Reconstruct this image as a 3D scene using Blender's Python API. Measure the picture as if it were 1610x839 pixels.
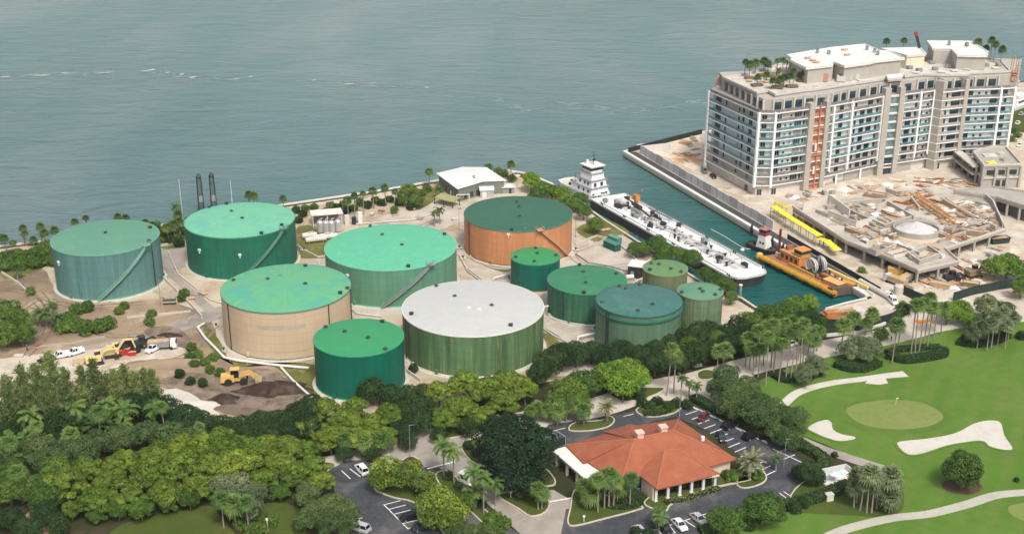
import bpy, math, random
from mathutils import Vector, Matrix
from math import sin, cos, pi, radians as R, atan2, hypot
random.seed(7)
for o in list(bpy.data.objects): bpy.data.objects.remove(o)
scene = bpy.context.scene
C = scene.collection

# ------------------------------------------------------------------ camera
CAM_H, PITCH, FOC = 146.0, R(21.4), 1960.0
cam = bpy.data.cameras.new('camera'); camo = bpy.data.objects.new('camera', cam); C.objects.link(camo)
camo.location = (0, 0, CAM_H); camo.rotation_euler = (R(90) - PITCH, 0, 0)
cam.sensor_width = 36; cam.lens = 36 * FOC / 1610; cam.clip_start = 1; cam.clip_end = 40000
scene.camera = camo
# ------------------------------------------------------------------ light
SUN_EL, SUN_AZ = 54, 160          # elevation; azimuth clockwise from +Y (camera looks along +Y)
w = bpy.data.worlds.new('World'); scene.world = w; w.use_nodes = True
nt = w.node_tree; sky = nt.nodes.new('ShaderNodeTexSky'); sky.sky_type = 'NISHITA'; sky.sun_disc = False
sky.sun_elevation = R(SUN_EL); sky.sun_rotation = R(SUN_AZ); sky.air_density = 1.0; sky.dust_density = 6.0; sky.ozone_density = 1.0
bg = nt.nodes['Background']; bg.inputs['Strength'].default_value = 0.15
hz = nt.nodes.new('ShaderNodeHueSaturation'); hz.inputs['Saturation'].default_value = .55   # white summer haze
nt.links.new(sky.outputs[0], hz.inputs['Color']); nt.links.new(hz.outputs[0], bg.inputs[0])
sl = bpy.data.lights.new('sun', 'SUN'); sl.energy = 1.9; sl.angle = R(9.0); sl.color = (1, .95, .87)
so = bpy.data.objects.new('sun', sl); C.objects.link(so); so.location = (0, 0, 300)
so.rotation_euler = (R(90 - SUN_EL), 0, R(-SUN_AZ) + pi)   # light travels away from azimuth
sd = Vector((sin(R(SUN_AZ)) * cos(R(SUN_EL)), cos(R(SUN_AZ)) * cos(R(SUN_EL)), sin(R(SUN_EL))))
so.rotation_euler = sd.to_track_quat('Z', 'Y').to_euler()
vs = scene.view_settings; vs.view_transform = 'Standard'; vs.look = 'None'; vs.gamma = 1; vs.exposure = 0.22; vs.use_curve_mapping = False
scene.render.engine = 'CYCLES'; scene.render.resolution_x = 1024; scene.render.resolution_y = 533
scene.cycles.max_bounces = 5; scene.cycles.diffuse_bounces = 3; scene.cycles.transparent_max_bounces = 6

# ------------------------------------------------------------------ survey: a pixel of the photograph and a height give a spot on the site
def at(px, py, z=0.0):
    u = (px - 805.) / FOC; v = (419.5 - py) / FOC
    dy = cos(PITCH) + v * sin(PITCH); dz = -sin(PITCH) + v * cos(PITCH)
    t = (z - CAM_H) / dz
    return Vector((u * t, dy * t, z))
def dep(p): return p[1] * cos(PITCH) - (p[2] - CAM_H) * sin(PITCH)
def zat(x, y, py):            # height above (x, y) that shows at row py
    v = (419.5 - py) / FOC
    k = (-sin(PITCH) + v * cos(PITCH)) / (cos(PITCH) + v * sin(PITCH))
    return CAM_H + y * k
def pts(l, z=0.0): return [at(x, y, z) for x, y in l]

# ------------------------------------------------------------------ materials
MATS = {}
def nodes(name):
    m = bpy.data.materials.new(name); m.use_nodes = True
    return m, m.node_tree, m.node_tree.nodes['Principled BSDF']
def N(t, typ, **k):
    n = t.nodes.new(typ)
    for a, b in k.items():
        if a.startswith('i_'): n.inputs[a[2:].replace('_', ' ')].default_value = b
        else: setattr(n, a, b)
    return n
def ramp(t, stops, src):
    r = t.nodes.new('ShaderNodeValToRGB'); e = r.color_ramp.elements
    while len(e) < len(stops): e.new(.5)
    for el, (p, c) in zip(e, stops): el.position = p; el.color = (*c, 1) if len(c) == 3 else c
    t.links.new(src, r.inputs[0]); return r
def coord(t, scale=(1, 1, 1), rot=0, kind='Object'):
    tc = t.nodes.new('ShaderNodeTexCoord'); mp = t.nodes.new('ShaderNodeMapping')
    mp.inputs['Scale'].default_value = scale; mp.inputs['Rotation'].default_value = (0, 0, rot)
    t.links.new(tc.outputs[kind], mp.inputs[0]); return mp.outputs[0]
def noise(t, vec, scale, detail=4, rough=.6, dist=0):
    n = N(t, 'ShaderNodeTexNoise'); n.inputs['Scale'].default_value = scale; n.inputs['Detail'].default_value = detail
    n.inputs['Roughness'].default_value = rough; n.inputs['Distortion'].default_value = dist
    t.links.new(vec, n.inputs['Vector']); return n.outputs[0]
def mixc(t, fac, a, b, blend='MIX'):
    n = t.nodes.new('ShaderNodeMix'); n.data_type = 'RGBA'; n.blend_type = blend
    for s, v in ((n.inputs[0], fac), (n.inputs[6], a), (n.inputs[7], b)):
        if isinstance(v, (int, float)): s.default_value = v
        elif isinstance(v, tuple): s.default_value = (*v, 1) if len(v) == 3 else v
        else: t.links.new(v, s)
    return n.outputs[2]
def sc(c, k): return tuple(min(1, x * k) for x in c)
def bump(t, b, h, strength, dist):
    n = N(t, 'ShaderNodeBump'); n.inputs['Strength'].default_value = strength; n.inputs['Distance'].default_value = dist
    t.links.new(h, n.inputs['Height']); t.links.new(n.outputs[0], b.inputs['Normal'])
def plain(name, c, rough=.7, var=.18, scale=.6, metal=0, spec=.3, bmp=0, alt=None, stretch=(1, 1, 1)):
    """a painted / cast / earthy surface with two sizes of mottling"""
    if name in MATS: return MATS[name]
    m, t, b = nodes(name)
    v = coord(t, stretch)
    n1 = noise(t, v, scale, 5, .65); n2 = noise(t, v, scale * 6, 3, .6)
    col = ramp(t, [(.3, sc(c, 1 - var)), (.7, alt or sc(c, 1 + var))], n1).outputs[0]
    col = mixc(t, .35, col, ramp(t, [(.35, sc(c, 1 - var)), (.65, sc(c, 1 + var))], n2).outputs[0])
    t.links.new(col, b.inputs['Base Color'])
    b.inputs['Roughness'].default_value = rough; b.inputs['Metallic'].default_value = metal
    b.inputs['Specular IOR Level'].default_value = spec
    if bmp: bump(t, b, n2, .6, bmp)
    MATS[name] = m; return m
def leafmat(name, c, c2, trans=.32):
    c, c2 = sc(c, 1.5), sc(c2, 1.52)
    if name in MATS: return MATS[name]
    m, t, b = nodes(name)
    oi = N(t, 'ShaderNodeObjectInfo'); v = coord(t)
    n1 = noise(t, v, .45, 2, .5); n2 = noise(t, v, 2.2, 2, .6)
    col = mixc(t, ramp(t, [(.32, (0, 0, 0)), (.68, (1, 1, 1))], n1).outputs[0], c, c2)
    col = mixc(t, .5, col, ramp(t, [(.3, sc(c, .65)), (.7, sc(c2, 1.25))], n2).outputs[0])
    hs = N(t, 'ShaderNodeHueSaturation')
    mr = N(t, 'ShaderNodeMapRange'); t.links.new(oi.outputs['Random'], mr.inputs[0]); mr.inputs[3].default_value = .78; mr.inputs[4].default_value = 1.24
    tn = N(t, 'ShaderNodeAttribute', attribute_name='tone'); tm = N(t, 'ShaderNodeMath', operation='MULTIPLY'); t.links.new(mr.outputs[0], tm.inputs[0]); t.links.new(tn.outputs['Fac'], tm.inputs[1])
    t.links.new(tm.outputs[0], hs.inputs['Value'])
    mr2 = N(t, 'ShaderNodeMapRange'); t.links.new(oi.outputs['Random'], mr2.inputs[0]); mr2.inputs[3].default_value = .515; mr2.inputs[4].default_value = .485
    t.links.new(mr2.outputs[0], hs.inputs['Hue']); t.links.new(col, hs.inputs['Color'])
    b.inputs['Roughness'].default_value = .6; b.inputs['Specular IOR Level'].default_value = .25
    t.links.new(hs.outputs[0], b.inputs['Base Color'])
    tr = N(t, 'ShaderNodeBsdfTranslucent'); t.links.new(hs.outputs[0], tr.inputs[0])
    mx = N(t, 'ShaderNodeMixShader'); mx.inputs[0].default_value = trans
    t.links.new(b.outputs[0], mx.inputs[1]); t.links.new(tr.outputs[0], mx.inputs[2])
    t.links.new(mx.outputs[0], t.nodes['Material Output'].inputs[0])
    MATS[name] = m; return m
def streaked(name, c, dark, light, seams=True, rust=None):
    """painted steel shell: vertical run-off streaks, plate courses"""
    m, t, b = nodes(name)
    v = coord(t, (1, 1, .045)); n1 = noise(t, v, .55, 5, .6); n2 = noise(t, v, 2.6, 3, .6)
    v3 = coord(t); n3 = noise(t, v3, .14, 3, .5)
    col = mixc(t, ramp(t, [(.36, (0, 0, 0)), (.66, (1, 1, 1))], n1).outputs[0], dark, light)
    col = mixc(t, .28, col, c)
    col = mixc(t, ramp(t, [(.52, (0, 0, 0)), (.70, (.8, .8, .8))], n2).outputs[0], col, rust or sc(light, 1.1))
    col = mixc(t, ramp(t, [(.4, (0, 0, 0)), (.6, (.4, .4, .4))], n3).outputs[0], col, sc(c, .82))
    sx = N(t, 'ShaderNodeSeparateXYZ'); t.links.new(v3, sx.inputs[0])
    md = N(t, 'ShaderNodeMath', operation='MODULO'); t.links.new(sx.outputs[2], md.inputs[0]); md.inputs[1].default_value = 2.4
    gt = N(t, 'ShaderNodeMath', operation='LESS_THAN'); t.links.new(md.outputs[0], gt.inputs[0]); gt.inputs[1].default_value = .22
    ml = N(t, 'ShaderNodeMath', operation='MULTIPLY'); t.links.new(gt.outputs[0], ml.inputs[0]); ml.inputs[1].default_value = .28
    col = mixc(t, ml.outputs[0], col, sc(c, .6))
    t.links.new(col, b.inputs['Base Color']); b.inputs['Roughness'].default_value = .55; b.inputs['Specular IOR Level'].default_value = .18
    MATS[name] = m; return m
def roofmat(name, c, c2, c3, amt=.5, patch=None):
    """tank roof: radial plate streaks and weathered patches"""
    m, t, b = nodes(name)
    v = coord(t); sx = N(t, 'ShaderNodeSeparateXYZ'); t.links.new(v, sx.inputs[0])
    an = N(t, 'ShaderNodeMath', operation='ARCTAN2'); t.links.new(sx.outputs[0], an.inputs[0])
    ng = N(t, 'ShaderNodeMath', operation='MULTIPLY'); t.links.new(sx.outputs[1], ng.inputs[0]); ng.inputs[1].default_value = -1
    t.links.new(ng.outputs[0], an.inputs[1])
    ln = N(t, 'ShaderNodeVectorMath', operation='LENGTH'); t.links.new(v, ln.inputs[0])
    r8 = N(t, 'ShaderNodeMath', operation='MULTIPLY'); t.links.new(ln.outputs['Value'], r8.inputs[0]); r8.inputs[1].default_value = .09
    a8 = N(t, 'ShaderNodeMath', operation='MULTIPLY'); t.links.new(an.outputs[0], a8.inputs[0]); a8.inputs[1].default_value = 5
    cb = N(t, 'ShaderNodeCombineXYZ'); t.links.new(a8.outputs[0], cb.inputs[0]); t.links.new(r8.outputs[0], cb.inputs[1])
    n1 = noise(t, cb.outputs[0], 2.2, 5, .65); n2 = noise(t, v, .16, 4, .6, .6); n3 = noise(t, v, .5, 4, .7)
    col = mixc(t, ramp(t, [(.35, (0, 0, 0)), (.68, (amt, amt, amt))], n1).outputs[0], c, c2)
    col = mixc(t, ramp(t, [(.5, (0, 0, 0)), (.6, (.75, .75, .75))], n2).outputs[0], col, c3)
    col = mixc(t, ramp(t, [(.56, (0, 0, 0)), (.70, (.65, .65, .65))], n3).outputs[0], col, patch or sc(c, 1.25))
    t.links.new(col, b.inputs['Base Color']); b.inputs['Roughness'].default_value = .55; b.inputs['Specular IOR Level'].default_value = .3
    MATS[name] = m; return m
def ground(name, layers, rough=.9, bmp=0):
    """layers: base colour then (colour, noise scale, lo, hi) laid over it"""
    m, t, b = nodes(name); v = coord(t); col = layers[0]; last = None
    for i, (c, s, lo, hi) in enumerate(layers[1:]):
        mp = N(t, 'ShaderNodeMapping'); mp.inputs['Location'].default_value = (i * 37.3, i * 11.7, 0); t.links.new(v, mp.inputs[0])
        n = noise(t, mp.outputs[0], s, 5, .62, .3); last = n
        col = mixc(t, ramp(t, [(lo, (0, 0, 0)), (hi, (1, 1, 1))], n).outputs[0], col, c)
    t.links.new(col, b.inputs['Base Color']); b.inputs['Roughness'].default_value = rough; b.inputs['Specular IOR Level'].default_value = .15
    if bmp: bump(t, b, last, .5, bmp)
    MATS[name] = m; return m
def glass(name, c, rough=.12):
    if name in MATS: return MATS[name]
    m, t, b = nodes(name); v = coord(t); n1 = noise(t, v, .8, 2)
    t.links.new(ramp(t, [(.35, sc(c, .7)), (.65, sc(c, 1.3))], n1).outputs[0], b.inputs['Base Color'])
    b.inputs['Roughness'].default_value = rough; b.inputs['Specular IOR Level'].default_value = .6
    MATS[name] = m; return m

# ------------------------------------------------------------------ mesh helpers
class MB:
    def __init__(s): s.v = []; s.f = []
    def add(s, vs, fs):
        k = len(s.v); s.v += [tuple(p) for p in vs]; s.f += [tuple(i + k for i in f) for f in fs]; return s
    def box(s, c, d, rz=0, tilt=0):
        x, y, z = d[0] / 2, d[1] / 2, d[2] / 2
        M = Matrix.Translation(c) @ Matrix.Rotation(rz, 4, 'Z') @ Matrix.Rotation(tilt, 4, 'X')
        vs = [M @ Vector(p) for p in ((-x, -y, -z), (x, -y, -z), (x, y, -z), (-x, y, -z), (-x, -y, z), (x, -y, z), (x, y, z), (-x, y, z))]
        return s.add(vs, [(3, 2, 1, 0), (4, 5, 6, 7), (0, 1, 5, 4), (1, 2, 6, 5), (2, 3, 7, 6), (3, 0, 4, 7)])
    def bar(s, a, b, wd, h=None):
        """square bar from a to b (centre line)"""
        a = Vector(a); b = Vector(b); h = h or wd; d = (b - a)
        if d.length < 1e-6: return s
        d = d.normalized(); up = Vector((0, 0, 1)) if abs(d.z) < .95 else Vector((1, 0, 0))
        sx = d.cross(up).normalized() * wd / 2; sz = sx.normalized().cross(d) * h / 2
        vs = [p + i * sx + j * sz for p in (a, b) for i, j in ((-1, -1), (1, -1), (1, 1), (-1, 1))]
        return s.add(vs, [(3, 2, 1, 0), (4, 5, 6, 7), (0, 1, 5, 4), (1, 2, 6, 5), (2, 3, 7, 6), (3, 0, 4, 7)])
    def prism(s, poly, z0, z1):
        n = len(poly)
        a = sum(poly[i][0] * poly[(i + 1) % n][1] - poly[(i + 1) % n][0] * poly[i][1] for i in range(n))
        if a < 0: poly = list(poly)[::-1]
        vs = [(p[0], p[1], z0) for p in poly] + [(p[0], p[1], z1) for p in poly]
        return s.add(vs, [tuple(range(n))[::-1], tuple(range(n, 2 * n))] + [(i, (i + 1) % n, n + (i + 1) % n, n + i) for i in range(n)])
    def sheet(s, poly, z):
        n = len(poly)
        a = sum(poly[i][0] * poly[(i + 1) % n][1] - poly[(i + 1) % n][0] * poly[i][1] for i in range(n))
        if a < 0: poly = list(poly)[::-1]
        return s.add([(p[0], p[1], z) for p in poly], [tuple(range(n))])
    def wall(s, line, th, z0, z1, closed=False):
        l = [Vector((p[0], p[1])) for p in line]
        n = len(l)
        def nrm(i):
            a = l[i] - l[i - 1] if (i > 0 or closed) else l[1] - l[0]
            b = l[(i + 1) % n] - l[i] if (i < n - 1 or closed) else l[-1] - l[-2]
            a = a.normalized(); b = b.normalized(); t_ = (a + b)
            t_ = t_.normalized() if t_.length > .1 else a
            k = 1 / max(.4, abs(t_.dot(a)))
            return Vector((-t_.y, t_.x)) * th / 2 * k
        vs = []
        for i in range(n):
            q = nrm(i); vs += [(l[i].x + q.x, l[i].y + q.y, z0), (l[i].x - q.x, l[i].y - q.y, z0), (l[i].x - q.x, l[i].y - q.y, z1), (l[i].x + q.x, l[i].y + q.y, z1)]
        fs = []
        for i in range(n if closed else n - 1):
            j = (i + 1) % n
            for k in range(4): fs.append((4 * i + k, 4 * i + (k + 1) % 4, 4 * j + (k + 1) % 4, 4 * j + k))
        if not closed: fs += [(0, 1, 2, 3), (4 * n - 1, 4 * n - 2, 4 * n - 3, 4 * n - 4)]
        return s.add(vs, fs)
    def lathe(s, prof, n=24, c=(0, 0, 0), capb=False, capt=False):
        vs = [(c[0] + r * cos(2 * pi * i / n), c[1] + r * sin(2 * pi * i / n), c[2] + z) for r, z in prof for i in range(n)]
        fs = [(k * n + i, k * n + (i + 1) % n, (k + 1) * n + (i + 1) % n, (k + 1) * n + i) for k in range(len(prof) - 1) for i in range(n)]
        if capb: fs.append(tuple(range(n))[::-1])
        if capt: fs.append(tuple(range((len(prof) - 1) * n, len(prof) * n)))
        return s.add(vs, fs)
    def cyl(s, c, r, h, n=12, r2=None): return s.lathe([(r, 0), (r if r2 is None else r2, h)], n, c, True, True)
    def tube(s, path, r, n=6, r2=None):
        path = [Vector(p) for p in path]; m = len(path); vs = []
        for i, p in enumerate(path):
            d = (path[min(i + 1, m - 1)] - path[max(i - 1, 0)]).normalized()
            up = Vector((0, 0, 1)) if abs(d.z) < .9 else Vector((1, 0, 0))
            a = d.cross(up).normalized(); b = a.cross(d); rr = r if r2 is None else r + (r2 - r) * i / (m - 1)
            vs += [p + rr * (a * cos(2 * pi * k / n) + b * sin(2 * pi * k / n)) for k in range(n)]
        fs = [(i * n + k, i * n + (k + 1) % n, (i + 1) * n + (k + 1) % n, (i + 1) * n + k) for i in range(m - 1) for k in range(n)]
        fs += [tuple(range(n))[::-1], tuple(range((m - 1) * n, m * n))]
        return s.add(vs, fs)
    def loft(s, rings, cap=True):
        n = len(rings[0]); vs = [p for r in rings for p in r]
        fs = [(k * n + i, k * n + (i + 1) % n, (k + 1) * n + (i + 1) % n, (k + 1) * n + i) for k in range(len(rings) - 1) for i in range(n)]
        if cap: fs += [tuple(range(n))[::-1], tuple(range((len(rings) - 1) * n, len(rings) * n))]
        return s.add(vs, fs)
    def mesh(s, name, m, smooth=False):
        me = bpy.data.meshes.new(name); me.from_pydata(s.v, [], s.f)
        if m: me.materials.append(m)
        if smooth: me.polygons.foreach_set('use_smooth', [True] * len(me.polygons))
        me.update(); return me
    def build(s, name, m, parent=None, loc=(0, 0, 0), smooth=False):
        o = bpy.data.objects.new(name, s.mesh(name, m, smooth)); C.objects.link(o); o.location = loc
        if parent: o.parent = parent
        return o
def put(name, me, parent=None, loc=(0, 0, 0), rz=0, scale=(1, 1, 1)):
    o = bpy.data.objects.new(name, me); C.objects.link(o); o.location = loc; o.rotation_euler = (0, 0, rz); o.scale = scale
    if parent: o.parent = parent
    return o
def tag(o, label=None, cat=None, group=None, kind=None):
    if label: o['label'] = label
    if cat: o['category'] = cat
    if group: o['group'] = group
    if kind: o['kind'] = kind
    return o
def thing(name, label, cat, loc=(0, 0, 0), rz=0, group=None):
    o = bpy.data.objects.new(name, None); C.objects.link(o); o.empty_display_size = .5
    o.location = loc; o.rotation_euler = (0, 0, rz); return tag(o, label, cat, group)
KIDS = {}
def dup(root, loc, rz=0, label=None, scale=None):
    """copy of a thing with its parts and their sub-parts (mesh data shared)"""
    def kids(o): return [c for c in bpy.data.objects if c.parent == o]
    if root.name not in KIDS: KIDS[root.name] = [(c, kids(c)) for c in kids(root)]
    r = root.copy(); C.objects.link(r); r.location = loc; r.rotation_euler = (0, 0, rz)
    if label: r['label'] = label
    if scale: r.scale = (scale,) * 3
    for ch, gs in KIDS[root.name]:
        c = ch.copy(); C.objects.link(c); c.parent = r
        for g in gs:
            d = g.copy(); C.objects.link(d); d.parent = c
    return r
def struct(name, mb, m): return tag(mb.build(name, m), kind='structure')
def smooth_poly(l, k=4):
    out = []; n = len(l)
    for i in range(n):
        p0, p1, p2, p3 = (Vector(l[(i + j - 1) % n][:2]) for j in range(4))
        for q in range(k):
            t = q / k
            out.append(.5 * ((2 * p1) + (p2 - p0) * t + (2 * p0 - 5 * p1 + 4 * p2 - p3) * t * t + (3 * p1 - p0 - 3 * p2 + p3) * t ** 3))
    return out
def smooth_line(l, k=4):
    l = [Vector(p) for p in l]; out = []; n = len(l)
    for i in range(n - 1):
        p0 = l[max(i - 1, 0)]; p1 = l[i]; p2 = l[i + 1]; p3 = l[min(i + 2, n - 1)]
        for q in range(k):
            t = q / k
            out.append(.5 * ((2 * p1) + (p2 - p0) * t + (2 * p0 - 5 * p1 + 4 * p2 - p3) * t * t + (3 * p1 - p0 - 3 * p2 + p3) * t ** 3))
    return out + [l[-1]]
def ribbon(line, wd):
    """polygon round a centre line"""
    l = [Vector(p[:2]) for p in line]; a = []; b = []
    for i in range(len(l)):
        d = (l[min(i + 1, len(l) - 1)] - l[max(i - 1, 0)]).normalized(); q = Vector((-d.y, d.x)) * (wd[i] if isinstance(wd, list) else wd) / 2
        a.append(l[i] + q); b.append(l[i] - q)
    return a + b[::-1]
ORD = 'first second third fourth fifth sixth seventh eighth ninth tenth eleventh twelfth thirteenth fourteenth fifteenth sixteenth seventeenth eighteenth nineteenth twentieth twenty-first twenty-second twenty-third twenty-fourth'.split()
def ordn(i, n): return 'leftmost' if i == 0 else 'rightmost' if i == n - 1 and n > 1 else ORD[i] + '-from-left'
HAZE = .00007
# ------------------------------------------------------------------ shared materials
M_white = plain('white_paint', (.66, .66, .63), .5, .08)
M_offw = plain('weathered_white_paint', (.54, .53, .49), .6, .14)
M_wp = plain('white_formwork', (.60, .565, .50), .8, .1)
M_conc = plain('concrete', (.36, .335, .295), .85, .16, .3)
M_pale = plain('pale_concrete', (.50, .465, .405), .85, .14, .3)
M_dark = plain('dark_steel', (.035, .037, .04), .5, .25)
M_grey = plain('grey_steel', (.25, .26, .27), .5, .2)
M_rust = plain('rusty_steel', (.28, .11, .045), .8, .35, .5, alt=(.42, .17, .06))
M_yel = plain('yellow_paint', (.66, .35, .03), .6, .3, .5, alt=(.42, .22, .04))
M_lime = plain('bright_yellow_paint', (.78, .70, .05), .45, .15, .5)
M_orange = plain('orange_paint', (.74, .27, .04), .5, .2, .5)
M_red = plain('red_paint', (.42, .03, .025), .45, .2)
M_maroon = plain('maroon_paint', (.16, .02, .02), .5, .2)
M_wood = plain('plywood', (.50, .34, .20), .85, .22, .5)
M_tarp = plain('dark_green_screen', (.02, .035, .03), .8, .3)
M_rub = plain('black_rubber', (.02, .02, .02), .8, .2)
M_trunk = plain('bark', (.16, .12, .085), .9, .3, 2)
M_ptrunk = plain('palm_bark', (.26, .22, .18), .9, .2, 3)
M_win = glass('window_glass', (.02, .045, .06))
M_asph = ground('asphalt', [(.055, .060, .067), ((.15, .145, .14), .07, .50, .68), ((.038, .042, .048), .25, .5, .7), ((.10, .10, .10), 1.2, .5, .8)], .85)
M_road = ground('worn_road', [(.52, .465, .395), ((.41, .36, .30), .05, .45, .65), ((.57, .52, .455), .3, .5, .75)], .9)
M_drive = ground('worn_grey_asphalt', [(.33, .295, .255), ((.23, .205, .18), .08, .45, .65), ((.39, .35, .31), .4, .5, .75)], .9)
M_kerb = plain('kerb_concrete', (.50, .45, .37), .85, .15)
M_grass = ground('lawn_grass', [(.055, .085, .016), ((.085, .10, .022), .06, .4, .65), ((.04, .065, .014), .3, .5, .75)], .9, .05)
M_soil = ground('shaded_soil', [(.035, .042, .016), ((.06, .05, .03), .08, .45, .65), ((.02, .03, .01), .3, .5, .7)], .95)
M_mulch = plain('mulch', (.10, .06, .04), .95, .3, 1)
M_mark = plain('road_paint', (.75, .74, .70), .6, .1)
M_bunk = ground('bunker_sand', [(.54, .515, .455), ((.47, .44, .38), .25, .45, .7)], .95)
M_sand = ground('yard_sand', [(.40, .32, .225), ((.52, .45, .35), .035, .42, .60), ((.27, .20, .13), .06, .52, .70), ((.22, .19, .09), .10, .60, .74), ((.50, .43, .34), .5, .5, .8)], .95, .15)
M_dirt = ground('dirt', [(.30, .225, .15), ((.19, .145, .10), .04, .45, .62), ((.42, .33, .23), .12, .52, .70), ((.14, .11, .08), .35, .58, .75)], .95, .2)
M_site = ground('site_sand', [(.50, .435, .355), ((.41, .33, .245), .05, .45, .65), ((.58, .54, .475), .15, .48, .66), ((.40, .26, .15), .22, .58, .72), ((.32, .29, .25), .5, .58, .75)], .95, .15)
M_yconc = ground('yard_concrete', [(.47, .42, .355), ((.38, .325, .26), .06, .42, .62), ((.53, .49, .43), .3, .5, .75), ((.30,.26,.21), .7, .62, .78)], .9)

# fairway: mown stripes in two greens
m, t, b = nodes('fairway_grass'); v = coord(t, (1, 1, 1), .5)
wv = N(t, 'ShaderNodeTexWave'); wv.inputs['Scale'].default_value = .055; wv.inputs['Distortion'].default_value = 2.5; wv.inputs['Detail'].default_value = 2; wv.inputs['Detail Scale'].default_value = .4
t.links.new(v, wv.inputs['Vector'])
n1 = noise(t, v, .03, 4); n2 = noise(t, v, .5, 4, .7); n3 = noise(t, v, .012, 3)
col = mixc(t, ramp(t, [(.3, (0, 0, 0)), (.7, (1, 1, 1))], n1).outputs[0], (.074, .160, .020), (.108, .186, .032))
col = mixc(t, ramp(t, [(.2, (0, 0, 0)), (.8, (.36, .36, .36))], wv.outputs[1]).outputs[0], col, (.13, .185, .045))
col = mixc(t, ramp(t, [(.48, (0, 0, 0)), (.68, (.6, .6, .6))], n2).outputs[0], col, (.078, .145, .024))
col = mixc(t, ramp(t, [(.56, (0, 0, 0)), (.68, (.5, .5, .5))], n3).outputs[0], col, (.16, .18, .055))
t.links.new(col, b.inputs['Base Color']); b.inputs['Roughness'].default_value = .9; b.inputs['Specular IOR Level'].default_value = .1; M_fair = m; bump(t, b, noise(t, v, .045, 3), .8, 2.5)
M_green = ground('putting_green_grass', [(.165, .215, .058), ((.20, .225, .075), .08, .45, .65), ((.13, .19, .045), .5, .5, .75)], .9)

# water: choppy, teal in the basin, grey-teal in the open strait
m, t, b = nodes('sea_water')
v = coord(t); vw = coord(t, (.35, 1, 1), .18); vw2 = coord(t, (.5, 1, 1), -.25)
w1 = noise(t, vw, .28, 6, .68, .4); w2 = noise(t, vw2, .9, 3, .6, .3); w4 = noise(t, coord(t, (.5, 1, 1), .35), .07, 3, .5, .8); w3 = noise(t, coord(t, (1, .35, 1), .1), .012, 4, .55, .5)
ad = N(t, 'ShaderNodeMath', operation='MULTIPLY_ADD'); t.links.new(w2, ad.inputs[0]); ad.inputs[1].default_value = .35; t.links.new(w1, ad.inputs[2])
ad2 = N(t, 'ShaderNodeMath', operation='MULTIPLY_ADD'); t.links.new(w4, ad2.inputs[0]); ad2.inputs[1].default_value = 2.2; t.links.new(ad.outputs[0], ad2.inputs[2]); ad = ad2
bump(t, b, ad.outputs[0], .8, 1.3)
wp = noise(t, coord(t, (1, .4, 1), .3), .006, 4, .6, .8); wr = ramp(t, [(.35, (.35, .35, .35)), (.65, (1, 1, 1))], wp)
bn = [n_ for n_ in t.nodes if n_.type == 'BUMP'][0]; t.links.new(wr.outputs[0], bn.inputs['Strength'])
sx = N(t, 'ShaderNodeSeparateXYZ'); t.links.new(v, sx.inputs[0])
# distance past the channel mouth along the basin: clearer, greener water inside
dp = N(t, 'ShaderNodeVectorMath', operation='DOT_PRODUCT'); t.links.new(v, dp.inputs[0]); dp.inputs[1].default_value = (-.45, .89, 0)
mr = N(t, 'ShaderNodeMapRange'); t.links.new(dp.outputs['Value'], mr.inputs[0]); mr.inputs[1].default_value = 290; mr.inputs[2].default_value = 470; mr.interpolation_type = 'SMOOTHSTEP'
col = mixc(t, mr.outputs[0], (.010, .108, .095), (.122, .205, .198))
col = mixc(t, ramp(t, [(.42, (0, 0, 0)), (.66, (.85, .85, .85))], w3).outputs[0], col, (.185, .235, .230))
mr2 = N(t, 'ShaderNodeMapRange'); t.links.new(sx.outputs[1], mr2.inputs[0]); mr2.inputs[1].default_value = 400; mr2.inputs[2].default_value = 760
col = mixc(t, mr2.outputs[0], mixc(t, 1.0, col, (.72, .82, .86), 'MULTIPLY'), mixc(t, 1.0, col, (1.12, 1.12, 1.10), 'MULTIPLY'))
mg = N(t, 'ShaderNodeMath', operation='MULTIPLY'); t.links.new(mr.outputs[0], mg.inputs[0]); mg.inputs[1].default_value = .5
t.links.new(col, b.inputs['Base Color']); b.inputs['Roughness'].default_value = .16; b.inputs['IOR'].default_value = 1.33; b.inputs['Specular IOR Level'].default_value = .5
M_water = m
M_foam = ground('sea_foam', [(.42, .44, .43), ((.26, .33, .32), .3, .5, .7)], .9)

# ------------------------------------------------------------------ the setting
WL = -2.0
struct('water', MB().sheet([(-6000, -300), (6000, -300), (6000, 9000), (-6000, 9000)], WL), M_water)
SHORE = [(-520, 230)] + [p[:2] for p in pts([(0, 388), (85, 378), (240, 357), (450, 322), (581, 303), (691, 284), (760, 272), (801, 269), (830, 274), (868, 290), (905, 309), (928, 330), (953, 348), (1000, 378), (1062, 418), (1110, 448), (1166, 469), (1185, 482), (1215, 497), (1268, 503), (1297, 497), (1300, 485), (1362, 469), (1371, 471)])]
Q1 = at(1371, 470); Q0 = at(983, 240); Q2 = at(1105, 210)
LAND = SHORE + [Q0[:2], Q2[:2], (150, 572), (262, 634), (700, 860), (700, -60), (-520, -60)]
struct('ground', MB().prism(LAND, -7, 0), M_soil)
LV = [0.0]
def overlay(name, poly, m, lift=None, sm=0):
    LV[0] += .0025
    if sm: poly = smooth_poly(poly, sm)
    return struct(name, MB().sheet(poly, lift or LV[0]), m)
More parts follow.
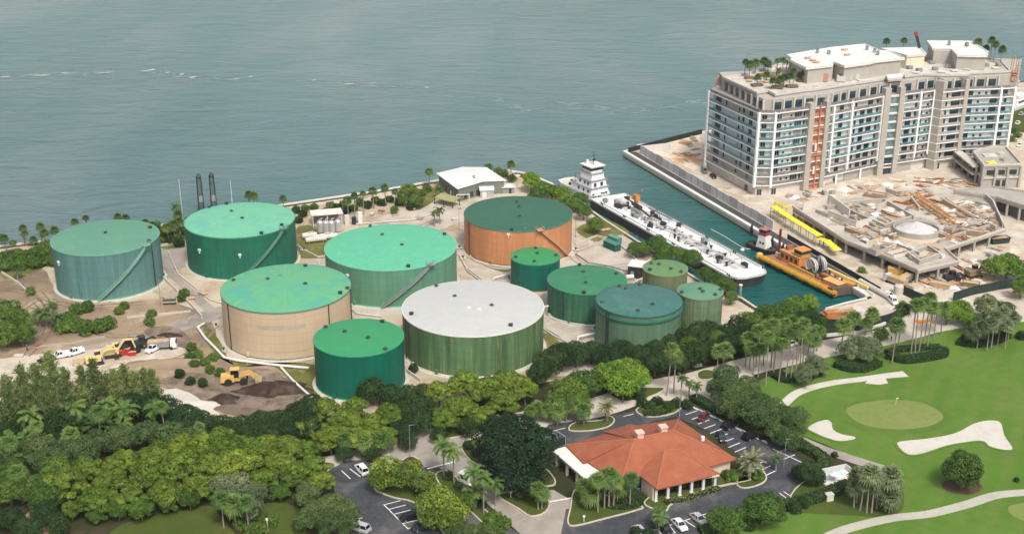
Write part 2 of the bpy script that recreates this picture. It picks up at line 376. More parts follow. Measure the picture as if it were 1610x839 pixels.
# industrial yard and its grades
overlay('yard', pts([(-60, 400), (0, 391), (85, 381), (240, 360), (450, 325), (581, 306), (691, 287), (801, 273), (868, 294), (905, 313), (928, 334), (953, 352), (1000, 382), (1062, 421), (1110, 451), (1160, 472), (1190, 490), (1150, 520), (1080, 560), (980, 585), (860, 600), (650, 650), (560, 650), (480, 660), (330, 660), (250, 640), (120, 640), (-60, 640)]), M_sand)
overlay('dirt_ground', pts([(-60, 420), (60, 418), (90, 455), (180, 475), (250, 470), (330, 500), (350, 560), (420, 570), (500, 620), (480, 655), (330, 655), (230, 600), (-60, 610)]), M_dirt, sm=3)
overlay('yard_concrete', pts([(640, 345), (735, 325), (720, 400), (745, 430), (800, 445), (850, 520), (860, 590), (1000, 585), (1010, 540), (935, 520), (1000, 420), (1010, 385), (960, 365), (905, 385), (900, 350), (860, 330), (735, 322)]), M_yconc)
overlay('yard_road', pts([(-60, 575), (60, 560), (170, 537), (250, 515), (330, 485), (352, 480), (352, 500), (310, 512), (235, 540), (150, 560), (40, 585), (-60, 600)]), M_drive)
overlay('yard_road', pts([(245, 390), (300, 385), (292, 420), (270, 425), (345, 490), (330, 497), (240, 410)]), M_drive)
overlay('yard_road', pts([(500, 400), (600, 340), (690, 320), (735, 315), (735, 345), (690, 362), (620, 372)]), M_yconc)
overlay('yard_road', pts([(470, 395), (505, 400), (530, 440), (560, 480), (640, 465), (640, 492), (560, 502), (505, 445)]), M_yconc)
for poly in ([(455, 400), (470, 355), (520, 365), (515, 400), (500, 406)], [(320, 505), (345, 535), (370, 575), (420, 570), (500, 575), (495, 625), (430, 575), (340, 560)], [(905, 360), (950, 345), (990, 365), (955, 372), (935, 380)],
             [(735, 405), (780, 425), (800, 427), (800, 420), (760, 412), (740, 400)], [(0, 418), (90, 380), (85, 410), (20, 440)], [(245, 365), (290, 350), (290, 385), (250, 390)], [(860, 585), (905, 560), (850, 520), (850, 560)], [(640, 320), (690, 290), (700, 300), (660, 330)]):
    overlay('rough_grass', pts(poly), ground('yard_grass', [(.16, .15, .045), ((.10, .12, .03), .1, .4, .6), ((.30, .24, .14), .25, .55, .72)], .95) if 'yard_grass' not in MATS else MATS['yard_grass'], sm=3)
overlay('sand_pile_ground', pts([(258, 615), (290, 612), (330, 640), (345, 652), (300, 650), (265, 635)]), M_bunk, sm=3)
overlay('packed_sand', pts([(-40, 575), (30, 560), (120, 552), (190, 545), (280, 545), (290, 560), (200, 580), (110, 600), (-40, 610)]), M_site, sm=3)
M_dist = ground('disturbed_soil', [(.17, .13, .10), ((.27, .21, .155), .12, .45, .62), ((.10, .075, .055), .3, .5, .68), ((.33, .27, .20), .6, .6, .75)], .95, .2)
overlay('disturbed_soil', pts([(250, 600), (300, 585), (345, 592), (400, 580), (440, 585), (485, 618), (475, 650), (390, 655), (340, 645), (300, 618)]), M_dist, sm=3)
overlay('disturbed_soil', pts([(225, 520), (262, 512), (290, 522), (300, 545), (255, 540)]), M_dist, sm=3)
def tracks(line, m):
    for off in (-1.0, 1.0):
        L = smooth_line([at(*p)[:] for p in line], 5); o = []
        for i in range(len(L)):
            d = (L[min(i + 1, len(L) - 1)] - L[max(i - 1, 0)]).normalized(); o.append(L[i] + Vector((-d.y, d.x, 0)) * off)
        overlay('tyre_track', ribbon(o, .55), m)
for tl in ([(20, 500), (60, 470), (100, 478), (150, 482), (230, 476)], [(0, 455), (40, 460), (90, 500), (180, 528), (260, 520)], [(30, 440), (70, 470), (75, 520), (40, 560)], [(250, 600), (310, 596), (350, 610), (420, 600)], [(330, 600), (390, 622), (450, 645)], [(150, 590), (210, 575), (290, 560), (330, 520)], [(690, 345), (640, 360), (580, 345)], [(930, 385), (900, 400), (930, 420), (1000, 415)], [(1380, 490), (1420, 478), (1470, 470), (1530, 440), (1600, 400)], [(1420, 500), (1440, 480), (1470, 460), (1560, 400), (1605, 370)]):
    tracks(tl, M_dist if tl[0][0] < 500 else plain('track_stain', (.30, .255, .20), .95, .2))
# black soil heap by the loader
def heap(name, px, py, rx, ry, h, m, seed, label, cat='soil heap', z=0, rz=0):
    rnd = random.Random(seed); mb = MB(); n = 30; rings = 9; o = at(px, py, z); vs = []
    ph = [rnd.uniform(0, 6.28) for _ in range(6)]
    for k in range(rings):
        f = k / (rings - 1)
        for i in range(n):
            a = 2 * pi * i / n
            q = 1 + .18 * sin(2 * a + ph[0]) + .12 * sin(5 * a + ph[1]) + .06 * sin(9 * a + ph[2])
            zz = h * (cos(f * pi) * .5 + .5) * (1 + .35 * sin(3 * a + ph[3] + 4 * f) * f * (1.2 - f)) + (rnd.uniform(-.1, .1) * h if 0 < k < rings - 1 else 0)
            vs.append((rx * f * q * cos(a), ry * f * q * sin(a), max(-.05, zz) if k < rings - 1 else -.1))
    fs = [(k * n + i, k * n + (i + 1) % n, (k + 1) * n + (i + 1) % n, (k + 1) * n + i)[::-1] for k in range(rings - 1) for i in range(n)]
    mb.add(vs, fs); ob = mb.build(name, m, loc=o, smooth=True); ob.rotation_euler.z = rz
    return tag(ob, label, cat)
M_black = ground('dark_topsoil', [(.045, .030, .022), ((.085, .062, .048), .3, .45, .65), ((.03, .02, .016), .8, .5, .7)], .95, .2)
heap('soil_heap', 430, 612, 9, 5.5, 2.2, M_black, 3, 'dark brown topsoil heap right of the yellow wheel loader')
heap('soil_heap', 355, 628, 5, 3, 1.6, M_black, 5, 'dark topsoil heap in front of the yellow wheel loader')
heap('soil_heap', 393, 632, 6, 3, 1.3, plain('grey_soil', (.17, .135, .11), .95, .3, .5), 6, 'grey brown soil heap between two darker heaps near the trees')
heap('sand_heap', 305, 637, 6.5, 3.5, 1.2, M_bunk, 8, 'pale sand heap at the near edge of the dirt yard', 'sand heap')
heap('dirt_bank', 262, 572, 13, 4, 1.4, M_dirt, 9, 'brown dirt bank behind the parked machines in the yard', 'dirt bank', rz=.2)
heap('soil_heap', 267, 527, 4, 1.8, .8, M_black, 11, 'small dark soil heap beside the yard road left of the cream tank')

# road system (worn public road running behind the restaurant)
rl = [(430, 742), (520, 733), (600, 716), (660, 694), (740, 678), (850, 657), (940, 640), (1010, 617), (1090, 600), (1180, 575), (1300, 548), (1395, 529), (1470, 510), (1560, 497), (1700, 478)]
overlay('road', ribbon(smooth_line([at(*p)[:] for p in rl], 4), [9.5] * 100), M_road)
overlay('road', pts([(1040, 640), (1000, 602), (1060, 590), (1110, 596), (1185, 590), (1150, 640), (1120, 655)]), M_road)
overlay('road', pts([(1395, 540), (1420, 490), (1500, 478), (1620, 455), (1620, 515), (1503, 516), (1440, 530)]), M_road)
overlay('intersection', pts([(612, 725), (625, 690), (680, 672), (760, 668), (740, 700), (730, 722), (690, 740), (640, 742)]), M_drive, sm=2)
# driveways and car parks
overlay('car_park', pts([(512, 742), (545, 724), (605, 722), (640, 748), (690, 780), (740, 850), (520, 850), (535, 790)]), M_asph)
overlay('car_park', pts([(640, 738), (700, 730), (740, 770), (790, 820), (830, 850), (690, 850), (690, 790)]), M_asph)
overlay('drive', pts([(690, 735), (735, 718), (760, 755), (800, 770), (870, 770), (905, 790), (905, 850), (830, 850), (775, 800), (740, 765)]), M_drive)
overlay('car_park', pts([(862, 668), (950, 655), (1030, 640), (1090, 633), (1160, 668), (1230, 700), (1280, 740), (1250, 790), (1180, 800), (1100, 850), (880, 850), (890, 800), (1000, 800), (1160, 760), (1180, 730), (1120, 680), (1060, 655), (960, 680), (900, 700), (868, 705), (850, 690)]), M_asph)
# golf course
overlay('fairway', pts([(1150, 670), (1190, 600), (1255, 572), (1300, 562), (1395, 543), (1503, 517), (1590, 508), (1750, 490), (1750, 870), (1090, 870), (1180, 800), (1290, 770), (1400, 745), (1300, 700), (1250, 680)]), M_fair)
overlay('rough_grass', pts([(1290, 780), (1400, 745), (1420, 770), (1410, 810), (1330, 810), (1200, 800)]), M_grass, sm=3)
overlay('green_collar', [Vector((96.5, 276)) + (q - Vector((96.5, 276))) * 1.22 for q in smooth_poly(pts([(1330, 645), (1345, 636), (1380, 630), (1420, 629), (1455, 635), (1478, 648), (1482, 659), (1460, 670), (1420, 675), (1375, 672), (1345, 662)]), 4)], ground('collar_grass', [(.085, .155, .026), ((.11, .17, .035), .1, .45, .65), ((.07, .14, .02), .4, .5, .75)], .9))
overlay('putting_green', pts([(1330, 645), (1345, 636), (1380, 630), (1420, 629), (1455, 635), (1478, 648), (1482, 659), (1460, 670), (1420, 675), (1375, 672), (1345, 662)]), M_green, sm=4)
overlay('putting_green', pts([(1585, 800), (1600, 792), (1660, 790), (1660, 830), (1600, 815)]), M_green, sm=4)
def bunker(poly, sm=4):
    p = smooth_poly(pts(poly), sm); c = sum((Vector(q) for q in p), Vector((0, 0))) / len(p)
    struct('bunker_lip', MB().wall(p, .7, 0, .24, True), M_fair)
    overlay('sand_bunker', p, M_bunk)
bunker([(1409, 700), (1415, 693), (1460, 688), (1500, 680), (1530, 665), (1555, 660), (1575, 664), (1582, 685), (1595, 706), (1580, 709), (1555, 703), (1545, 695), (1525, 696), (1490, 702), (1450, 715), (1425, 715)])
bunker([(1268, 674), (1280, 664), (1300, 659), (1310, 665), (1312, 675), (1325, 682), (1345, 686), (1345, 692), (1320, 695), (1300, 690), (1285, 684)])
cart = [(1232, 636), (1250, 620), (1275, 610), (1310, 602), (1350, 597), (1385, 592), (1424, 588)]
overlay('cart_path', ribbon(smooth_line([at(*p)[:] for p in cart], 5), [2.6] * 24 + [2.6 + .12 * i for i in range(20)]), M_bunk)
overlay('cart_path', pts([(1365, 597), (1392, 594), (1396, 603), (1382, 605), (1360, 603)]), M_bunk)
cart2 = [(1290, 850), (1330, 832), (1400, 815), (1460, 808), (1520, 793), (1570, 778), (1640, 773)]
overlay('cart_path', ribbon(smooth_line([at(*p)[:] for p in cart2], 5), 2.6), plain('path_concrete', (.42, .40, .34), .9, .14, .3))
overlay('service_lane', ribbon(smooth_line([at(*p)[:] for p in [(1240, 683), (1290, 705), (1340, 722), (1400, 741)]], 4), 3.4), M_drive)
overlay('lawn', pts([(180, 850), (190, 826), (240, 812), (300, 800), (330, 795), (345, 810), (360, 850)]), M_grass, sm=3)
overlay('lawn', pts([(385, 800), (430, 790), (470, 800), (480, 850), (390, 850)]), M_grass, sm=2)
overlay('terrace', pts([(35, 815), (55, 795), (78, 800), (92, 850), (50, 850)]), plain('red_paving', (.36, .22, .17), .9, .2, .5))
# construction peninsula
dq = (Q0 - Q1).normalized(); nq = Vector((-dq.y, dq.x, 0)); nq = nq if nq.x > 0 else -nq
def qp(s, off): return Q1 + dq * s + nq * off          # along the quay from its near end, inland
QL = (Q0 - Q1).length
overlay('building_site', [qp(0, .6)[:2], qp(QL, .6)[:2], Q2[:2] + Vector((.4, -.6)) if False else (Q2.x, Q2.y - .8), (150, 570), (262, 632), (420, 700), (420, 300), at(1560, 470)[:2], at(1500, 480)[:2], at(1420, 492)[:2], at(1375, 480)[:2]], M_site)
overlay('quay_walkway', [qp(12, .8)[:2], qp(QL - .6, .8)[:2], qp(QL - .6, 4.6)[:2], qp(12, 4.6)[:2]], plain('dark_asphalt_walk', (.06, .062, .068), .85, .2))
overlay('site_ground', pts([(1000, 228), (1100, 213), (1108, 262), (1090, 268)]), ground('orange_fill', [(.68, .58, .46), ((.55, .28, .12), .06, .48, .60), ((.40, .28, .18), .2, .55, .7)], .95, .2))
overlay('sandy_landing', pts([(1303, 486), (1362, 472), (1392, 462), (1440, 480), (1410, 500), (1350, 515), (1310, 512)]), M_site)

# summer haze: one closed box of thin air round the camera and the whole scene
m = bpy.data.materials.new('haze_air'); m.use_nodes = True; t = m.node_tree
t.nodes.remove(t.nodes['Principled BSDF']); pv = t.nodes.new('ShaderNodeVolumePrincipled'); pv.inputs['Density'].default_value = HAZE; pv.inputs['Color'].default_value = (.93, .96, 1, 1); pv.inputs['Anisotropy'].default_value = .2
t.links.new(pv.outputs[0], t.nodes['Material Output'].inputs['Volume'])
if HAZE > 0: tag(MB().box((0, 4350, 72), (12400, 9600, 164)).build('haze', m), kind='stuff')
# ------------------------------------------------------------------ storage tanks
def tank(xl, xr, yt, yb, h, wall, roof, rimm, label, stair=None, band=0, vents=(), pipes=(), dome=.045, strips=(), fits=()):
    px, py = (xl + xr) / 2, (yt + yb) / 2
    p = at(px, py, h); r = (xr - xl) / 2 / FOC * dep(p)
    t = thing('storage_tank', label, 'storage tank', (p.x, p.y, 0), 0, 'fuel storage tanks')
    n = 96
    MB().lathe([(r + 1.0, 0), (r + .9, .14), (r, .16)], n).build('base_ring', M_pale, t)
    MB().lathe([(r, .1), (r, h)], n).build('shell', wall, t, smooth=True)
    rf = MB().lathe([(r + .05, h + .02), (r * .8, h + .2 + dome * r * .25), (r * .5, h + .2 + dome * r * .62), (r * .2, h + .2 + dome * r * .92), (.05, h + .2 + dome * r)], n, capt=True).build('roof', roof, t, smooth=True)
    rm = MB().lathe([(r + .01, h - .32), (r + .14, h - .3), (r + .14, h + .06), (r - .05, h + .06)], n)
    rm.build('top_rim', rimm, t)
    if band: MB().lathe([(r + .02, h - band - .9), (r + .35, h - band - .85), (r + .35, h - band - .35), (r + .02, h - band - .3)], n).build('wind_girder', rimm, t)
    for vx, vy, k in vents:                     # roof fittings, at their spot on the roof
        zz = h + .25 + dome * r * .4; q = at(vx, vy, zz) - Vector((p.x, p.y, 0)); q.z = h + dome * r * max(0, 1 - hypot(q.x, q.y) / r)
        if hypot(q.x, q.y) > r - .5: q.xy = q.xy.normalized() * (r - .6)
        mb = MB()
        if k == 0: mb.cyl((0, 0, 0), .28, .55, 8).cyl((0, 0, .5), .62, .28, 10, .35)
        elif k == 1: mb.cyl((0, 0, 0), .55, .35, 12).cyl((0, 0, .35), .62, .08, 12)
        else: mb.box((0, 0, .35), (1.0, .8, .7)).box((0, 0, .75), (1.15, .95, .1))
        mb.build('roof_vent' if k < 2 else 'roof_hatch', M_dark if k != 1 else rimm, t, q)
    if stair:
        a0, a1, sm, top = stair                # angles measured from the camera-facing side, + = right; bottom to top
        mb = MB(); hb = MB(); n_ = 34; L = []
        for i in range(n_ + 1):
            f = i / n_; a = R(-90 + a0 + (a1 - a0) * f); L.append((a, .2 + (h - .1) * f))
        for (a, z), (a2, z2) in zip(L, L[1:]):
            q = lambda rr, aa, zz: (rr * cos(aa), rr * sin(aa), zz)
            mb.add([q(r + .02, a, z), q(r + 1.0, a, z), q(r + 1.0, a2, z2), q(r + .02, a2, z2), q(r + .02, a, z - .3), q(r + 1.0, a, z - .3), q(r + 1.0, a2, z2 - .3), q(r + .02, a2, z2 - .3)], [(0, 1, 2, 3), (7, 6, 5, 4), (1, 5, 6, 2), (0, 4, 5, 1), (3, 2, 6, 7)])
            hb.bar(q(r + 1.0, a, z + 1.0), q(r + 1.0, a2, z2 + 1.0), .1); hb.bar(q(r + 1.0, a, z + .5), q(r + 1.0, a2, z2 + .5), .07)
            hb.bar(q(r + 1.0, a, z), q(r + 1.0, a, z + 1.0), .08)
        st = mb.build('stairway', sm, t); hb.build('handrail', sm, st)
        a = L[-1][0]; c = Vector((cos(a), sin(a), 0)); s = Vector((-sin(a), cos(a), 0))
        pl = MB().bar(c * (r - .3) + Vector((0, 0, h + .25)), c * (r + 1.6) + Vector((0, 0, h + .25)), 2.2, .15).build('platform', sm, t)
        g = MB()
        for u in (-1.05, 1.05): g.bar(c * (r - .3) + s * u + Vector((0, 0, h + 1.3)), c * (r + 1.6) + s * u + Vector((0, 0, h + 1.3)), .1)
        g.bar(c * (r + 1.6) - s * 1.05 + Vector((0, 0, h + 1.3)), c * (r + 1.6) + s * 1.05 + Vector((0, 0, h + 1.3)), .1)
        for u, w_ in ((-1.05, 1.6), (1.05, 1.6), (-1.05, -.3), (1.05, -.3)): g.bar(c * (r + w_) + s * u + Vector((0, 0, h + .3)), c * (r + w_) + s * u + Vector((0, 0, h + 1.3)), .1)
        g.build('guard_rail', sm, pl)
    for a in pipes:                             # downcomers
        an = R(-90 + a); MB().tube([((r + .25) * cos(an), (r + .25) * sin(an), .3), ((r + .25) * cos(an), (r + .25) * sin(an), h)], .14, 6).build('downpipe', M_dark, t)
    for a0_, a1_, z0_, z1_, m_ in strips:
        k_ = 24; q_ = MB(); V_ = []
        for i in range(k_ + 1):
            an = R(-90 + a0_ + (a1_ - a0_) * i / k_); V_ += [((r + .02) * cos(an), (r + .02) * sin(an), z0_), ((r + .02) * cos(an), (r + .02) * sin(an), z1_)]
        q_.add(V_, [(2 * i, 2 * i + 2, 2 * i + 3, 2 * i + 1) for i in range(k_)]).build('faded_strip', m_, t)
    for a_, z_ in fits:
        an = R(-90 + a_); MB().box(((r + .25) * cos(an), (r + .25) * sin(an), z_), (.9, .5, .6), an + pi / 2).box(((r + .25) * cos(an), (r + .25) * sin(an), z_ - .8), (.3, .4, .6), an + pi / 2).build('wall_fitting', M_white, t)
    mw = MB()
    for a in (-28,): an = R(-90 + a); mw.cyl(((r + .2) * cos(an), (r + .2) * sin(an), .5), .5, 1.0, 10)
    mw.build('manway', wall, t)
    MB().lathe([(r + .03, .2), (r + .1, .2), (r + .1, .5), (r + .03, .5)], n).build('base_flange', M_rust if 'brown' in label or 'peach' in label else rimm, t)
    return t
G = lambda nm, c, d=.72, l=1.22, rust=None: streaked(nm, c, sc(c, d), sc(c, l), rust=rust)
W1 = G('tank_grey_teal', (0.102, 0.216, 0.205)); W2 = G('tank_deep_green', (0.0165, 0.129, 0.0825)); W3 = G('tank_sage_green', (0.104, 0.243, 0.157), .8, 1.2)
W4 = G('tank_rusty_peach', (0.527, 0.24, 0.112), .74, 1.2, (.42, .19, .09)); W5 = G('tank_cream', (0.546, 0.421, 0.289), .9, 1.08, (.58, .44, .30)); W6 = G('tank_emerald', (0.004, 0.116, 0.0735), .8, 1.2, (.01, .11, .075))
W7 = G('tank_streaked_green', (0.072, 0.144, 0.0638), .55, 1.75, (.24, .26, .12)); W8 = G('tank_dark_teal', (0.0072, 0.105, 0.076), .7, 1.3); W9 = G('tank_mid_green', (0.035, 0.128, 0.076), .6, 1.5, (.12, .19, .09))
W10 = G('tank_olive_green', (0.0935, 0.171, 0.108), .75, 1.3, (.17, .20, .11)); W11 = G('tank_olive_drab', (0.136, 0.17, 0.085), .85, 1.15); W12 = G('tank_pale_olive', (0.111, 0.171, 0.099), .7, 1.6, (.30, .28, .12))
R1 = roofmat('roof_pale_teal', (0.104, 0.264, 0.176), (0.09, 0.238, 0.164), (0.119, 0.277, 0.18), .5); R2 = roofmat('roof_mint', (0.135, 0.425, 0.266), (0.172, 0.451, 0.266), (0.115, 0.365, 0.311), .55, (0.224, 0.476, 0.311))
R3 = roofmat('roof_aqua', (0.093, 0.409, 0.24), (0.12, 0.444, 0.274), (0.108, 0.392, 0.259), .6, (0.228, 0.505, 0.363)); R4 = roofmat('roof_grey_green', (0.0414, 0.125, 0.0789), (0.0268, 0.0945, 0.0671), (0.0439, 0.12, 0.0859), .7)
R5 = roofmat('roof_patchy_mint', (0.0759, 0.349, 0.215), (0.158, 0.373, 0.155), (0.0726, 0.324, 0.266), .95, (0.198, 0.365, 0.17)); R6 = roofmat('roof_emerald', (0.0382, 0.255, 0.1), (0.0424, 0.249, 0.109), (0.0509, 0.26, 0.109), .3)
R7 = roofmat('roof_white', (0.476, 0.483, 0.462), (0.394, 0.408, 0.394), (0.442, 0.456, 0.435), .35, (0.408, 0.408, 0.374)); R8 = roofmat('roof_grass_green', (0.0403, 0.244, 0.0824), (0.0466, 0.233, 0.0824), (0.0551, 0.249, 0.096), .4)
R9 = roofmat('roof_dull_green', (0.036, 0.188, 0.0912), (0.0424, 0.166, 0.096), (0.0594, 0.2, 0.0872), .6); R10 = roofmat('roof_steel_green', (.058, .155, .132), (.036, .115, .105), (.075, .175, .145), .75)
R11 = roofmat('roof_sage', (0.111, 0.222, 0.0872), (0.119, 0.21, 0.0824), (0.132, 0.233, 0.1), .4); R12 = roofmat('roof_pale_sage', (0.106, 0.238, 0.143), (0.127, 0.255, 0.157), (0.085, 0.21, 0.135), .4)
def rim(nm, c): return plain(nm, c, .5, .1)
tank(84, 247.5, 344, 401, 14.6, W1, R1, rim('rim_teal', (.16, .36, .27)), 'grey teal storage tank with pale roof, farthest left in the yard', (4, 62, rim('stair_green', (.2, .38, .29)), 1), 0, [(166, 368, 0), (236, 357, 2), (234, 378, 2)], (72,), fits=[(-42, 11)])
tank(292, 462.5, 315, 375, 14, W2, R2, rim('rim_green', (.06, .24, .17)), 'deep green storage tank with mint roof beside the two black lattice masts', (8, 60, rim('stair_grey_green', (.12, .24, .18)), 1), 0, [(364, 333, 0), (381, 345, 0), (325, 323, 0), (443, 353, 2), (412, 366, 2), (355, 318, 2)], fits=[(-35, 9), (10, 8.5)])
tank(511.5, 717.5, 350, 424, 12, W3, R3, rim('rim_mint', (.17, .50, .37)), 'sage green storage tank with bright aqua roof, widest in the back row', (-4, 40, M_grey, 1), 0, [(601, 370, 0), (632, 387, 0), (581, 353, 0), (642, 417, 2), (699, 367, 2)], fits=[(-34, 9.2), (-38, 1.8)])
tank(729.5, 899.5, 307, 363, 12, W4, R4, rim('rim_grey_green', (.08, .19, .14)), 'rusty peach storage tank with grey green roof behind the small dark tank', (62, 22, plain('stair_peach', (.5, .30, .19)), 1), 0, [(813, 318, 0), (816, 326, 0), (817, 341, 0), (804, 361, 2), (826, 358, 1)], (-62,), fits=[(-10, 11)])
tank(349, 550.5, 414, 489, 14, W5, R5, rim('rim_dark_green', (.13, .22, .16)), 'cream storage tank with patchy mint roof', None, 0, [(421, 440, 0), (480, 448, 0), (367, 439, 0), (535, 459, 2), (546, 451, 0), (480, 417, 2), (440, 434, 1)], (-50, 48, 86), .055, [(-17, 25, 8.9, 10.2, plain('overpainted_grey', (.42, .36, .29), .6, .25, .5)), (-2, 26, 2.2, 2.5, plain('overpainted_grey', (.42, .36, .29)))])
tank(493.5, 634.5, 502, 557, 12.5, W6, R6, rim('rim_emerald', (.05, .30, .16)), 'emerald green storage tank nearest the front, green roof', None, 0, [(542, 522, 0), (579, 532, 0), (607, 548, 0), (512, 513, 0), (601, 505, 2)])
tank(632.5, 855, 439, 525.5, 12, W7, R7, rim('rim_white', (.66, .67, .60)), 'green streaked storage tank with bright white roof', None, 0, [(715, 467, 0), (773, 482, 0), (686, 448, 0), (803, 510, 2), (647, 492, 2), (753, 488, 1), (737, 486, 1)], (-66,), .05)
tank(803, 880.5, 389, 416, 9, W8, R8, rim('rim_dark_teal', (.03, .24, .13)), 'small dark teal storage tank in front of the rusty peach tank', None, 0, [(842, 390, 0), (845, 399, 0), (840, 411, 0), (811, 404, 0), (874, 401, 0)])
tank(861, 985, 416, 462, 9.5, W9, R9, rim('rim_mid_green', (.06, .22, .14)), 'mid green storage tank right of the white roofed tank', None, 0, [(917, 428, 0), (921, 445, 0), (911, 416, 2), (969, 430, 0), (918, 459, 2), (922, 435, 1)], (-38,))
tank(937.5, 1072, 444, 499, 12, W10, R10, rim('rim_deep_green', (.02, .13, .09)), 'olive green storage tank with dark double rim and steel green roof', None, 1.1, [(1026, 479, 0), (1003, 488, 0), (984, 454, 0), (1006, 447, 0), (974, 449, 0), (947, 473, 1)], (-52, -48), .06)
tank(1011, 1081, 408, 434, 10, W11, R11, rim('rim_olive', (.2, .24, .13)), 'small olive drab storage tank with sage roof near the black shed', None, 0, [(1036, 416, 0), (1055, 423, 0), (1071, 427, 0), (1022, 424, 2), (1024, 414, 0)])
tank(1065.5, 1136.5, 443, 471, 10, W12, R12, rim('rim_sage', (.2, .27, .17)), 'small pale olive storage tank farthest right, beside the barge trees', None, 0, [(1105, 459, 0), (1125, 463, 0), (1133, 455, 0), (1072, 459, 0), (1101, 455, 0)])
# small fittings in the yard
def pipeline(pp, r, m, label, z=.6, sup=True):
    L = [at(x, y, z) for x, y in pp]; o = L[0].copy(); o.z = 0
    t = thing('pipeline', label, 'pipeline', o)
    MB().tube([p - o for p in L], r, 8).build('pipe', m, t)
    mb = MB()
    for a, b_ in zip(L, L[1:]):
        n = max(1, int((b_ - a).length / 6))
        for i in range(n):
            q = a.lerp(b_, (i + .5) / n) - o; mb.box((q.x, q.y, (z - r) / 2), (.25, .7, max(.05, z - r)))
    mb.build('support', M_conc, t); return t
pipeline([(321, 508), (311, 514), (322, 530), (340, 548), (352, 561), (372, 566), (440, 574), (486, 578)], .35, M_white, 'white pipeline bending round the front of the cream tank')
pipeline([(442, 577), (460, 597), (480, 615), (494, 627)], .3, M_white, 'white pipe running down toward the emerald tank base')
pipeline([(855, 482), (866, 480), (877, 479)], .28, M_white, 'short white pipe between the white roofed and mid green tanks', 2.2)
pipeline([(907, 540), (909, 529), (922, 526), (944, 522)], .32, M_white, 'white elbow pipe at the left foot of the double rimmed tank', 1.2)
pipeline([(776, 439), (778, 436), (802, 430)], .28, M_white, 'white pipe running up to the small dark teal tank', 1.2)
pipeline([(995, 445), (1003, 440), (1010, 437)], .25, M_white, 'white pipe by the black shed behind the double rimmed tank', 1.5)
pipeline([(1018, 410), (1032, 404), (1045, 402)], .25, M_offw, 'pale pipe behind the small olive drab tank', 1.5)
def bund(pp, label, h=.9, m=M_pale, th=.35, name='bund_wall', cat='low wall'):
    L = pts(pp); o = L[0]; mb = MB().wall([p - o for p in L], th, 0, h); return tag(mb.build(name, m, loc=o), label, cat)
bund([(246, 428), (262, 443), (300, 480), (318, 500)], 'pale low wall along the ramp between grey teal and deep green tanks')
bund([(250, 388), (263, 386), (292, 382)], 'white low wall behind the road left of the deep green tank')
bund([(462, 383), (476, 393), (500, 405), (530, 401)], 'pale kerb wall around the grass left of the aqua roofed tank', .6)
bund([(735, 424), (756, 440), (800, 480), (870, 530), (905, 545)], 'pale wall running behind the white roofed tank', .7)
bund([(858, 517), (880, 530), (905, 553)], 'narrow white kerb wall right of the white roofed tank', .5)
bund([(905, 385), (938, 372), (963, 378), (985, 395), (1000, 410)], 'pale wall beside the dark green container', .7)
bund([(3, 430), (30, 447), (48, 465)], 'pale low wall at the left edge of the dirt yard', .8)
bund([(655, 568), (640, 585), (662, 600)], 'short pale wall between the emerald and white roofed tanks', .9)
bund([(740, 382), (732, 395), (745, 410), (775, 422), (802, 424)], 'curved pale kerb around the rusty peach tank base', .5)
bund([(200, 500), (240, 496), (300, 490)], 'pale kerb wall beside the yard road below the grey teal tank', .5)
bund([(60, 545), (110, 541), (165, 530)], 'grey kerb wall along the near side of the shrub bank', .5, M_conc)
# containers, sheds
def prismthing(name, label, cat, px, py, rz, parts, z=0):
    t = thing(name, label, cat, at(px, py, z), rz)
    for nm, m, fn in parts: mb = MB(); fn(mb); mb.build(nm, m, t)
    return t
M_dkg = plain('dark_green_paint', (.02, .095, .07), .5, .2); M_dkg2 = plain('green_container_lid', (.06, .20, .15), .5, .2)
prismthing('container', 'dark green ribbed container standing on the yard concrete', 'container', 962, 391, -.95, [
    ('body', M_dkg, lambda b: [b.box((0, 0, 1.2), (6.2, 2.4, 2.2))] + [b.box((-2.9 + i * .58, -1.24, 1.2), (.2, .12, 2.1)) for i in range(11)]),
    ('lid', M_dkg2, lambda b: b.box((0, 0, 2.36), (6.3, 2.5, .12))), ('skid', M_dark, lambda b: [b.box((0, s, .05), (6.2, .2, .1)) for s in (-.9, .9)])])
prismthing('container', 'smaller grey green container behind the dark green one', 'container', 966, 381, -.95, [
    ('body', M_dkg2, lambda b: [b.box((0, 0, 1.1), (5, 2.2, 2.0))] + [b.box((-2.2 + i * .55, -1.14, 1.1), (.2, .1, 1.9)) for i in range(9)]),
    ('lid', plain('teal_lid', (.12, .26, .22)), lambda b: b.box((0, 0, 2.16), (5.1, 2.3, .12)))])
prismthing('shed', 'black walled shed with white flat roof beside the olive drab tank', 'shed', 1006, 433, -.35, [
    ('wall', plain('black_cladding', (.03, .03, .035), .6, .2), lambda b: [b.box((0, 0, 1.9), (6.5, 5.5, 3.8))] + [b.box((-3 + i * .6, -2.78, 1.9), (.12, .06, 3.7)) for i in range(11)]),
    ('roof', M_white, lambda b: b.box((0, 0, 3.9), (6.9, 5.9, .2))), ('door', M_grey, lambda b: b.box((-1.8, -2.82, 1.1), (1.1, .05, 2.2)))])
prismthing('pump_skid', 'white pump unit in front of the black shed', 'pump', 990, 440, .2, [
    ('tank', M_white, lambda b: b.tube([(-1.2, 0, 1.1), (1.2, 0, 1.1)], .7, 12)), ('frame', M_grey, lambda b: b.box((0, 0, .2), (2.8, 1.4, .4)))])
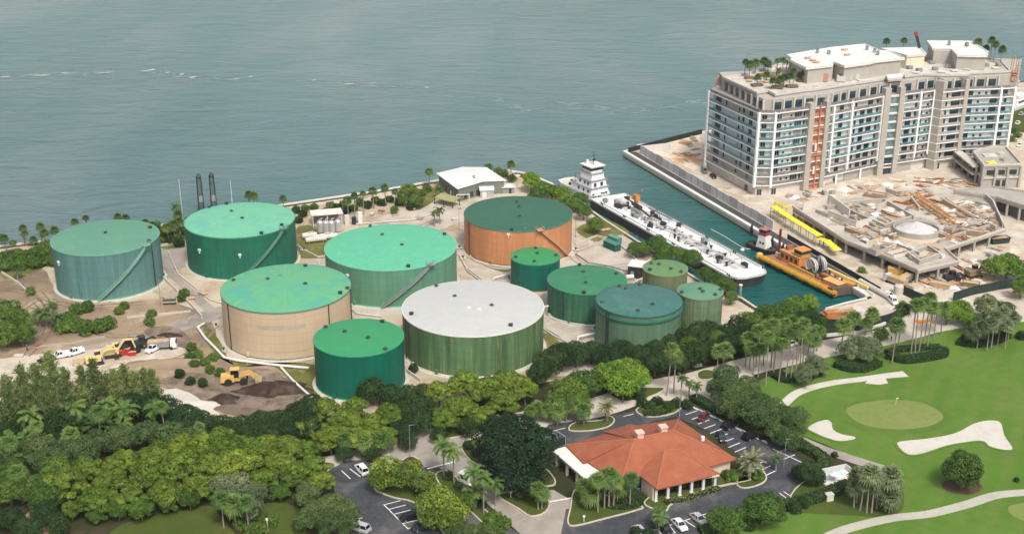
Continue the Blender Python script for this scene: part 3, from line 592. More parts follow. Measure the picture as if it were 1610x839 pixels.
prismthing('pipe_rack', 'small open timber frame shelter at the road junction', 'shelter', 268, 477, .1, [
    ('post', M_wood, lambda b: [b.box((x, y, 1.4), (.3, .3, 2.8)) for x in (-2.2, 2.2) for y in (-1.3, 1.3)]),
    ('roof', plain('grey_boards', (.36, .31, .25)), lambda b: [b.box((0, -1.5 + i * .6, 2.9), (5, .5, .15)) for i in range(6)]), ('shelf', M_conc, lambda b: b.box((0, 0, .8), (4.2, 2.4, .15)))])
# pipe runs and valve stations of the yard
pipeline([(500, 410), (508, 430), (530, 462), (560, 492), (600, 497)], .22, M_offw, 'pale pipe along the concrete between cream and aqua roofed tanks', .4)
pipeline([(722, 400), (735, 425), (770, 452), (840, 505)], .22, M_offw, 'long pale pipe running behind the white roofed tank', .45)
pipeline([(265, 395), (280, 430), (330, 470), (355, 478)], .2, M_offw, 'thin pale pipe along the ramp left of the deep green tank', .4)
pipeline([(700, 330), (650, 345), (560, 352)], .2, M_offw, 'thin pale pipe behind the aqua roofed tank toward the silver vessels', .4)
pipeline([(905, 398), (925, 412), (960, 418), (1000, 430)], .2, M_grey, 'grey pipe across the concrete right of the rusty peach tank', .4)
pipeline([(868, 500), (900, 508), (930, 512)], .2, M_offw, 'short pale pipe at the foot of the mid green tank', .4)
vs_ = [(246, 405), (258, 436), (352, 553), (548, 470), (560, 470), (630, 570), (722, 392), (728, 408), (905, 395), (800, 440), (862, 495), (935, 520), (340, 515), (478, 395), (655, 480)]
vs_.sort()
for i, (x, y) in enumerate(vs_):
    t = thing('valve_station', '%s small valve station on the tank yard ground' % ordn(i, len(vs_)), 'valve', at(x, y), i * .7, 'valve stations in the tank yard')
    MB().tube([(-1.2, 0, .5), (1.2, 0, .5)], .22, 7).build('pipe', M_offw, t); MB().box((0, 0, .25), (.6, .9, .5)).build('plinth', M_conc, t); MB().cyl((0, 0, .5), .2, .8, 8).cyl((0, 0, 1.25), .4, .1, 10).build('valve_wheel', M_dark, t)
for i, (x, y, h_) in enumerate(sorted([(470, 402, 8), (641, 500, 9), (655, 505, 9), (722, 362, 8), (905, 372, 8), (540, 352, 7), (252, 470, 7), (1000, 405, 8)])):
    t = thing('yard_pole', '%s slim grey light pole standing in the tank yard' % ordn(i, 8), 'pole', at(x, y), 0, 'light poles in the tank yard')
    MB().lathe([(.11, 0), (.06, h_)], 7, capt=True).build('shaft', M_grey, t); MB().box((.4, 0, h_), (.9, .25, .12)).build('lamp_head', M_dark, t)
crt = sorted([(228, 545), (300, 470), (310, 462), (650, 330), (660, 345), (622, 340), (600, 335), (585, 338), (945, 365), (955, 362), (1010, 415), (60, 545), (30, 560), (320, 465), (470, 370), (715, 345), (885, 395)])
for i, (x, y) in enumerate(crt):
    t = thing('pallet_stack', '%s low stack of pallets and boards in the tank yard' % ordn(i, len(crt)), 'pallet stack', at(x, y), i * 1.1, 'pallet stacks in the tank yard'); k_ = 2 + i % 3
    for q in range(k_): MB().box((0, 0, .15 + q * .28), (2.2 + .3 * (q % 2), 1.4, .2)).build('pallet', [M_wood, M_offw, M_conc, M_rust][(i + q) % 4], t)
# process plant behind the aqua roofed tank
t = thing('canopy', 'pale canopy roof on posts beside the silver vessels', 'canopy', at(514, 351), .25)
MB().box((0, 0, 4.2), (11, 6, .25)).build('roof', plain('pale_roof_sheet', (.68, .62, .55)), t)
for x in (-5, 0, 5):
    for y in (-2.6, 2.6): MB().box((x, y, 2.05), (.25, .25, 4.1)).build('post', M_offw, t)
MB().box((0, 2.2, 1.6), (9, .2, 3.0)).build('back_wall', M_grey, t)
vz = plain('silver_vessel', (.46, .46, .45), .4, .15, metal=.3)
for i, (x, y) in enumerate([(504, 366), (513, 366), (522, 366), (532, 364)]):
    t = thing('process_vessel', 'silver upright process vessel, %s of four below the pale canopy' % ordn(i, 4), 'vessel', at(x, y), 0, 'silver vessels by the canopy')
    MB().lathe([(1.15, .4), (1.15, 3.9), (.8, 4.4), (.1, 4.6)], 16, capb=True, capt=True).build('body', vz, t)
    MB().cyl((0, 0, 0), .9, .4, 12).build('skirt', M_grey, t); MB().tube([(0, 0, 4.5), (0, 0, 5.1), (.9, .6, 5.1)], .12).build('pipe', M_offw, t)
for i, (x, y, l) in enumerate([(487, 375, 5), (497, 381, 7), (512, 377, 8)]):
    t = thing('filter_unit', 'white horizontal filter tank on a skid, %s of three on the grass edge' % ordn(i, 3), 'filter tank', at(x, y), .35, 'white filter tanks')
    MB().tube([(-l / 2, 0, 1.2), (l / 2, 0, 1.2)], .85, 14).build('tank', M_offw, t); mb = MB()
    for s in (-.35, .35): mb.box((l * s, 0, .3), (.3, 1.5, .6))
    mb.build('saddle', M_grey, t); MB().tube([(-l / 2, .2, 1.9), (l * .2, .2, 2.4), (l / 2, -.4, 1.7)], .14).build('pipe', M_white, t)
t = thing('vent_stack', 'two white box housings with a dark pump beside the vessels', 'pump house', at(556, 352), .2)
MB().box((-2.2, 0, 1.7), (1.6, 1.6, 3.4)).build('housing', M_offw, t); MB().box((2.4, .6, 2), (1.5, 1.8, 4)).build('housing', M_white, t); MB().cyl((.2, -.2, 0), .8, 2.6, 12).build('pump', M_dark, t)
# loading jetty masts and poles
for nm, px, py, ph, lab in (('lattice_mast', 317, 331, 272, 'black lattice mast behind the deep green tank, left of the pair'), ('lattice_mast', 337, 330, 270, 'black lattice mast behind the deep green tank, right of the pair')):
    p = at(px, py); h = zat(p.x, p.y, ph); t = thing(nm, lab, 'mast', p, .3, 'black lattice masts')
    for sx_ in (-1, 1):
        for sy in (-1, 1): MB().bar((sx_ * .95, sy * .95, 0), (sx_ * .7, sy * .7, h * .88), .34).build('leg', M_dark, t)
    mb = MB(); k = 9
    for i in range(k):
        for s in (-1, 1):
            z0, z1 = h * .88 * i / k, h * .88 * (i + 1) / k; mb.bar((-.9, s * .9, z0), (.85, s * .85, z1), .12); mb.bar((s * .9, .9, z0), (s * .85, -.85, z1), .12)
            mb.bar((-.88, s * .88, z1), (.88, s * .88, z1), .14)
    mb.build('bracing', M_dark, t); MB().lathe([(1.0, h * .86), (1.0, h * .9), (.15, h)], 6, capt=True).build('mast_head', M_dark, t)
    MB().box((0, -1.1, h * .33), (1.3, .5, 2.2)).build('winch_box', M_grey, t)
for px, py, ph, lab in ((288, 350, 281, 'thin white flagpole left of the black masts'), (366, 330, 283, 'thin white pole behind the deep green tank roof')):
    p = at(px, py); t = thing('pole', lab, 'pole', p); h = zat(p.x, p.y, ph)
    MB().lathe([(.16, 0), (.08, h)], 8, capt=True).build('shaft', M_offw, t); MB().cyl((0, 0, 0), .4, .3, 10).build('foot', M_conc, t)
# ------------------------------------------------------------------ waterfront house
ch = [(684, 289), (718, 312), (793, 296), (766, 286), (725, 279)]
zh = 5.2
rt = pts([(686, 273), (719, 297.5), (738, 292), (759, 285.5), (796, 284), (765, 263.5), (727, 263)], zh); o = sum(rt, Vector()) / len(rt); o.z = 0
t = thing('waterfront_house', 'grey green seaside house with a broad white roof', 'house', o)
rl_ = [(p - o) for p in rt]; inn = [p * .93 for p in rl_]
wl = MB(); wl.prism(inn, 0, zh - .1); wl.build('wall', plain('grey_green_wall', (.17, .19, .15), .8, .12), t)
rf = MB().prism(rl_, zh - .1, zh + .18)
hub = Vector((.5, .5, zh + 1.1)); k = len(rl_)
rf.add([(p.x, p.y, zh + .18) for p in rl_] + [(p.x * .25, p.y * .25, zh + 1.2) for p in rl_], [(i, (i + 1) % k, k + (i + 1) % k, k + i) for i in range(k)] + [tuple(range(k, 2 * k))])
rfo = rf.build('roof', M_white, t); MB().box((1, -3, zh + 1.2), (.9, .9, 1.4)).build('chimney', M_grey, rfo)
for i in range(4):
    a, b_ = inn[0], inn[1]; q = a.lerp(b_, .15 + .22 * i); d = (b_ - a); MB().box((q.x, q.y, 1.6), (1.3, .3, 1.5), atan2(d.y, d.x)).build('window', M_win, t)
for i in range(3):
    a, b_ = inn[1], inn[3]; q = a.lerp(b_, .3 + .25 * i); d = b_ - a; MB().box((q.x, q.y - .2, 1.7), (1.2, .9, 1.6), atan2(d.y, d.x)).build('window', M_win, t)
MB().box((inn[0].lerp(inn[1], .62).x, inn[0].lerp(inn[1], .62).y, 1.1), (1.0, .35, 2.2), atan2((inn[1] - inn[0]).y, (inn[1] - inn[0]).x)).build('door', M_white, t)
prismthing('shed', 'small shed with light grey pitched roof in front of the white roofed house', 'shed', 765, 308, .12, [
    ('wall', plain('grey_wall', (.35, .35, .33)), lambda b: b.box((0, 0, 1.4), (5, 3.6, 2.8))), ('roof', plain('blue_grey_roof', (.46, .52, .52)), lambda b: b.add([(-2.8, -2.1, 2.7), (2.8, -2.1, 2.7), (2.8, 0, 3.9), (-2.8, 0, 3.9), (2.8, 2.1, 2.7), (-2.8, 2.1, 2.7)], [(0, 1, 2, 3), (3, 2, 4, 5), (0, 3, 5), (1, 4, 2), (0, 5, 4, 1)])), ('door', M_white, lambda b: b.box((-1, -1.83, 1.1), (1.6, .06, 2.1)))])
prismthing('shed', 'small hut with white hipped roof right of the house', 'shed', 799, 302, .1, [
    ('wall', M_grey, lambda b: b.box((0, 0, 1.2), (4.4, 3.4, 2.4))), ('roof', M_offw, lambda b: b.add([(-2.8, -2.2, 2.4), (2.8, -2.2, 2.4), (2.8, 2.2, 2.4), (-2.8, 2.2, 2.4), (-1, 0, 3.4), (1, 0, 3.4)], [(0, 1, 5, 4), (1, 2, 5), (2, 3, 4, 5), (3, 0, 4), (3, 2, 1, 0)])), ('door', M_dark, lambda b: b.box((.6, -1.73, 1), (.9, .06, 2)))])
prismthing('pergola', 'olive roofed open carport in front of the house', 'carport', 703, 322, -.62, [
    ('roof', plain('olive_roof', (.30, .30, .14)), lambda b: b.box((0, 0, 2.8), (9, 4.6, .2), 0, .12)), ('post', M_dark, lambda b: [b.box((x, y, 1.35), (.2, .2, 2.7)) for x in (-4.2, 0, 4.2) for y in (-2, 2)]), ('floor', plain('deck_boards', (.5, .45, .28)), lambda b: b.box((0, 3.4, .12), (9, 2.4, .2)))])
prismthing('goalpost_frame', 'white pipe gate frame in front of the house corner', 'pipe frame', 728, 318, .15, [
    ('post', M_white, lambda b: [b.tube([(x, 0, 0), (x, 0, 3)], .16) for x in (-2.3, 2.3)]), ('beam', M_white, lambda b: b.tube([(-2.4, 0, 3), (2.4, 0, 3)], .16))])
# seawall along the open water
sw = [Vector((p[0], p[1], 0)) for p in SHORE[:11]]
tag(MB().wall(sw, 1.1, -4, .45).build('seawall', plain('seawall_concrete', (.62, .58, .53), .8, .15)), 'pale seawall along the open water behind the tank yard', 'seawall')
# shoreline along barge and basin
sw = [Vector((p[0], p[1], 0)) for p in SHORE[10:24]]
tag(MB().wall(sw, .8, -4, .3).build('dock_wall', M_pale), 'pale dock wall beside the moored white barge', 'dock wall')
# rocks on the shore right of the house
rk = random.Random(5)
for i in range(14):
    p = at(rk.uniform(798, 836), rk.uniform(270, 300)); mb = MB(); s = rk.uniform(.7, 1.5)
    mb.lathe([(s * .6, -.2), (s, .1), (s * .8, s * .5), (s * .3, s * .75)], 6, capt=True); mb.v = [(x * rk.uniform(.8, 1.2), y * rk.uniform(.8, 1.2), z) for x, y, z in mb.v]
    tag(mb.build('boulder', plain('pale_rock', (.5, .42, .34), .9, .3), loc=p), 'pale boulder on the bank right of the white roofed house', 'boulder', 'boulders on the bank')
# open sea foam line
fr = random.Random(11)
mb = MB()
fl = [(-30, 122), (20, 121), (100, 116), (140, 116), (175, 114), (235, 111), (300, 122), (375, 124), (490, 127), (540, 133), (590, 134), (660, 138)]
def foamline(fl, dens, wd):
    L = smooth_line([at(x, y, WL + .05)[:] for x, y in fl], 12)
    for a, b_ in zip(L, L[1:]):
        for q in range(dens):
            if fr.random() < .35:
                p = a.lerp(b_, fr.random()); l = fr.uniform(1, 9) * wd; h = fr.uniform(.5, 2.0) * wd
                off = Vector((0, fr.gauss(0, 3.5))); n = 7; ang = fr.uniform(-.2, .2)
                poly = [(p.x + l / 2 * cos(2 * pi * i / n) * fr.uniform(.6, 1.1), p.y + off.y + ang * l * cos(2 * pi * i / n) + h / 2 * sin(2 * pi * i / n) * fr.uniform(.5, 1.2)) for i in range(n)]
                mb.sheet(poly, WL + .04 + fr.random() * .1)
foamline(fl, 1, .55)
for a, b_, k in ((83, 97, 1.6), (96, 108, 1.6), (142, 175, 1.7), (215, 240, 1.8), (255, 264, 1.5), (282, 308, 1.8), (385, 398, 1.5), (485, 500, 1.5), (528, 570, 1.3)):
    pass
for (x, y, l, h) in ((103, 115.5, 13, 4), (160, 115, 30, 3), (225, 112.5, 20, 4), (237, 110.5, 14, 5), (262, 114.5, 10, 3), (285, 117.5, 10, 5), (302, 122, 14, 5), (393, 121, 10, 3), (492, 126.5, 11, 3), (545, 133, 22, 4), (580, 132, 25, 3), (4, 122, 24, 4), (60, 119, 40, 3), (370, 124, 16, 3), (670, 138, 10, 3)):
    p = at(x, y, WL); u = dep(p) / FOC; n = 14; poly = []
    for i in range(n):
        a = 2 * pi * i / n; poly.append((p.x + l * u * .5 * cos(a) * fr.uniform(.7, 1.1), p.y + h * u * 1.2 * sin(a) * fr.uniform(.3, 1.0) + sin(i) * .8))
    mb.sheet(poly, WL + .2 + fr.random() * .1)
foamline([(775, 158), (800, 163), (830, 172), (880, 163), (940, 170), (985, 172)], 1, .5); foamline([(1078, 166), (1095, 160), (1112, 163)], 2, .5)
mb2 = MB(); mb, keep = mb2, mb
foamline(fl, 2, 1.3); foamline([(690, 148), (775, 158), (800, 163), (830, 172), (880, 163), (940, 170), (985, 172), (1060, 168)], 2, 1.2)
mb = keep
tag(mb2.build('foam_streak', ground('thin_foam', [(.20, .275, .26), ((.15, .245, .23), .2, .4, .6)], .8)), kind='stuff')
tag(mb.build('sea_foam', M_foam), kind='stuff')
# ------------------------------------------------------------------ quay of the building site
M_quay = plain('quay_concrete', (.52, .48, .40), .85, .2, .25, stretch=(1, 1, .4))
qw = [qp(2, -.2), qp(QL, -.2), Vector((Q2.x, Q2.y + .3, 0)), Vector((150, 573, 0)), Vector((262, 635, 0))]
t = thing('quay_wall', 'pale concrete quay wall along the building site channel', 'quay wall', qp(0, 0))
o = qp(0, 0)
MB().wall([p - o for p in qw], 1.0, -4, -.1).build('wall_face', M_quay, t)
MB().wall([p - o for p in qw], 1.5, -.1, .75).build('wall_cap', plain('quay_cap', (.66, .63, .57), .8, .12), t)
MB().wall([p - o - Vector((0, 0, 0)) - nq * .55 for p in qw[:2]], .12, -2.6, -1.3).build('stained_waterline', plain('wet_concrete', (.13, .12, .08), .7, .2), t)
for i in range(9):
    p = qp(14 + i * 6.6, -1.1)
    f = thing('fender_pile', 'black fender pile on the quay, %s along the yellow dredge' % ordn(8 - i, 9), 'fender pile', p, 0, 'fender piles along the quay')
    MB().lathe([(.38, -4), (.38, 1.6), (.2, 1.9)], 10, capt=True).build('pile', M_dark, f); MB().cyl((0, 0, -.8), .6, 1.5, 10).build('collar', M_rub, f)
# dark mesh fence round the point
L = [qp(QL - 40, .9), qp(QL - 1, .9), Vector((Q2.x - .6, Q2.y - 1.2, 0))]; o = L[1]
tf = thing('mesh_fence', 'dark mesh fence round the seaward point of the building site', 'fence', o)
MB().wall([p - o for p in L[1:]], .1, 0, 2.3).build('mesh', M_tarp, tf)
mb = MB()
for i in range(11):
    p = L[1].lerp(L[2], i / 10) - o; MB().box((p.x, p.y - .12, 1.25), (.14, .14, 2.5)).build('post', M_dark, tf)
# white hoarding along the walkway
hs = [qp(s, 5.2) for s in (QL - 4, QL - 45, QL - 75, QL - 105)]
o = hs[0]; th = thing('site_hoarding', 'long pale hoarding wall between quay walkway and apartment block', 'hoarding', o)
M_hoard = plain('hoarding_panel', (.60, .58, .54), .75, .1, .2)
MB().wall([p - o for p in [hs[0] + nq * 14, hs[0]]], .3, 0, 3.4).build('end_panel', M_hoard, th)
for i in range(21):
    a = qp(QL - 4 - i * 4.85, 5.2) - o; b_ = qp(QL - 4 - (i + 1) * 4.85 + .12, 5.2) - o
    MB().wall([a, b_], .28, 0, 3.6 + .25 * ((i * 7) % 3 == 0)).build('panel', [M_hoard, M_hoard, M_offw, plain('hoarding_grey', (.42, .42, .40), .8, .1)][(i * 5) % 4], th)
    MB().box((a.x, a.y, 1.8), (.4, .4, 3.8), atan2(dq.y, dq.x)).build('post', M_conc, th)
# lower green screen fence on the near half of the quay
L = [qp(s, 5.0) for s in (54, 36, 18, 3)]; o = L[-1]
t = thing('screen_fence', 'dark green screened fence beside the yellow dredge quay', 'fence', o)
MB().wall([p - o for p in L], .12, .1, 2.0).build('screen', M_tarp, t)
for i in range(14):
    p = qp(3 + i * 3.9, 5.15) - o; MB().box((p.x, p.y, 1.05), (.12, .12, 2.1)).build('post', M_grey, t)
# ------------------------------------------------------------------ apartment block under construction
Z1 = 32.0; GF = 4.4; FH = (Z1 - GF) / 8
FA = [Vector((x, y)) for x, y in ((77, 478.8), (90.3, 444.8), (96.5, 444.6), (110, 451), (118.5, 455.2), (121, 457), (129.2, 462), (143.3, 471), (152, 474), (160, 477.6), (166, 480.6), (168.2, 477.6), (179, 481.8), (193.5, 484), (199.5, 485.4))]
TY = ['bal', 'bal', 'bal', 'lift', 'nar', 'balb', 'balb', 'shaft', 'balb', 'balb', 'solid', 'gbal', 'bal', 'nar']
O = Vector((91, 446, 0))
ab = thing('apartment_block', 'curved ten storey apartment block under construction with white fins', 'apartment building', O)
def lc(p, z=0): return Vector((p[0] - O.x, p[1] - O.y, z))
M_slab = plain('white_slab_edge', (.80, .79, .76), .7, .08); M_bwall = plain('beige_render', (.40, .37, .325), .85, .1, .15); M_bw2 = plain('pale_blue_panel', (.66, .76, .76), .8, .08, .2); M_bw3 = plain('pale_beige_render', (.58, .54, .48), .85, .1, .2); M_fin = plain('white_fin', (.84, .83, .81), .6, .06)
M_gl = glass('balcony_glass_teal', (.13, .22, .23), .15); M_gl2 = glass('balcony_glass_grey', (.20, .195, .19), .35); M_gpar = plain('grey_parapet', (.36, .33, .29), .85, .12); M_lift = plain('orange_lift_mesh', (.50, .22, .14), .75, .25, .8)
M_floor = plain('balcony_floor', (.38, .35, .31), .85, .12)
BACK = [(214, 519), (190, 523), (150, 512), (118, 500), (100, 497), (83, 494)]
def inset(i, d):       # facade corner i moved inward by d
    def n(a, b):
        e = (b - a).normalized(); return Vector((-e.y, e.x))
    if i == 0: q = n(FA[0], FA[1])
    elif i == len(FA) - 1: q = n(FA[-2], FA[-1])
    else:
        q = n(FA[i - 1], FA[i]) + n(FA[i], FA[i + 1]); q = q / max(.5, q.length ** 2 / 2 if q.length > 1e-6 else 1); 
    return FA[i] + q * d
INN = [inset(i, 1.5) for i in range(len(FA))]
INN[0] = FA[0] + (FA[1] - FA[0]).normalized() * .3 + Vector((1.9, .6))
core = [lc(p) for p in INN] + [lc(p) for p in BACK]
MB().prism(core, 0, Z1 - .1).build('core_wall', M_bwall, ab)
def bperp(a, b): e = (b - a).normalized(); return Vector((-e.y, e.x))
outl = [lc(p) for p in FA] + [lc(p) for p in BACK]
for k in range(9):
    z = GF + FH * k
    if k == 8:
        MB().prism(outl, z - .38, z + .05).build('floor_slab', M_slab, ab)
    else:
        MB().wall([lc(p + Vector((0, 0))) for p in [inset(i, 1.0) for i in range(len(FA))]], 2.06, z - .34, z).build('floor_slab', M_slab, ab)
NW = [0]; extra = MB()
rwin = random.Random(12); M_wb = glass('blue_window_glass', (.05, .11, .15)); M_wk = plain('window_blind', (.34, .35, .34), .5, .2); M_wd = glass('black_window_glass', (.012, .02, .025))
def window(p, a, wd, z, h, m=None):
    """a window unit: frame mullions and dark glass on the wall at p"""
    d = Vector((cos(a), sin(a), 0)); nq_ = Vector((sin(a), -cos(a), 0))
    c = lc(p) + Vector((0, 0, z + h / 2)) + nq_ * .06
    tgt = extra if NW[0] >= 92 else MB()
    tgt.box(c, (wd, .14, h), a)
    if NW[0] < 92:
        wn = tgt.build('window', rwin.choice([M_win, M_win, M_wb, M_wd, M_wd, M_wk]), ab)
        f = MB(); nm = max(1, round(wd / 1.1))
        for q in range(nm + 1): f.box(c + d * (wd * (q / nm - .5)) + nq_ * .06, (.09, .1, h), a)
        f.box(c + Vector((0, 0, h / 2)) + nq_ * .06, (wd, .1, .1), a); f.build('frame', M_offw, wn)
    NW[0] += 1
PAT = {0: [(.13, 4.2, 2.4), (.30, 1.0, 2.2), (.58, 1.2, 1.6), (.67, 1.4, 2.2), (.82, 2.4, 2.3), (.95, .8, 2.2)], 1: [(.3, 1.8, 2.3)], 2: [(.16, 2.2, 2.4), (.36, .9, .9), (.53, .9, .9), (.75, 3.2, 2.4), (.94, 1.0, 2.3)],
       5: [(.12, .9, 2.3), (.55, 2.0, 2.3)], 6: [(.2, .9, 2.2), (.42, 2.4, 2.3), (.66, 2.8, 2.3), (.9, 1.2, 2.2)], 8: [(.18, .8, 2.2), (.5, 2.6, 2.3), (.88, .9, 2.2)], 9: [(.25, 1.0, 2.3), (.65, 1.0, 1.5)],
       11: [(.18, 1.6, 2.3), (.62, 4.2, 2.3)], 12: [(.16, 2.6, 2.4), (.42, .9, 1.0), (.62, .9, 1.0), (.85, 3.0, 2.4)], 13: [(.3, 1.3, 2.4)]}
for i, ty in enumerate(TY):
    a, b_ = FA[i], FA[i + 1]; ia, ib = INN[i], INN[i + 1]; ang = atan2((b_ - a).y, (b_ - a).x); L = (b_ - a).length; d = (b_ - a).normalized(); inn = bperp(a, b_)
    wang = atan2((ib - ia).y, (ib - ia).x)
    for k in range(9):
        z0 = GF + FH * (k - 1) if k else 0; z1 = z0 + (FH if k else GF) - .34
        row = 8 - k                                  # 0 = top of the nine
        tealrow = 1 <= row <= 5
        if ty in ('bal', 'balb', 'nar', 'gbal'):
            MB().wall([lc(ia - inn * .04), lc(ib - inn * .04)], .05, z0 + .02, z1).build('wall_panel', M_bw2 if tealrow or (row == 0 and i in (1, 12)) else M_bw3, ab)  # wall panels of the teal glass rows are coloured pale blue
            for f, wd, h in PAT.get(i, []):
                if k == 0 and wd < 1.1: continue
                if k == 0 and i == 0 and f < .8: continue
                if (k * 7 + i * 3 + int(f * 10)) % 13 == 0: continue
                window(ia.lerp(ib, f) - inn * .05, wang, min(wd, L * .8), z0 + (.1 if h > 1.2 else 1.0), h)
            if ty == 'nar': window(ia.lerp(ib, .5) - inn * .05, wang, 1.2, z0 + .1, 2.3)
            if k > 0 and ty != 'gbal':
                m = M_gl if tealrow and i not in (8, 9) else (M_gl if i in (8, 9) and 3 <= row <= 5 else M_gl2)
                MB().wall([lc(a + d * .3 + inn * .12), lc(b_ - d * .3 + inn * .12)], .06, z0 + .02, z0 + 1.12).build('balcony_glass', m, ab)
            if ty == 'gbal' and k > 0:
                MB().wall([lc(a + d * .9 + inn * .15), lc(b_ - d * .3 + inn * .15)], .25, z0 + .01, z0 + 1.0).build('balcony_parapet', M_gpar, ab)
            if k == 0 and i in (5, 6, 8): MB().wall([lc(a + d * .3 + inn * 1.2), lc(b_ - d * .3 + inn * 1.2)], .3, 0, GF - .9 if i != 5 else 1).build('ground_wall', M_gpar, ab)
    if ty == 'lift':
        for k in range(9):
            z0 = GF + FH * (k - 1) if k else 0
            MB().wall([lc(a + d * 2.6 + inn * .5), lc(b_ - d * 1.9 + inn * .5)], .5, z0 + .05, z0 + (2.0 if k else 2.6)).build('lift_mesh', M_lift, ab)
            MB().wall([lc(a + d * 2.6 - inn * .15), lc(b_ - d * 1.9 - inn * .15)], .35, z0 + 2.2, z0 + 2.7).build('lift_landing', M_rust if k % 3 else M_lift, ab)
        MB().box(lc(a + d * 5.2 - inn * .4, 17.5), (.35, .35, 33), ang).build('hoist_mast', M_lift, ab)
        MB().box(lc(a + d * 1.2 + inn * .6, 17), (2.4, 2.6, 34.2), ang).build('shaft_wall', M_bwall, ab); MB().box(lc(b_ - d * .9 + inn * .6, 17), (1.9, 2.6, 34.2), ang).build('shaft_wall', M_bwall, ab)
        for q, zz in ((.45, 8), (.5, 17)): MB().box(lc(a + d * 4.2 - inn * .5, zz), (.8, .5, 3), ang).build('hoist_cage', M_white, ab)
    if ty == 'shaft':
        MB().box(lc(a + d * 1.4 + inn * .6, 17.5), (2.6, 2.8, 35), ang).build('shaft_wall', M_bwall, ab)
        MB().box(lc(b_ - d * 1.2 + inn * .6, 17.5), (2.2, 2.8, 35), ang).build('shaft_wall', M_bwall, ab)
        for k in range(9):
            z0 = GF + FH * (k - 1) if k else 0
            MB().wall([lc(a + d * 2.8 + inn * .35), lc(b_ - d * 2.4 + inn * .35)], .2, z0 + .05, z0 + 2.6).build('shaft_glazing', M_gl if 1 < k else M_win, ab)
            MB().wall([lc(a + d * 2.8 - inn * .1), lc(b_ - d * 2.4 - inn * .1)], .3, z0 + 2.7, z0 + 3.3).build('shaft_sill', M_offw, ab)
    if ty == 'solid': MB().prism([lc(a), lc(b_), lc(b_ + inn * 2.4), lc(a + inn * 2.4)], 0, Z1 + 4).build('shaft_wall', M_bwall, ab)
    if ty == 'gbal': MB().box(lc(b_ - d * .2 + inn * .5, 18), (1.9, 1.5, 36), ang).build('shaft_wall', M_bwall, ab)
fins = [(0, Z1), (1, Z1), (2, Z1), (5, Z1 - .2), (7, Z1 - .1), (8, Z1), (10, Z1), (13, Z1), (14, Z1)]
for i, zt in fins:
    q = inset(i, .25); dd = FA[min(i + 1, len(FA) - 1)] - FA[max(i - 1, 0)]
    z0 = 3.6 if i in (1, 2) else 0 if i == 0 else 6
    if i in (13, 14): z0 = 8
    MB().box(lc(q, (z0 + zt) / 2 + .1), (.85, 1.0, zt - z0 + .2), atan2(dd.y, dd.x)).build('fin', M_fin, ab)
for i, f in ((6, .0), (8, .98)):
    q = FA[i].lerp(FA[i + 1], f) + bperp(FA[i], FA[i + 1]) * .2; MB().box(lc(q, 18.9), (.8, .9, 26.6), atan2((FA[i + 1] - FA[i]).y, (FA[i + 1] - FA[i]).x)).build('fin', M_fin, ab)
for i in range(0, 8, 1):    # square columns at the foot of the block
    q = FA[i].lerp(FA[i + 1], .5) + bperp(FA[i], FA[i + 1]) * .4
    if i in (5, 6): MB().box(lc(q, 2.1), (.6, .6, 4.2)).build('column', M_fin, ab)
if extra.v: tag(extra.build('window', M_win, ab), kind='stuff')
# tenth storey, set back
T10 = [inset(i, 3.4) for i in range(len(FA))]
t10 = [lc(at(1139, 137, 33)), *[lc(p) for p in T10[1:4]], lc(inset(4, 1.5)), lc(inset(5, 2)), *[lc(p) for p in T10[6:-1]], lc(inset(14, 5)), *[lc(p) for p in BACK]]
MB().prism(t10, Z1 + .05, Z1 + 4.2).build('penthouse_wall', M_bwall, ab)
for i in range(len(t10) - 8):
    a, b_ = t10[i], t10[i + 1]; L = (b_ - a).length
    if L < 5: continue
    n = int(L / 4.6); ang = atan2((b_ - a).y, (b_ - a).x); e = bperp(a.xy, b_.xy).to_3d()
    for q in range(n):
        c = a.lerp(b_, (q + .5) / n) - e * .08; MB().box((c.x, c.y, Z1 + 1.7), (3.0, .14, 2.8), ang).build('penthouse_window', M_win, ab)
    for q in range(n + 1):
        c = a.lerp(b_, q / n) - e * .3; MB().box((c.x, c.y, Z1 + 2.1), (.6, .7, 4.1), ang).build('penthouse_column', M_offw, ab)
MB().sheet(outl, Z1 + .055).build('terrace_floor', plain('terrace_floor', (.30, .26, .235), .9, .15, .4), ab)
# terrace balustrade of the tenth storey
for i, ty in enumerate(TY):
    if ty not in ('lift', 'shaft', 'solid'):
        d = (FA[i + 1] - FA[i]).normalized(); inn = bperp(FA[i], FA[i + 1])
        MB().wall([lc(FA[i] + d * .3 + inn * .3), lc(FA[i + 1] - d * .3 + inn * .3)], .06, Z1 + .06, Z1 + 1.1).build('terrace_rail', M_gl2, ab)
RZ = 37.0
roofp = [lc(p) for p in pts([(1137, 123), (1190, 147), (1208, 144), (1219, 150), (1267, 143), (1285, 141), (1302, 138.5), (1345, 132), (1390, 125.5), (1394, 121), (1419, 118), (1423, 121), (1450, 118), (1478, 119), (1522, 119), (1526, 116), (1588, 113)], RZ)]
roofp += [lc(p) for p in pts([(1573, 96), (1500, 84), (1380, 84), (1245, 96), (1180, 116)], RZ)]
MB().prism(roofp, RZ - 1.1, RZ - .25).build('roof_slab', plain('roof_edge_render', (.33, .31, .28), .85, .1), ab)
MB().prism([p * 1.0 for p in roofp], RZ - .24, RZ - .1).build('roof_deck', ground('roof_deck', [(.50, .46, .40), ((.58, .55, .50), .08, .45, .6), ((.34, .28, .21), .15, .55, .68), ((.28, .27, .26), .4, .58, .75)], .9), ab)
MB().wall(roofp, .5, RZ - .2, RZ + .6, True).build('roof_parapet', plain('roof_parapet_grey', (.50, .48, .44), .8, .1), ab)
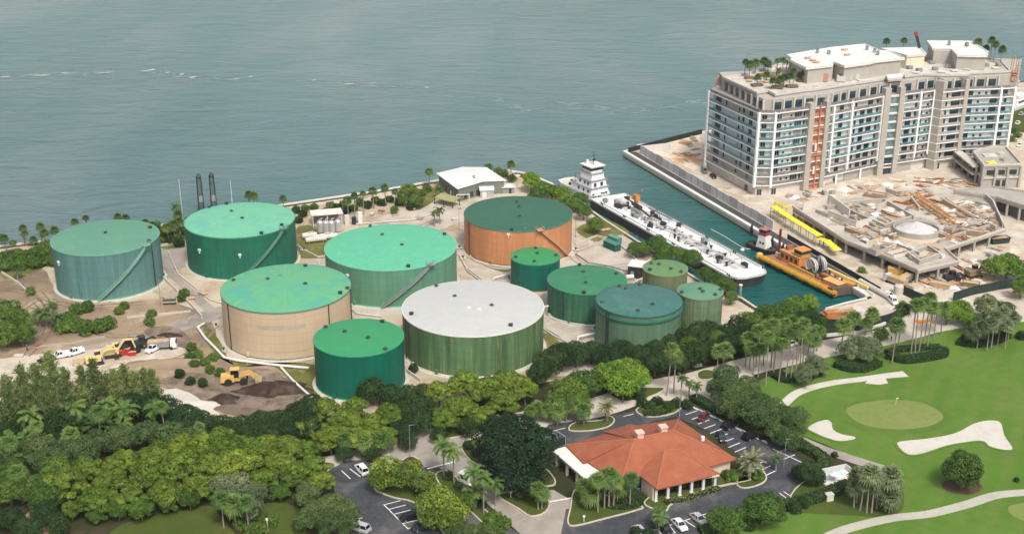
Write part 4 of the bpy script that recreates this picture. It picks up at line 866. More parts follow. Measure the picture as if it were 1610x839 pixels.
def pent(poly, z0, z1, wm, nm='plant_room', over=1.02):
    p = [lc(q) for q in pts(poly, z1)]; c = sum(p, Vector()) / len(p)
    MB().prism([c + (q - c) * .94 for q in p], z0, z1 - .6).build(nm, wm, ab)
    MB().prism(p, z1 - .6, z1).build('flat_roof', M_white, ab)
    MB().wall([c + (q - c) * .985 for q in p], .4, z1 + .001, z1 + .35, True).build('roof_upstand', M_white, ab)
M_pr = plain('plant_room_render', (.40, .38, .33), .85, .1, .2); M_cr = plain('cream_render', (.66, .60, .44), .85, .08)
pent([(1236, 87), (1245, 93), (1241, 95), (1267, 107.5), (1309, 103), (1310, 98), (1328, 105), (1370, 99), (1376, 97), (1423, 92), (1400, 81), (1385, 80), (1360, 70), (1310, 75)], RZ - .1, 43.2, M_pr)
pent([(1385, 77), (1447, 75.5), (1456, 85.5), (1426, 88)], RZ - .1, 42.2, M_cr)
pent([(1457, 65), (1527, 65.5), (1554, 82), (1553, 88), (1530, 88), (1505, 87), (1496, 78), (1466, 77)], RZ - .1, 43, M_pr)
pent([(1394, 119), (1420, 117), (1419, 122), (1396, 124)], RZ - .1, 38.2, M_bwall)
rb = random.Random(4)
roofkit = [('air_handler', M_offw, [(1322, 128), (1333, 126), (1344, 125)], (3.2, 2.6, 2.2), RZ, 'white air handling unit on the block roof beside the lift shaft'),
           ('stair_bulkhead', plain('terracotta_block', (.46, .25, .18)), [(1296, 128)], (2.6, 2.2, 3.2), RZ, 'terracotta lift bulkhead on the roof over the orange hoist'),
           ('roof_duct', M_wood, [(1278, 96), (1283, 99), (1270, 92), (1328, 79), (1332, 87)], (2.6, .8, .5), 43.3, 'brown duct section lying on the white plant room roof'),
           ('roof_fan', M_grey, [(1285, 83), (1303, 85), (1363, 78), (1375, 82), (1380, 86), (1492, 70), (1520, 72)], (1.2, 1.2, 1.2), 43.3, 'small grey fan unit on the white plant room roof'),
           ('material_pallet', M_wood, [(1205, 130), (1228, 132), (1250, 135), (1178, 128), (1215, 126), (1420, 80), (1430, 80)], (2.2, 1.6, .6), RZ, 'pallet of timber and block lying on the apartment roof'),
           ('roof_planter', plain('dark_planter_soil', (.16, .12, .08), .95, .3), [(1200, 119), (1190, 135), (1222, 139), (1245, 137), (1262, 128), (1180, 124), (1212, 121)], (4.5, 2.2, .7), RZ, 'long soil planter on the apartment roof terrace'),
           ('roof_hatch_box', M_grey, [(1350, 122), (1378, 118), (1430, 108), (1445, 112), (1470, 110), (1490, 106), (1510, 104), (1530, 104), (1550, 104), (1570, 104), (1465, 100), (1540, 110)], (2.2, 1.6, 1.1), RZ, 'grey equipment box on the apartment roof terrace'),
           ('roof_sheet_stack', M_wp, [(1355, 128), (1400, 113), (1440, 115), (1480, 114), (1500, 112), (1520, 110), (1545, 98), (1565, 108), (1195, 128), (1232, 126)], (3, 2, .5), RZ, 'pale sheet stack on the apartment roof deck')]
for nm, m, sp, sz, z, lab in roofkit:
    for i, (x, y) in enumerate(sp):
        p = at(x, y, z if z < 40 or (x < 1415 or x > 1455) else 42.3); tt = thing(nm, lab if len(sp) == 1 else '%s %s' % (ordn(i, len(sp)), lab.replace(' beside the lift shaft', '')), nm.replace('_', ' '), p, rb.uniform(-.5, .5), nm.replace('_', ' ') + 's on the roof')
        MB().box((0, 0, sz[2] * .5 + .1), sz).build('casing', m, tt); MB().box((0, 0, .06), (sz[0] * .9, sz[1] * 1.15, .1)).build('base_rail', M_dark, tt)
        if 'unit' in lab: MB().cyl((0, 0, sz[2] + .1), min(sz[0], sz[1]) * .35, .15, 12).build('fan_cowl', M_dark, tt)
p = at(1452, 84, RZ + 3); p.z = RZ; t = thing('crane_jib', 'dark crane jib with red tip leaning above the apartment roof', 'crane', p)
q0 = Vector((0, 0, .1)); tip = at(1441, 56, 47.5); q1 = tip - p
MB().bar(q0, q1, .9, .9).build('jib', M_dark, t); MB().bar(q1, q1 + (q1 - q0).normalized() * 1.6, 1.1, 1.1).build('jib_tip', M_red, t); MB().box((0, 0, .5), (3, 3, 1)).build('base', M_rust, t)
t = thing('roof_scaffold', 'brown scaffold frame at the right end of the apartment roof', 'scaffold', at(1590, 125, 33.5))
for x, y in ((0, 0), (2, 0), (2, 2), (0, 2)): MB().bar((x, y, -1), (x, y, 9.5), .16).build('post', M_rust, t)
for z in (1, 2, 3): MB().box((1, 1, z), (3.4, 2.6, .2)).build('deck', M_lift, t)
t = thing('roof_screen', 'brown terrace screen at the far left end of the block roof', 'screen', at(1131, 131, 33.0)); MB().wall([(-2, -3), (0, 2), (3, 6)], .2, 0, 2.2).build('screen', plain('brown_panel', (.35, .24, .18)), t); MB().wall([(-2.3, -3), (-.3, 2), (2.7, 6)], .1, 2.2, 2.5).build('cap', M_wood, t)
# low wing at the right end
wg = pts([(1530, 240), (1547, 261.5), (1606, 259.5), (1582, 233), (1560, 232)], 9); o = wg[1].copy(); o.z = 0
t = thing('clubhouse_wing', 'two storey grey concrete wing with flat littered roof at block end', 'building', o)
w_ = [p - o for p in wg]; MB().prism([p * .97 + Vector((.3, .3, 0)) for p in w_], 0, 8.3).build('wall', plain('grey_render', (.36, .34, .31), .85, .12), t)
MB().prism(w_, 8.3, 9.0).build('roof_slab', M_conc, t); MB().wall(w_, .5, 9.0, 9.8, True).build('parapet', M_pale, t); MB().wall([p * 1.0 for p in w_], .5, 4.0, 4.6, True).build('floor_band', M_pale, t)
for f, wd, z, h in ((.2, 2.8, 6.4, 1.8), (.5, 2.4, 6.4, 1.8), (.8, 2.8, 6.4, 1.8), (.42, 2.2, 1.6, 3.2), (.62, 1.8, 2.0, 2.2)):
    q = w_[1].lerp(w_[2], f); MB().box((q.x, q.y + .1, z), (wd, .3, h)).build('opening', M_dark, t)
for f in (.25, .6):
    q = w_[0].lerp(w_[1], f); dd = w_[1] - w_[0]; MB().box((q.x + .1, q.y, 6.2), (3.2, .4, 2.4), atan2(dd.y, dd.x)).build('opening', M_dark, t)
for f in (0, .33, .66, 1):
    q = w_[1].lerp(w_[2], f); MB().box((q.x, q.y - .1, 4.2), (.8, .8, 8.3)).build('column', M_conc, t)
for k, (x, y, m, sz, lab) in enumerate([(1556, 245, M_offw, (5, 3.4, .5), 'white roofing sheets stacked on the low wing roof'), (1558, 256, M_lime, (3.5, 2, .4), 'lime yellow tarpaulin on the low wing roof'), (1580, 252, M_conc, (3.4, 2.4, .9), 'grey slab stack on the low wing roof'), (1573, 242, M_pale, (3, 2, .6), 'pale rubble pile on the low wing roof')]):
    tt = thing('material_stack', lab, 'stack', at(x, y, 9), .2 * k); MB().box((0, 0, sz[2] / 2), sz).build('stack', m, tt); MB().box((.3, .2, sz[2] + .1), (sz[0] * .6, sz[1] * .5, .2), .3).build('top_sheet', m, tt)
# link gallery between block and wing
g = pts([(1506, 238), (1536, 262)], 6.8); o = g[0].copy(); o.z = 0
t = thing('link_gallery', 'dark open gallery linking the block to the grey wing', 'gallery', o); dd = g[1] - g[0]
MB().wall([(0, 0), (dd.x, dd.y)], 3.5, 6.4, 7.0).build('slab', M_pale, t); MB().wall([(0, 0), (dd.x, dd.y)], 3.2, 3.4, 3.9).build('slab', M_pale, t)
for f in (0, .33, .66, 1): MB().box((dd.x * f, dd.y * f, 3.2), (.7, .7, 6.4)).build('column', M_conc, t)
MB().wall([(1.2, 0.8), (dd.x + 1.2, dd.y + .8)], .4, 0, 6.3).build('back_wall', M_dark, t)
# ------------------------------------------------------------------ car park podium of the site
DZ = 4.6
dk = pts([(1246, 326), (1329, 379), (1388, 402), (1443, 426), (1508, 412), (1486, 392), (1581, 361), (1560, 316), (1490, 296), (1400, 300), (1300, 318)], DZ); o = dk[3].copy(); o.z = 0
pd = thing('concrete_podium', 'unfinished concrete car park podium with open bays below its deck', 'podium', o)
d_ = [p - o for p in dk]; cc = sum(d_, Vector()) / len(d_)
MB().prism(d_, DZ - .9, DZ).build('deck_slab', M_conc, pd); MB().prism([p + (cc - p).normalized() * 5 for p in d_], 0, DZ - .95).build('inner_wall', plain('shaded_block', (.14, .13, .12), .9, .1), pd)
MB().wall(d_, .35, DZ, DZ + .7, True).build('deck_parapet', plain('parapet_concrete', (.52, .48, .42), .85, .14), pd)
deckm = ground('deck_concrete', [(.38, .335, .28), ((.50, .455, .39), .06, .42, .6), ((.32, .225, .145), .12, .54, .7), ((.25, .225, .19), .3, .53, .72)], .9)
MB().sheet([p * .995 for p in d_], DZ + .012).build('deck_surface', deckm, pd)
for i in range(11):
    a, b_ = d_[i], d_[(i + 1) % 11]
    if i in (0, 1, 2, 3, 5):
        n = max(2, int((b_ - a).length / 7))
        for q in range(n):
            c = a.lerp(b_, q / n) + (cc - a).normalized() * .7; c.z = 0; MB().box(c + Vector((0, 0, 1.85)), (.7, .7, 3.7), .3).build('column', M_conc, pd)
# walls, stairs and bays standing on the deck
def wallthing(name, label, cat, line, h, m, th=.35, z=DZ, capm=None):
    L = pts(line, z); oo = L[0]; tt = thing(name, label, cat, oo)
    MB().wall([p - oo for p in L], th, 0, h).build('wall', m, tt)
    MB().wall([p - oo for p in L], th + .12, h, h + .12).build('coping', capm or M_pale, tt); return tt
wallthing('blockwork_wall', 'pale stairwell wall at the seaward corner of the podium', 'wall', [(1262, 331), (1302, 318), (1335, 342)], 3.0, M_wp)
wallthing('blockwork_wall', 'white panelled wall row facing the channel on the podium', 'wall', [(1302, 342), (1345, 360), (1375, 352)], 2.6, M_wp)
wallthing('blockwork_wall', 'grey wall between the white panelled wall and the rotunda', 'wall', [(1335, 338), (1390, 362), (1432, 348)], 2.0, M_conc)
wallthing('blockwork_wall', 'long low beam wall across the middle of the podium', 'wall', [(1300, 330), (1340, 322), (1388, 318), (1436, 345)], 1.4, M_conc)
wallthing('blockwork_wall', 'curved pale wall north of the rotunda beside the orange boom', 'wall', [(1378, 332), (1400, 318), (1432, 316), (1445, 332)], 1.6, plain('tan_concrete', (.55, .45, .33), .85, .15))
wallthing('blockwork_wall', 'grey upstand wall left of the front corner bay', 'wall', [(1392, 395), (1410, 388), (1445, 402)], 1.2, M_conc)
wallthing('blockwork_wall', 'square open pit wall at the front corner of the podium', 'wall', [(1427, 404), (1458, 392), (1478, 405), (1445, 416), (1427, 404)], 1.5, M_conc)
wallthing('blockwork_wall', 'long double wall along the right edge of the podium', 'wall', [(1548, 312), (1560, 322), (1576, 358)], 1.8, M_conc)
wallthing('blockwork_wall', 'tan wall running from the orange boom to the right podium edge', 'wall', [(1482, 318), (1530, 345), (1565, 362)], 1.5, plain('tan_concrete', (.5, .4, .3)))
wallthing('blockwork_wall', 'low wall in front of the white dust sheets right of the rotunda', 'wall', [(1476, 382), (1500, 374), (1560, 357)], 1.2, M_conc)
# rotunda
p = at(1440, 367, DZ); rr = 36 / FOC * dep(p)
t = thing('rotunda', 'round concrete pool drum covered by a white sheet on the podium', 'rotunda', p)
MB().lathe([(rr, 0), (rr, 2.2), (rr - .5, 2.2), (rr - .5, .2)], 40).build('drum_wall', M_conc, t)
rnd = random.Random(2); mb = MB(); n = 26; vsx = []
for k, (f, z) in enumerate(((1, 1.5), (.82, 1.9), (.6, 2.6), (.35, 3.2), (.1, 4.0))):
    for i in range(n): q = f * (rr - .8) * rnd.uniform(.95, 1.0); vsx.append((q * cos(2 * pi * i / n), q * sin(2 * pi * i / n), z + rnd.uniform(-.15, .15)))
mb.add(vsx, [(k * n + i, k * n + (i + 1) % n, (k + 1) * n + (i + 1) % n, (k + 1) * n + i) for k in range(4) for i in range(n)] + [tuple(range(4 * n, 5 * n))])
mb.build('cover_sheet', plain('cover_sheet_cloth', (.52, .50, .49), .8, .14, .4), t)
MB().lathe([(rr + 1.6, 0), (rr + 1.5, .5), (rr + .01, .5)], 40).build('step_ring', plain('tan_concrete', (.5, .4, .3)), t)
# upper deck, far right
ud = pts([(1500, 302), (1560, 295), (1625, 305), (1625, 330), (1566, 312)], 5.5); o = ud[0].copy(); o.z = 0
t = thing('access_ramp_deck', 'raised concrete access deck at the right edge of the site', 'ramp deck', o); u_ = [p - o for p in ud]
MB().prism(u_, 4.6, 5.5).build('deck_slab', M_conc, t); MB().wall(u_, .3, 5.5, 6.3, True).build('parapet', M_conc, t); c = sum(u_, Vector()) / 5
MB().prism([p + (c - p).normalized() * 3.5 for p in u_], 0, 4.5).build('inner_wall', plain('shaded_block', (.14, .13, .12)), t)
for f in (.0, .33, .66, 1): q = u_[3].lerp(u_[4], f); MB().box((q.x, q.y + .5, 2.3), (.8, .8, 4.6)).build('column', M_conc, t)
# booms lying on the site
def boom(name, label, a, b_, wd, m, za, zb, n=14):
    A = at(*a, za); B = at(*b_, zb); oo = A.copy(); t = thing(name, label, 'crane boom', oo); B = B - A; d = B.normalized(); s = Vector((-d.y, d.x, 0)).normalized()
    for i, (u, v_) in enumerate(((-1, 0), (1, 0), (-1, 1.2), (1, 1.2))): MB().bar(s * u * wd / 2 + Vector((0, 0, v_ * wd * .6)), B + s * u * wd * .4 + Vector((0, 0, v_ * wd * .5)), .32).build('chord', m, t)
    mb = MB()
    for i in range(n):
        p, q = B * (i / n), B * ((i + 1) / n)
        for z in (0, wd * .66): mb.bar(p - s * wd / 2 + Vector((0, 0, z)), q + s * wd / 2 + Vector((0, 0, z)), .16)
        for u in (-1, 1): mb.bar(p + s * u * wd / 2, q + s * u * wd / 2 + Vector((0, 0, wd * .66)), .16)
    mb.build('lacing', m, t); return t
boom('crane_boom', 'orange lattice crane boom lying across the podium deck', (1434, 309), (1499, 352), 2.4, plain('faded_orange', (.60, .33, .13), .6, .2), DZ + .4, DZ + .4)
boom('crane_boom', 'thin tan lattice boom lying right of the orange boom', (1482, 316), (1552, 357), 1.6, plain('tan_paint', (.5, .34, .2)), DZ + .4, DZ + .4)
# yellow form tables / shoring beside the hoarding
def formtable(label, line, wd, z, m=M_lime):
    L = pts(line, z); oo = L[0].copy(); oo.z = 0; t = thing('formwork_table', label, 'formwork', oo); L = [p - oo for p in L]
    pl = ribbon(L, wd)
    MB().prism(pl, z - .15, z).build('deck', m, t); mb = MB()
    for p, q in zip(L, L[1:]):
        k = max(2, int((q - p).length / 5)); 
        for i in range(k):
            c = p.lerp(q, i / k); dd = (q - p).normalized(); s = Vector((-dd.y, dd.x, 0))
            for u in (-.45, .45): MB().bar(c + s * u * wd - Vector((0, 0, z)), c + s * u * wd - Vector((0, 0, .15)), .18).build('prop', plain('yellow_prop', (.30, .24, .07)), t)
            mb.bar(c - s * .5 * wd + Vector((0, 0, .1)), c + s * .5 * wd + Vector((0, 0, .1)), .25)
    mb.build('rib', plain('yellow_rib', (.55, .47, .06), .6, .2), t); return t
formtable('long bright yellow formwork deck inside the pale hoarding', [(1217, 324), (1240, 340), (1289, 370)], 2.5, 4.2)
formtable('yellow formwork piece at the low end of the long yellow deck', [(1286, 374), (1300, 378), (1318, 393)], 2.6, 2.8)
formtable('yellow scaffold bundle above the long yellow deck near the block corner', [(1222, 317), (1244, 329)], 2.0, 4.6, plain('ochre_paint', (.55, .44, .08), .6, .25, .8))
formtable('tan timber formwork strip between yellow deck and podium', [(1252, 334), (1302, 364)], 2.2, 3.4, plain('tan_paint', (.5, .34, .2)))
# loose site material
rs = random.Random(21)
def pile(name, label, cat, x, y, z, m, n, l, wd, h, grp, jit=.5, a0=0):
    t = thing(name, label, cat, at(x, y, z), 0, grp); mb = MB()
    a1 = a0 or ea + rs.choice([0, 0, pi / 2, pi / 2, .6]) + rs.gauss(0, .12)
    for i in range(n): mb.box((rs.gauss(0, l * .12), rs.gauss(0, wd * 1.2), h * (.5 + i * .55)), (l * rs.uniform(.7, 1.1), wd, h), a1 + rs.gauss(0, jit * .3), rs.gauss(0, .03))
    mb.build('stack', m, t)
    q = MB()
    for s in (-.3, .3): q.box((l * s * cos(a1), l * s * sin(a1), .04), (.15, wd * 3, .1), a1)
    q.build('bearer', M_dark, t)
kinds = [('timber_stack', 'loose tan timber boards', M_wood, 5, 4.2, .35, .22), ('panel_stack', 'stacked white formwork panels', M_wp, 3, 3.4, 1.6, .22), ('rebar_bundle', 'rust brown reinforcing bar bundle', M_rust, 6, 6.5, .22, .18), ('block_stack', 'grey concrete block stack', M_conc, 3, 2.2, 1.3, .7), ('plank_stack', 'orange brown shuttering planks', plain('shuttering', (.55, .30, .15), .8, .25, .6), 4, 4.6, .5, .25), ('scaffold_bundle', 'dark scaffold tube bundle', M_grey, 6, 5, .18, .16)]
tan = [plain('tan_boards', (.46, .35, .24), .85, .25, .5), plain('peach_boards', (.52, .36, .24), .85, .25, .5)]
kinds[4] = kinds[4][:2] + (tan[1],) + kinds[4][3:]
# open bays: low walls round a flat floor, set square to the podium edge
ea = atan2((d_[3] - d_[1]).y, (d_[3] - d_[1]).x)
bf = [plain('bay_floor', (.34, .29, .23), .9, .25, .4), plain('pale_bay_floor', (.52, .47, .41), .9, .2, .4), plain('void_shade_floor', (.12, .11, .10), .9, .2, .4), plain('timber_bay_floor', (.42, .28, .18), .9, .25, .4)]  # dark floor colour stands in for the shade of deep voids
bays = [(1300, 337, 7, 4), (1322, 349, 6, 4), (1345, 366, 7, 3), (1368, 378, 7, 3.5), (1392, 388, 6, 4), (1412, 400, 7, 3), (1360, 344, 5, 4), (1382, 360, 5, 4), (1322, 322, 7, 4), (1350, 326, 6, 5), (1376, 309, 7, 4), (1408, 304, 7, 3), (1456, 312, 6, 4), (1505, 322, 6, 4), (1528, 328, 6, 4), (1548, 338, 6, 4), (1510, 344, 6, 3), (1535, 352, 6, 3), (1500, 362, 6, 3), (1527, 368, 7, 3), (1482, 374, 5, 3), (1380, 398, 5, 3), (1405, 372, 5, 4)]
bays.sort()
rbay = random.Random(31)
for i, (x, y, a_, b2) in enumerate(bays):
    t = thing('open_bay', '%s unfinished concrete bay with low walls on the podium deck' % ORD[i], 'concrete bay', at(x, y, DZ), ea + rbay.choice([0, pi / 2, 0, .5]), 'open bays on the podium deck')
    hb_ = rbay.uniform(.7, 1.9); c_ = [(-a_ / 2, -b2 / 2), (a_ / 2, -b2 / 2), (a_ / 2, b2 / 2), (-a_ / 2, b2 / 2)]
    MB().wall(c_ if i % 3 else c_[:3], .3, .02, hb_, bool(i % 3)).build('bay_wall', [M_conc, M_wp, plain('tan_concrete', (.5, .4, .3)), plain('brown_formwork', (.30, .20, .12), .85, .25, .5)][i % 4], t)
    MB().sheet(c_, .05).build('bay_floor', bf[(i * 3) % 4], t)
    if i % 2: MB().bar((-a_ / 2, 0, hb_), (a_ / 2, 0, hb_), .35).build('cross_beam', M_wp, t)
zones = [('on the podium deck left of the rotunda', [(1300, 326), (1395, 322), (1412, 340), (1395, 385), (1340, 372)], DZ, 58), ('on the podium deck behind the rotunda', [(1400, 305), (1470, 300), (1485, 350), (1475, 340), (1420, 330)], DZ, 32), ('on the podium deck right of the rotunda', [(1482, 330), (1545, 318), (1570, 355), (1490, 385)], DZ, 50),
         ('on the podium deck in front of the rotunda', [(1398, 385), (1480, 386), (1490, 400), (1445, 418)], DZ, 18), ('on the sand before the apartment block', [(1225, 306), (1300, 300), (1390, 288), (1470, 278), (1530, 285), (1530, 296), (1400, 297), (1250, 318)], 0, 54),
         ('on the sand in front of the podium corner', [(1450, 432), (1515, 416), (1580, 385), (1600, 400), (1545, 455), (1480, 470), (1420, 450)], 0, 54), ('on the orange fill at the seaward point', [(1030, 232), (1098, 220), (1100, 255), (1085, 258)], 0, 14)]
def inpoly(x, y, P):
    c = False
    for i in range(len(P)):
        (x1, y1), (x2, y2) = P[i], P[i - 1]
        if (y1 > y) != (y2 > y) and x < (x2 - x1) * (y - y1) / (y2 - y1) + x1: c = not c
    return c
for zl, P, z, n in zones:
    k = 0
    while k < n:
        x = rs.uniform(min(p[0] for p in P), max(p[0] for p in P)); y = rs.uniform(min(p[1] for p in P), max(p[1] for p in P))
        if not inpoly(x, y, P) or hypot((x - 1440), (y - 367) * 2.2) < 46 and z > 0: continue
        nm, lb, m, c, l, wd, h = kinds[rs.choice([0, 0, 1, 2, 2, 3, 4, 4, 5, 5])]
        pile(nm, lb + ' ' + zl, nm.replace('_', ' '), x, y, z, m, c, l, wd, h, lb + ' ' + zl); k += 1
for i, (x, y, r_, zz) in enumerate(sorted([(1308, 345, 1.6, 1), (1338, 360, 1.8, 1), (1375, 338, 2.2, 1), (1398, 330, 2.4, 1), (1420, 336, 2, 1), (1393, 377, 1.6, 1), (1410, 383, 1.8, 1), (1500, 332, 2, 1), (1520, 320, 2, 1), (1545, 327, 2.2, 1), (1515, 352, 1.8, 1), (1535, 343, 2, 1), (1475, 402, 1.5, 1), (1465, 448, 2.4, 0), (1500, 455, 2.6, 0), (1535, 420, 2.2, 0), (1250, 312, 2, 0), (1330, 298, 2.4, 0), (1395, 291, 2.2, 0), (1450, 285, 2, 0)])):
    heap('dust_sheet', x, y, r_ * 1.4, r_, 1.0, [plain('white_sheet', (.72, .72, .76), .7, .06), plain('pink_white_sheet', (.60, .54, .50), .8, .1)][i % 2], 60 + i, '%s pale crumpled sheet heap lying on the building site' % ORD[i], 'sheet heap', z=DZ if zz else 0, rz=i)
for i, (x, y, r_) in enumerate([(1560, 410, 3.5), (1500, 462, 4), (1590, 395, 3), (1420, 292, 3.5), (1290, 301, 3), (1365, 291, 3)]):
    heap('sand_heap', x, y, r_ * 1.3, r_, 1.3, M_site, 40 + i, 'pale sand heap on the building site, %s of six' % ordn(sorted([1560, 1500, 1590, 1420, 1290, 1365]).index(x), 6), 'sand heap')
# screens along the road side of the site
def screen(label, line, h=2.2, m=M_tarp):
    L = pts(line); oo = L[0]; t = thing('screen_fence', label, 'fence', oo)
    MB().wall([p - oo for p in L], .1, .05, h).build('screen', m, t)
    for p, q in zip(L, L[1:]):
        k = max(1, int((q - p).length / 4))
        for i in range(k): c = p.lerp(q, i / k) - oo; MB().box((c.x, c.y + .15, h / 2), (.12, .12, h + .1)).build('post', M_grey, t)
screen('dark green screen fence below the rusty work barge', [(1292, 514), (1350, 516), (1390, 508), (1430, 494)], 2.6)
screen('dark screen fence from quay end to the site gate', [(1412, 460), (1440, 473), (1462, 481)], 3)
screen('dark screen fence right of the site gate, by the road', [(1498, 474), (1530, 464), (1570, 456), (1625, 448)], 3)
bund([(1299, 529), (1330, 526), (1350, 524), (1372, 517), (1392, 510)], 'white curved low wall beside the road below the screen fence', .9, M_white)
bund([(1300, 486), (1330, 477), (1363, 470)], 'white kerb on the basin head wall by the rusty barge', .5, M_white)
# ------------------------------------------------------------------ restaurant
E_ = 4.0
c4 = dict(L=at(887, 699, E_), F=at(978, 751.5, E_), Rr=at(1158, 721, E_), B=at(1066, 658, E_))
o = (c4['L'] + c4['Rr']) / 2; o.z = 0
rs_t = thing('restaurant', 'low restaurant with large terracotta hip roof and white columns', 'restaurant', o)
def tilemat(name, ux):
    m, t, b = nodes(name); v = coord(t, rot=ux); wv = N(t, 'ShaderNodeTexWave'); wv.inputs['Scale'].default_value = 1.1; t.links.new(v, wv.inputs['Vector'])
    n1 = noise(t, coord(t), .35, 5, .7); n2 = noise(t, coord(t), 3, 3)
    col = ramp(t, [(.22, (.21, .055, .025)), (.5, (.32, .092, .040)), (.8, (.41, .142, .07))], n1).outputs[0]
    col = mixc(t, .3, col, ramp(t, [(.3, (.22, .06, .027)), (.7, (.40, .14, .07))], n2).outputs[0])
    col = mixc(t, ramp(t, [(.0, (.22, .22, .22)), (.4, (0, 0, 0))], wv.outputs[1]).outputs[0], col, (.26, .08, .045))
    t.links.new(col, b.inputs['Base Color']); b.inputs['Roughness'].default_value = .8; bump(t, b, wv.outputs[1], .5, .12); return m
ux = (c4['Rr'] - c4['F']); ux.z = 0; ua = atan2(ux.y, ux.x); M_tile = tilemat('terracotta_tile', -ua)
Lc, Fc, Rc, Bc = (c4[k] - o for k in ('L', 'F', 'Rr', 'B'))
ud_ = ((Rc - Fc).normalized() + (Bc - Lc).normalized()).normalized(); vd_ = Vector((-ud_.y, ud_.x, 0))
RH = 8.4
mid = (Lc + Fc + Rc + Bc) / 4
r1 = at(997, 690, RH) - o; r2 = at(1058, 676, RH) - o
notchL = [at(x, y, E_) - o for x, y in ((889, 700), (917, 727), (924, 725), (943, 741))]
def P3(x, y, z): return at(x, y, z) - o
rfm = MB()
ring = [P3(889, 699, E_), P3(917, 727, E_), P3(924, 725.5, E_), P3(945, 739, E_), P3(978, 752, E_), P3(1040, 742, E_), P3(1122, 731, E_), P3(1158, 721, E_), P3(1067, 658, E_), P3(1000, 668, E_), P3(990, 666, E_), P3(950, 678, E_), P3(953, 681, E_)]
n = len(ring)
rfm.add(ring + [r1, r2], [(0, 1, n), (1, 2, n), (2, 3, n), (3, 4, n), (4, 5, n + 1, n), (5, 6, n + 1), (6, 7, n + 1), (7, 8, n + 1), (8, 9, n + 1), (9, 10, n, n + 1), (10, 11, n), (11, 12, n), (12, 0, n)])
rfm.add([p - Vector((0, 0, .02)) for p in ring] + [p - Vector((0, 0, .3)) for p in ring], [(i, (i + 1) % n, n + (i + 1) % n, n + i) for i in range(n)])
roof = rfm.build('roof', M_tile, rs_t)
# front porch roof
w1 = [P3(1000, 741, E_ + .1), P3(1032, 768.5, E_ - .2), P3(1131, 744.5, E_ - .2), P3(1100, 722, E_ + .1)]; ap = P3(1045, 707, 7.6)
ap2 = P3(1066, 707, 7.4)
pr = MB().add(w1 + [ap, ap2], [(0, 1, 4), (1, 2, 5, 4), (2, 3, 5), (3, 0, 4, 5)]); pr.add(w1 + [p - Vector((0, 0, .3)) for p in w1], [(0, 1, 5, 4), (1, 2, 6, 5), (2, 3, 7, 6)]); pr.build('porch_roof', M_tile, rs_t)
M_ridge = plain('ridge_tile', (.37, .135, .07), .8, .12)
rd = MB()
for a, b_ in ((r1, r2), (r1, ring[4]), (r1, ring[0]), (r2, ring[8]), (r2, ring[7]), (ap, w1[1]), (ap2, w1[2]), (ap, ap2), (r1, ring[11])): rd.tube([a + Vector((0, 0, .05)), b_ + Vector((0, 0, .08))], .17, 6)
rd.build('ridge_tiles', M_ridge, roof)
for x, y in ((1005, 689), (1042, 680)):
    p = P3(x, y, RH - .5); c = MB().box((p.x, p.y, RH + .1), (1.5, 1.5, 2.0), ua).build('chimney', plain('chimney_render', (.62, .45, .36), .8, .1), roof)
    MB().box((p.x, p.y, RH + 1.2), (1.9, 1.9, .3), ua).build('chimney_cap', plain('chimney_render', (.62, .45, .36)), c)
for x, y in ((1064, 679), (1105, 688)):
    p = P3(x, y, 6.6); MB().cyl((p.x, p.y, 6.0), .45, 1.0, 10).build('roof_vent', M_white, roof)
wall_in = [p + (mid - p).normalized() * 1.3 for p in ring[:9]] + [ring[9] + (mid - ring[9]).normalized() * 1.3, ring[11] + (mid - ring[11]).normalized() * 1.3]
M_rw = plain('cream_stucco', (.66, .55, .42), .85, .08)
MB().prism(wall_in, 0, E_ - .1).build('wall', M_rw, rs_t)
for i in range(5):
    a, b_ = wall_in[4], wall_in[5]; q = a.lerp(b_, .1 + .15 * i); MB().box((q.x, q.y - .1, 1.7), (1.1, .4, 2.4), ua).build('window', M_win, rs_t)
a, b_ = w1[1], w1[2]; e = (b_ - a).normalized(); s = Vector((-e.y, e.x, 0))
for i in range(6):
    q = a.lerp(b_, .03 + .94 * i / 5) + s * .9; cpt = MB(); cpt.box((q.x, q.y, 1.9), (.55, .55, 3.7), ua); cpt.box((q.x, q.y, .25), (.8, .8, .5), ua); cpt.box((q.x, q.y, 3.5), (.75, .75, .3), ua); cpt.build('porch_column', M_white, rs_t)
q = (a + b_) / 2 + s * 2.4; MB().box((q.x, q.y, 1.8), ((b_ - a).length - 1.6, .3, 3.5), ua).build('porch_glazing', glass('dark_glazing', (.012, .014, .014)), rs_t)
ql = a + s * 1.2; MB().wall([ql, ql + s * 5], .3, 0, 3.6).build('porch_side_wall', M_rw, rs_t)
MB().box(((a + b_) / 2 + s * .9 + Vector((0, 0, -E_ + 4.1 - .4))), ((b_ - a).length, .5, .35), ua).build('porch_beam', M_white, rs_t)
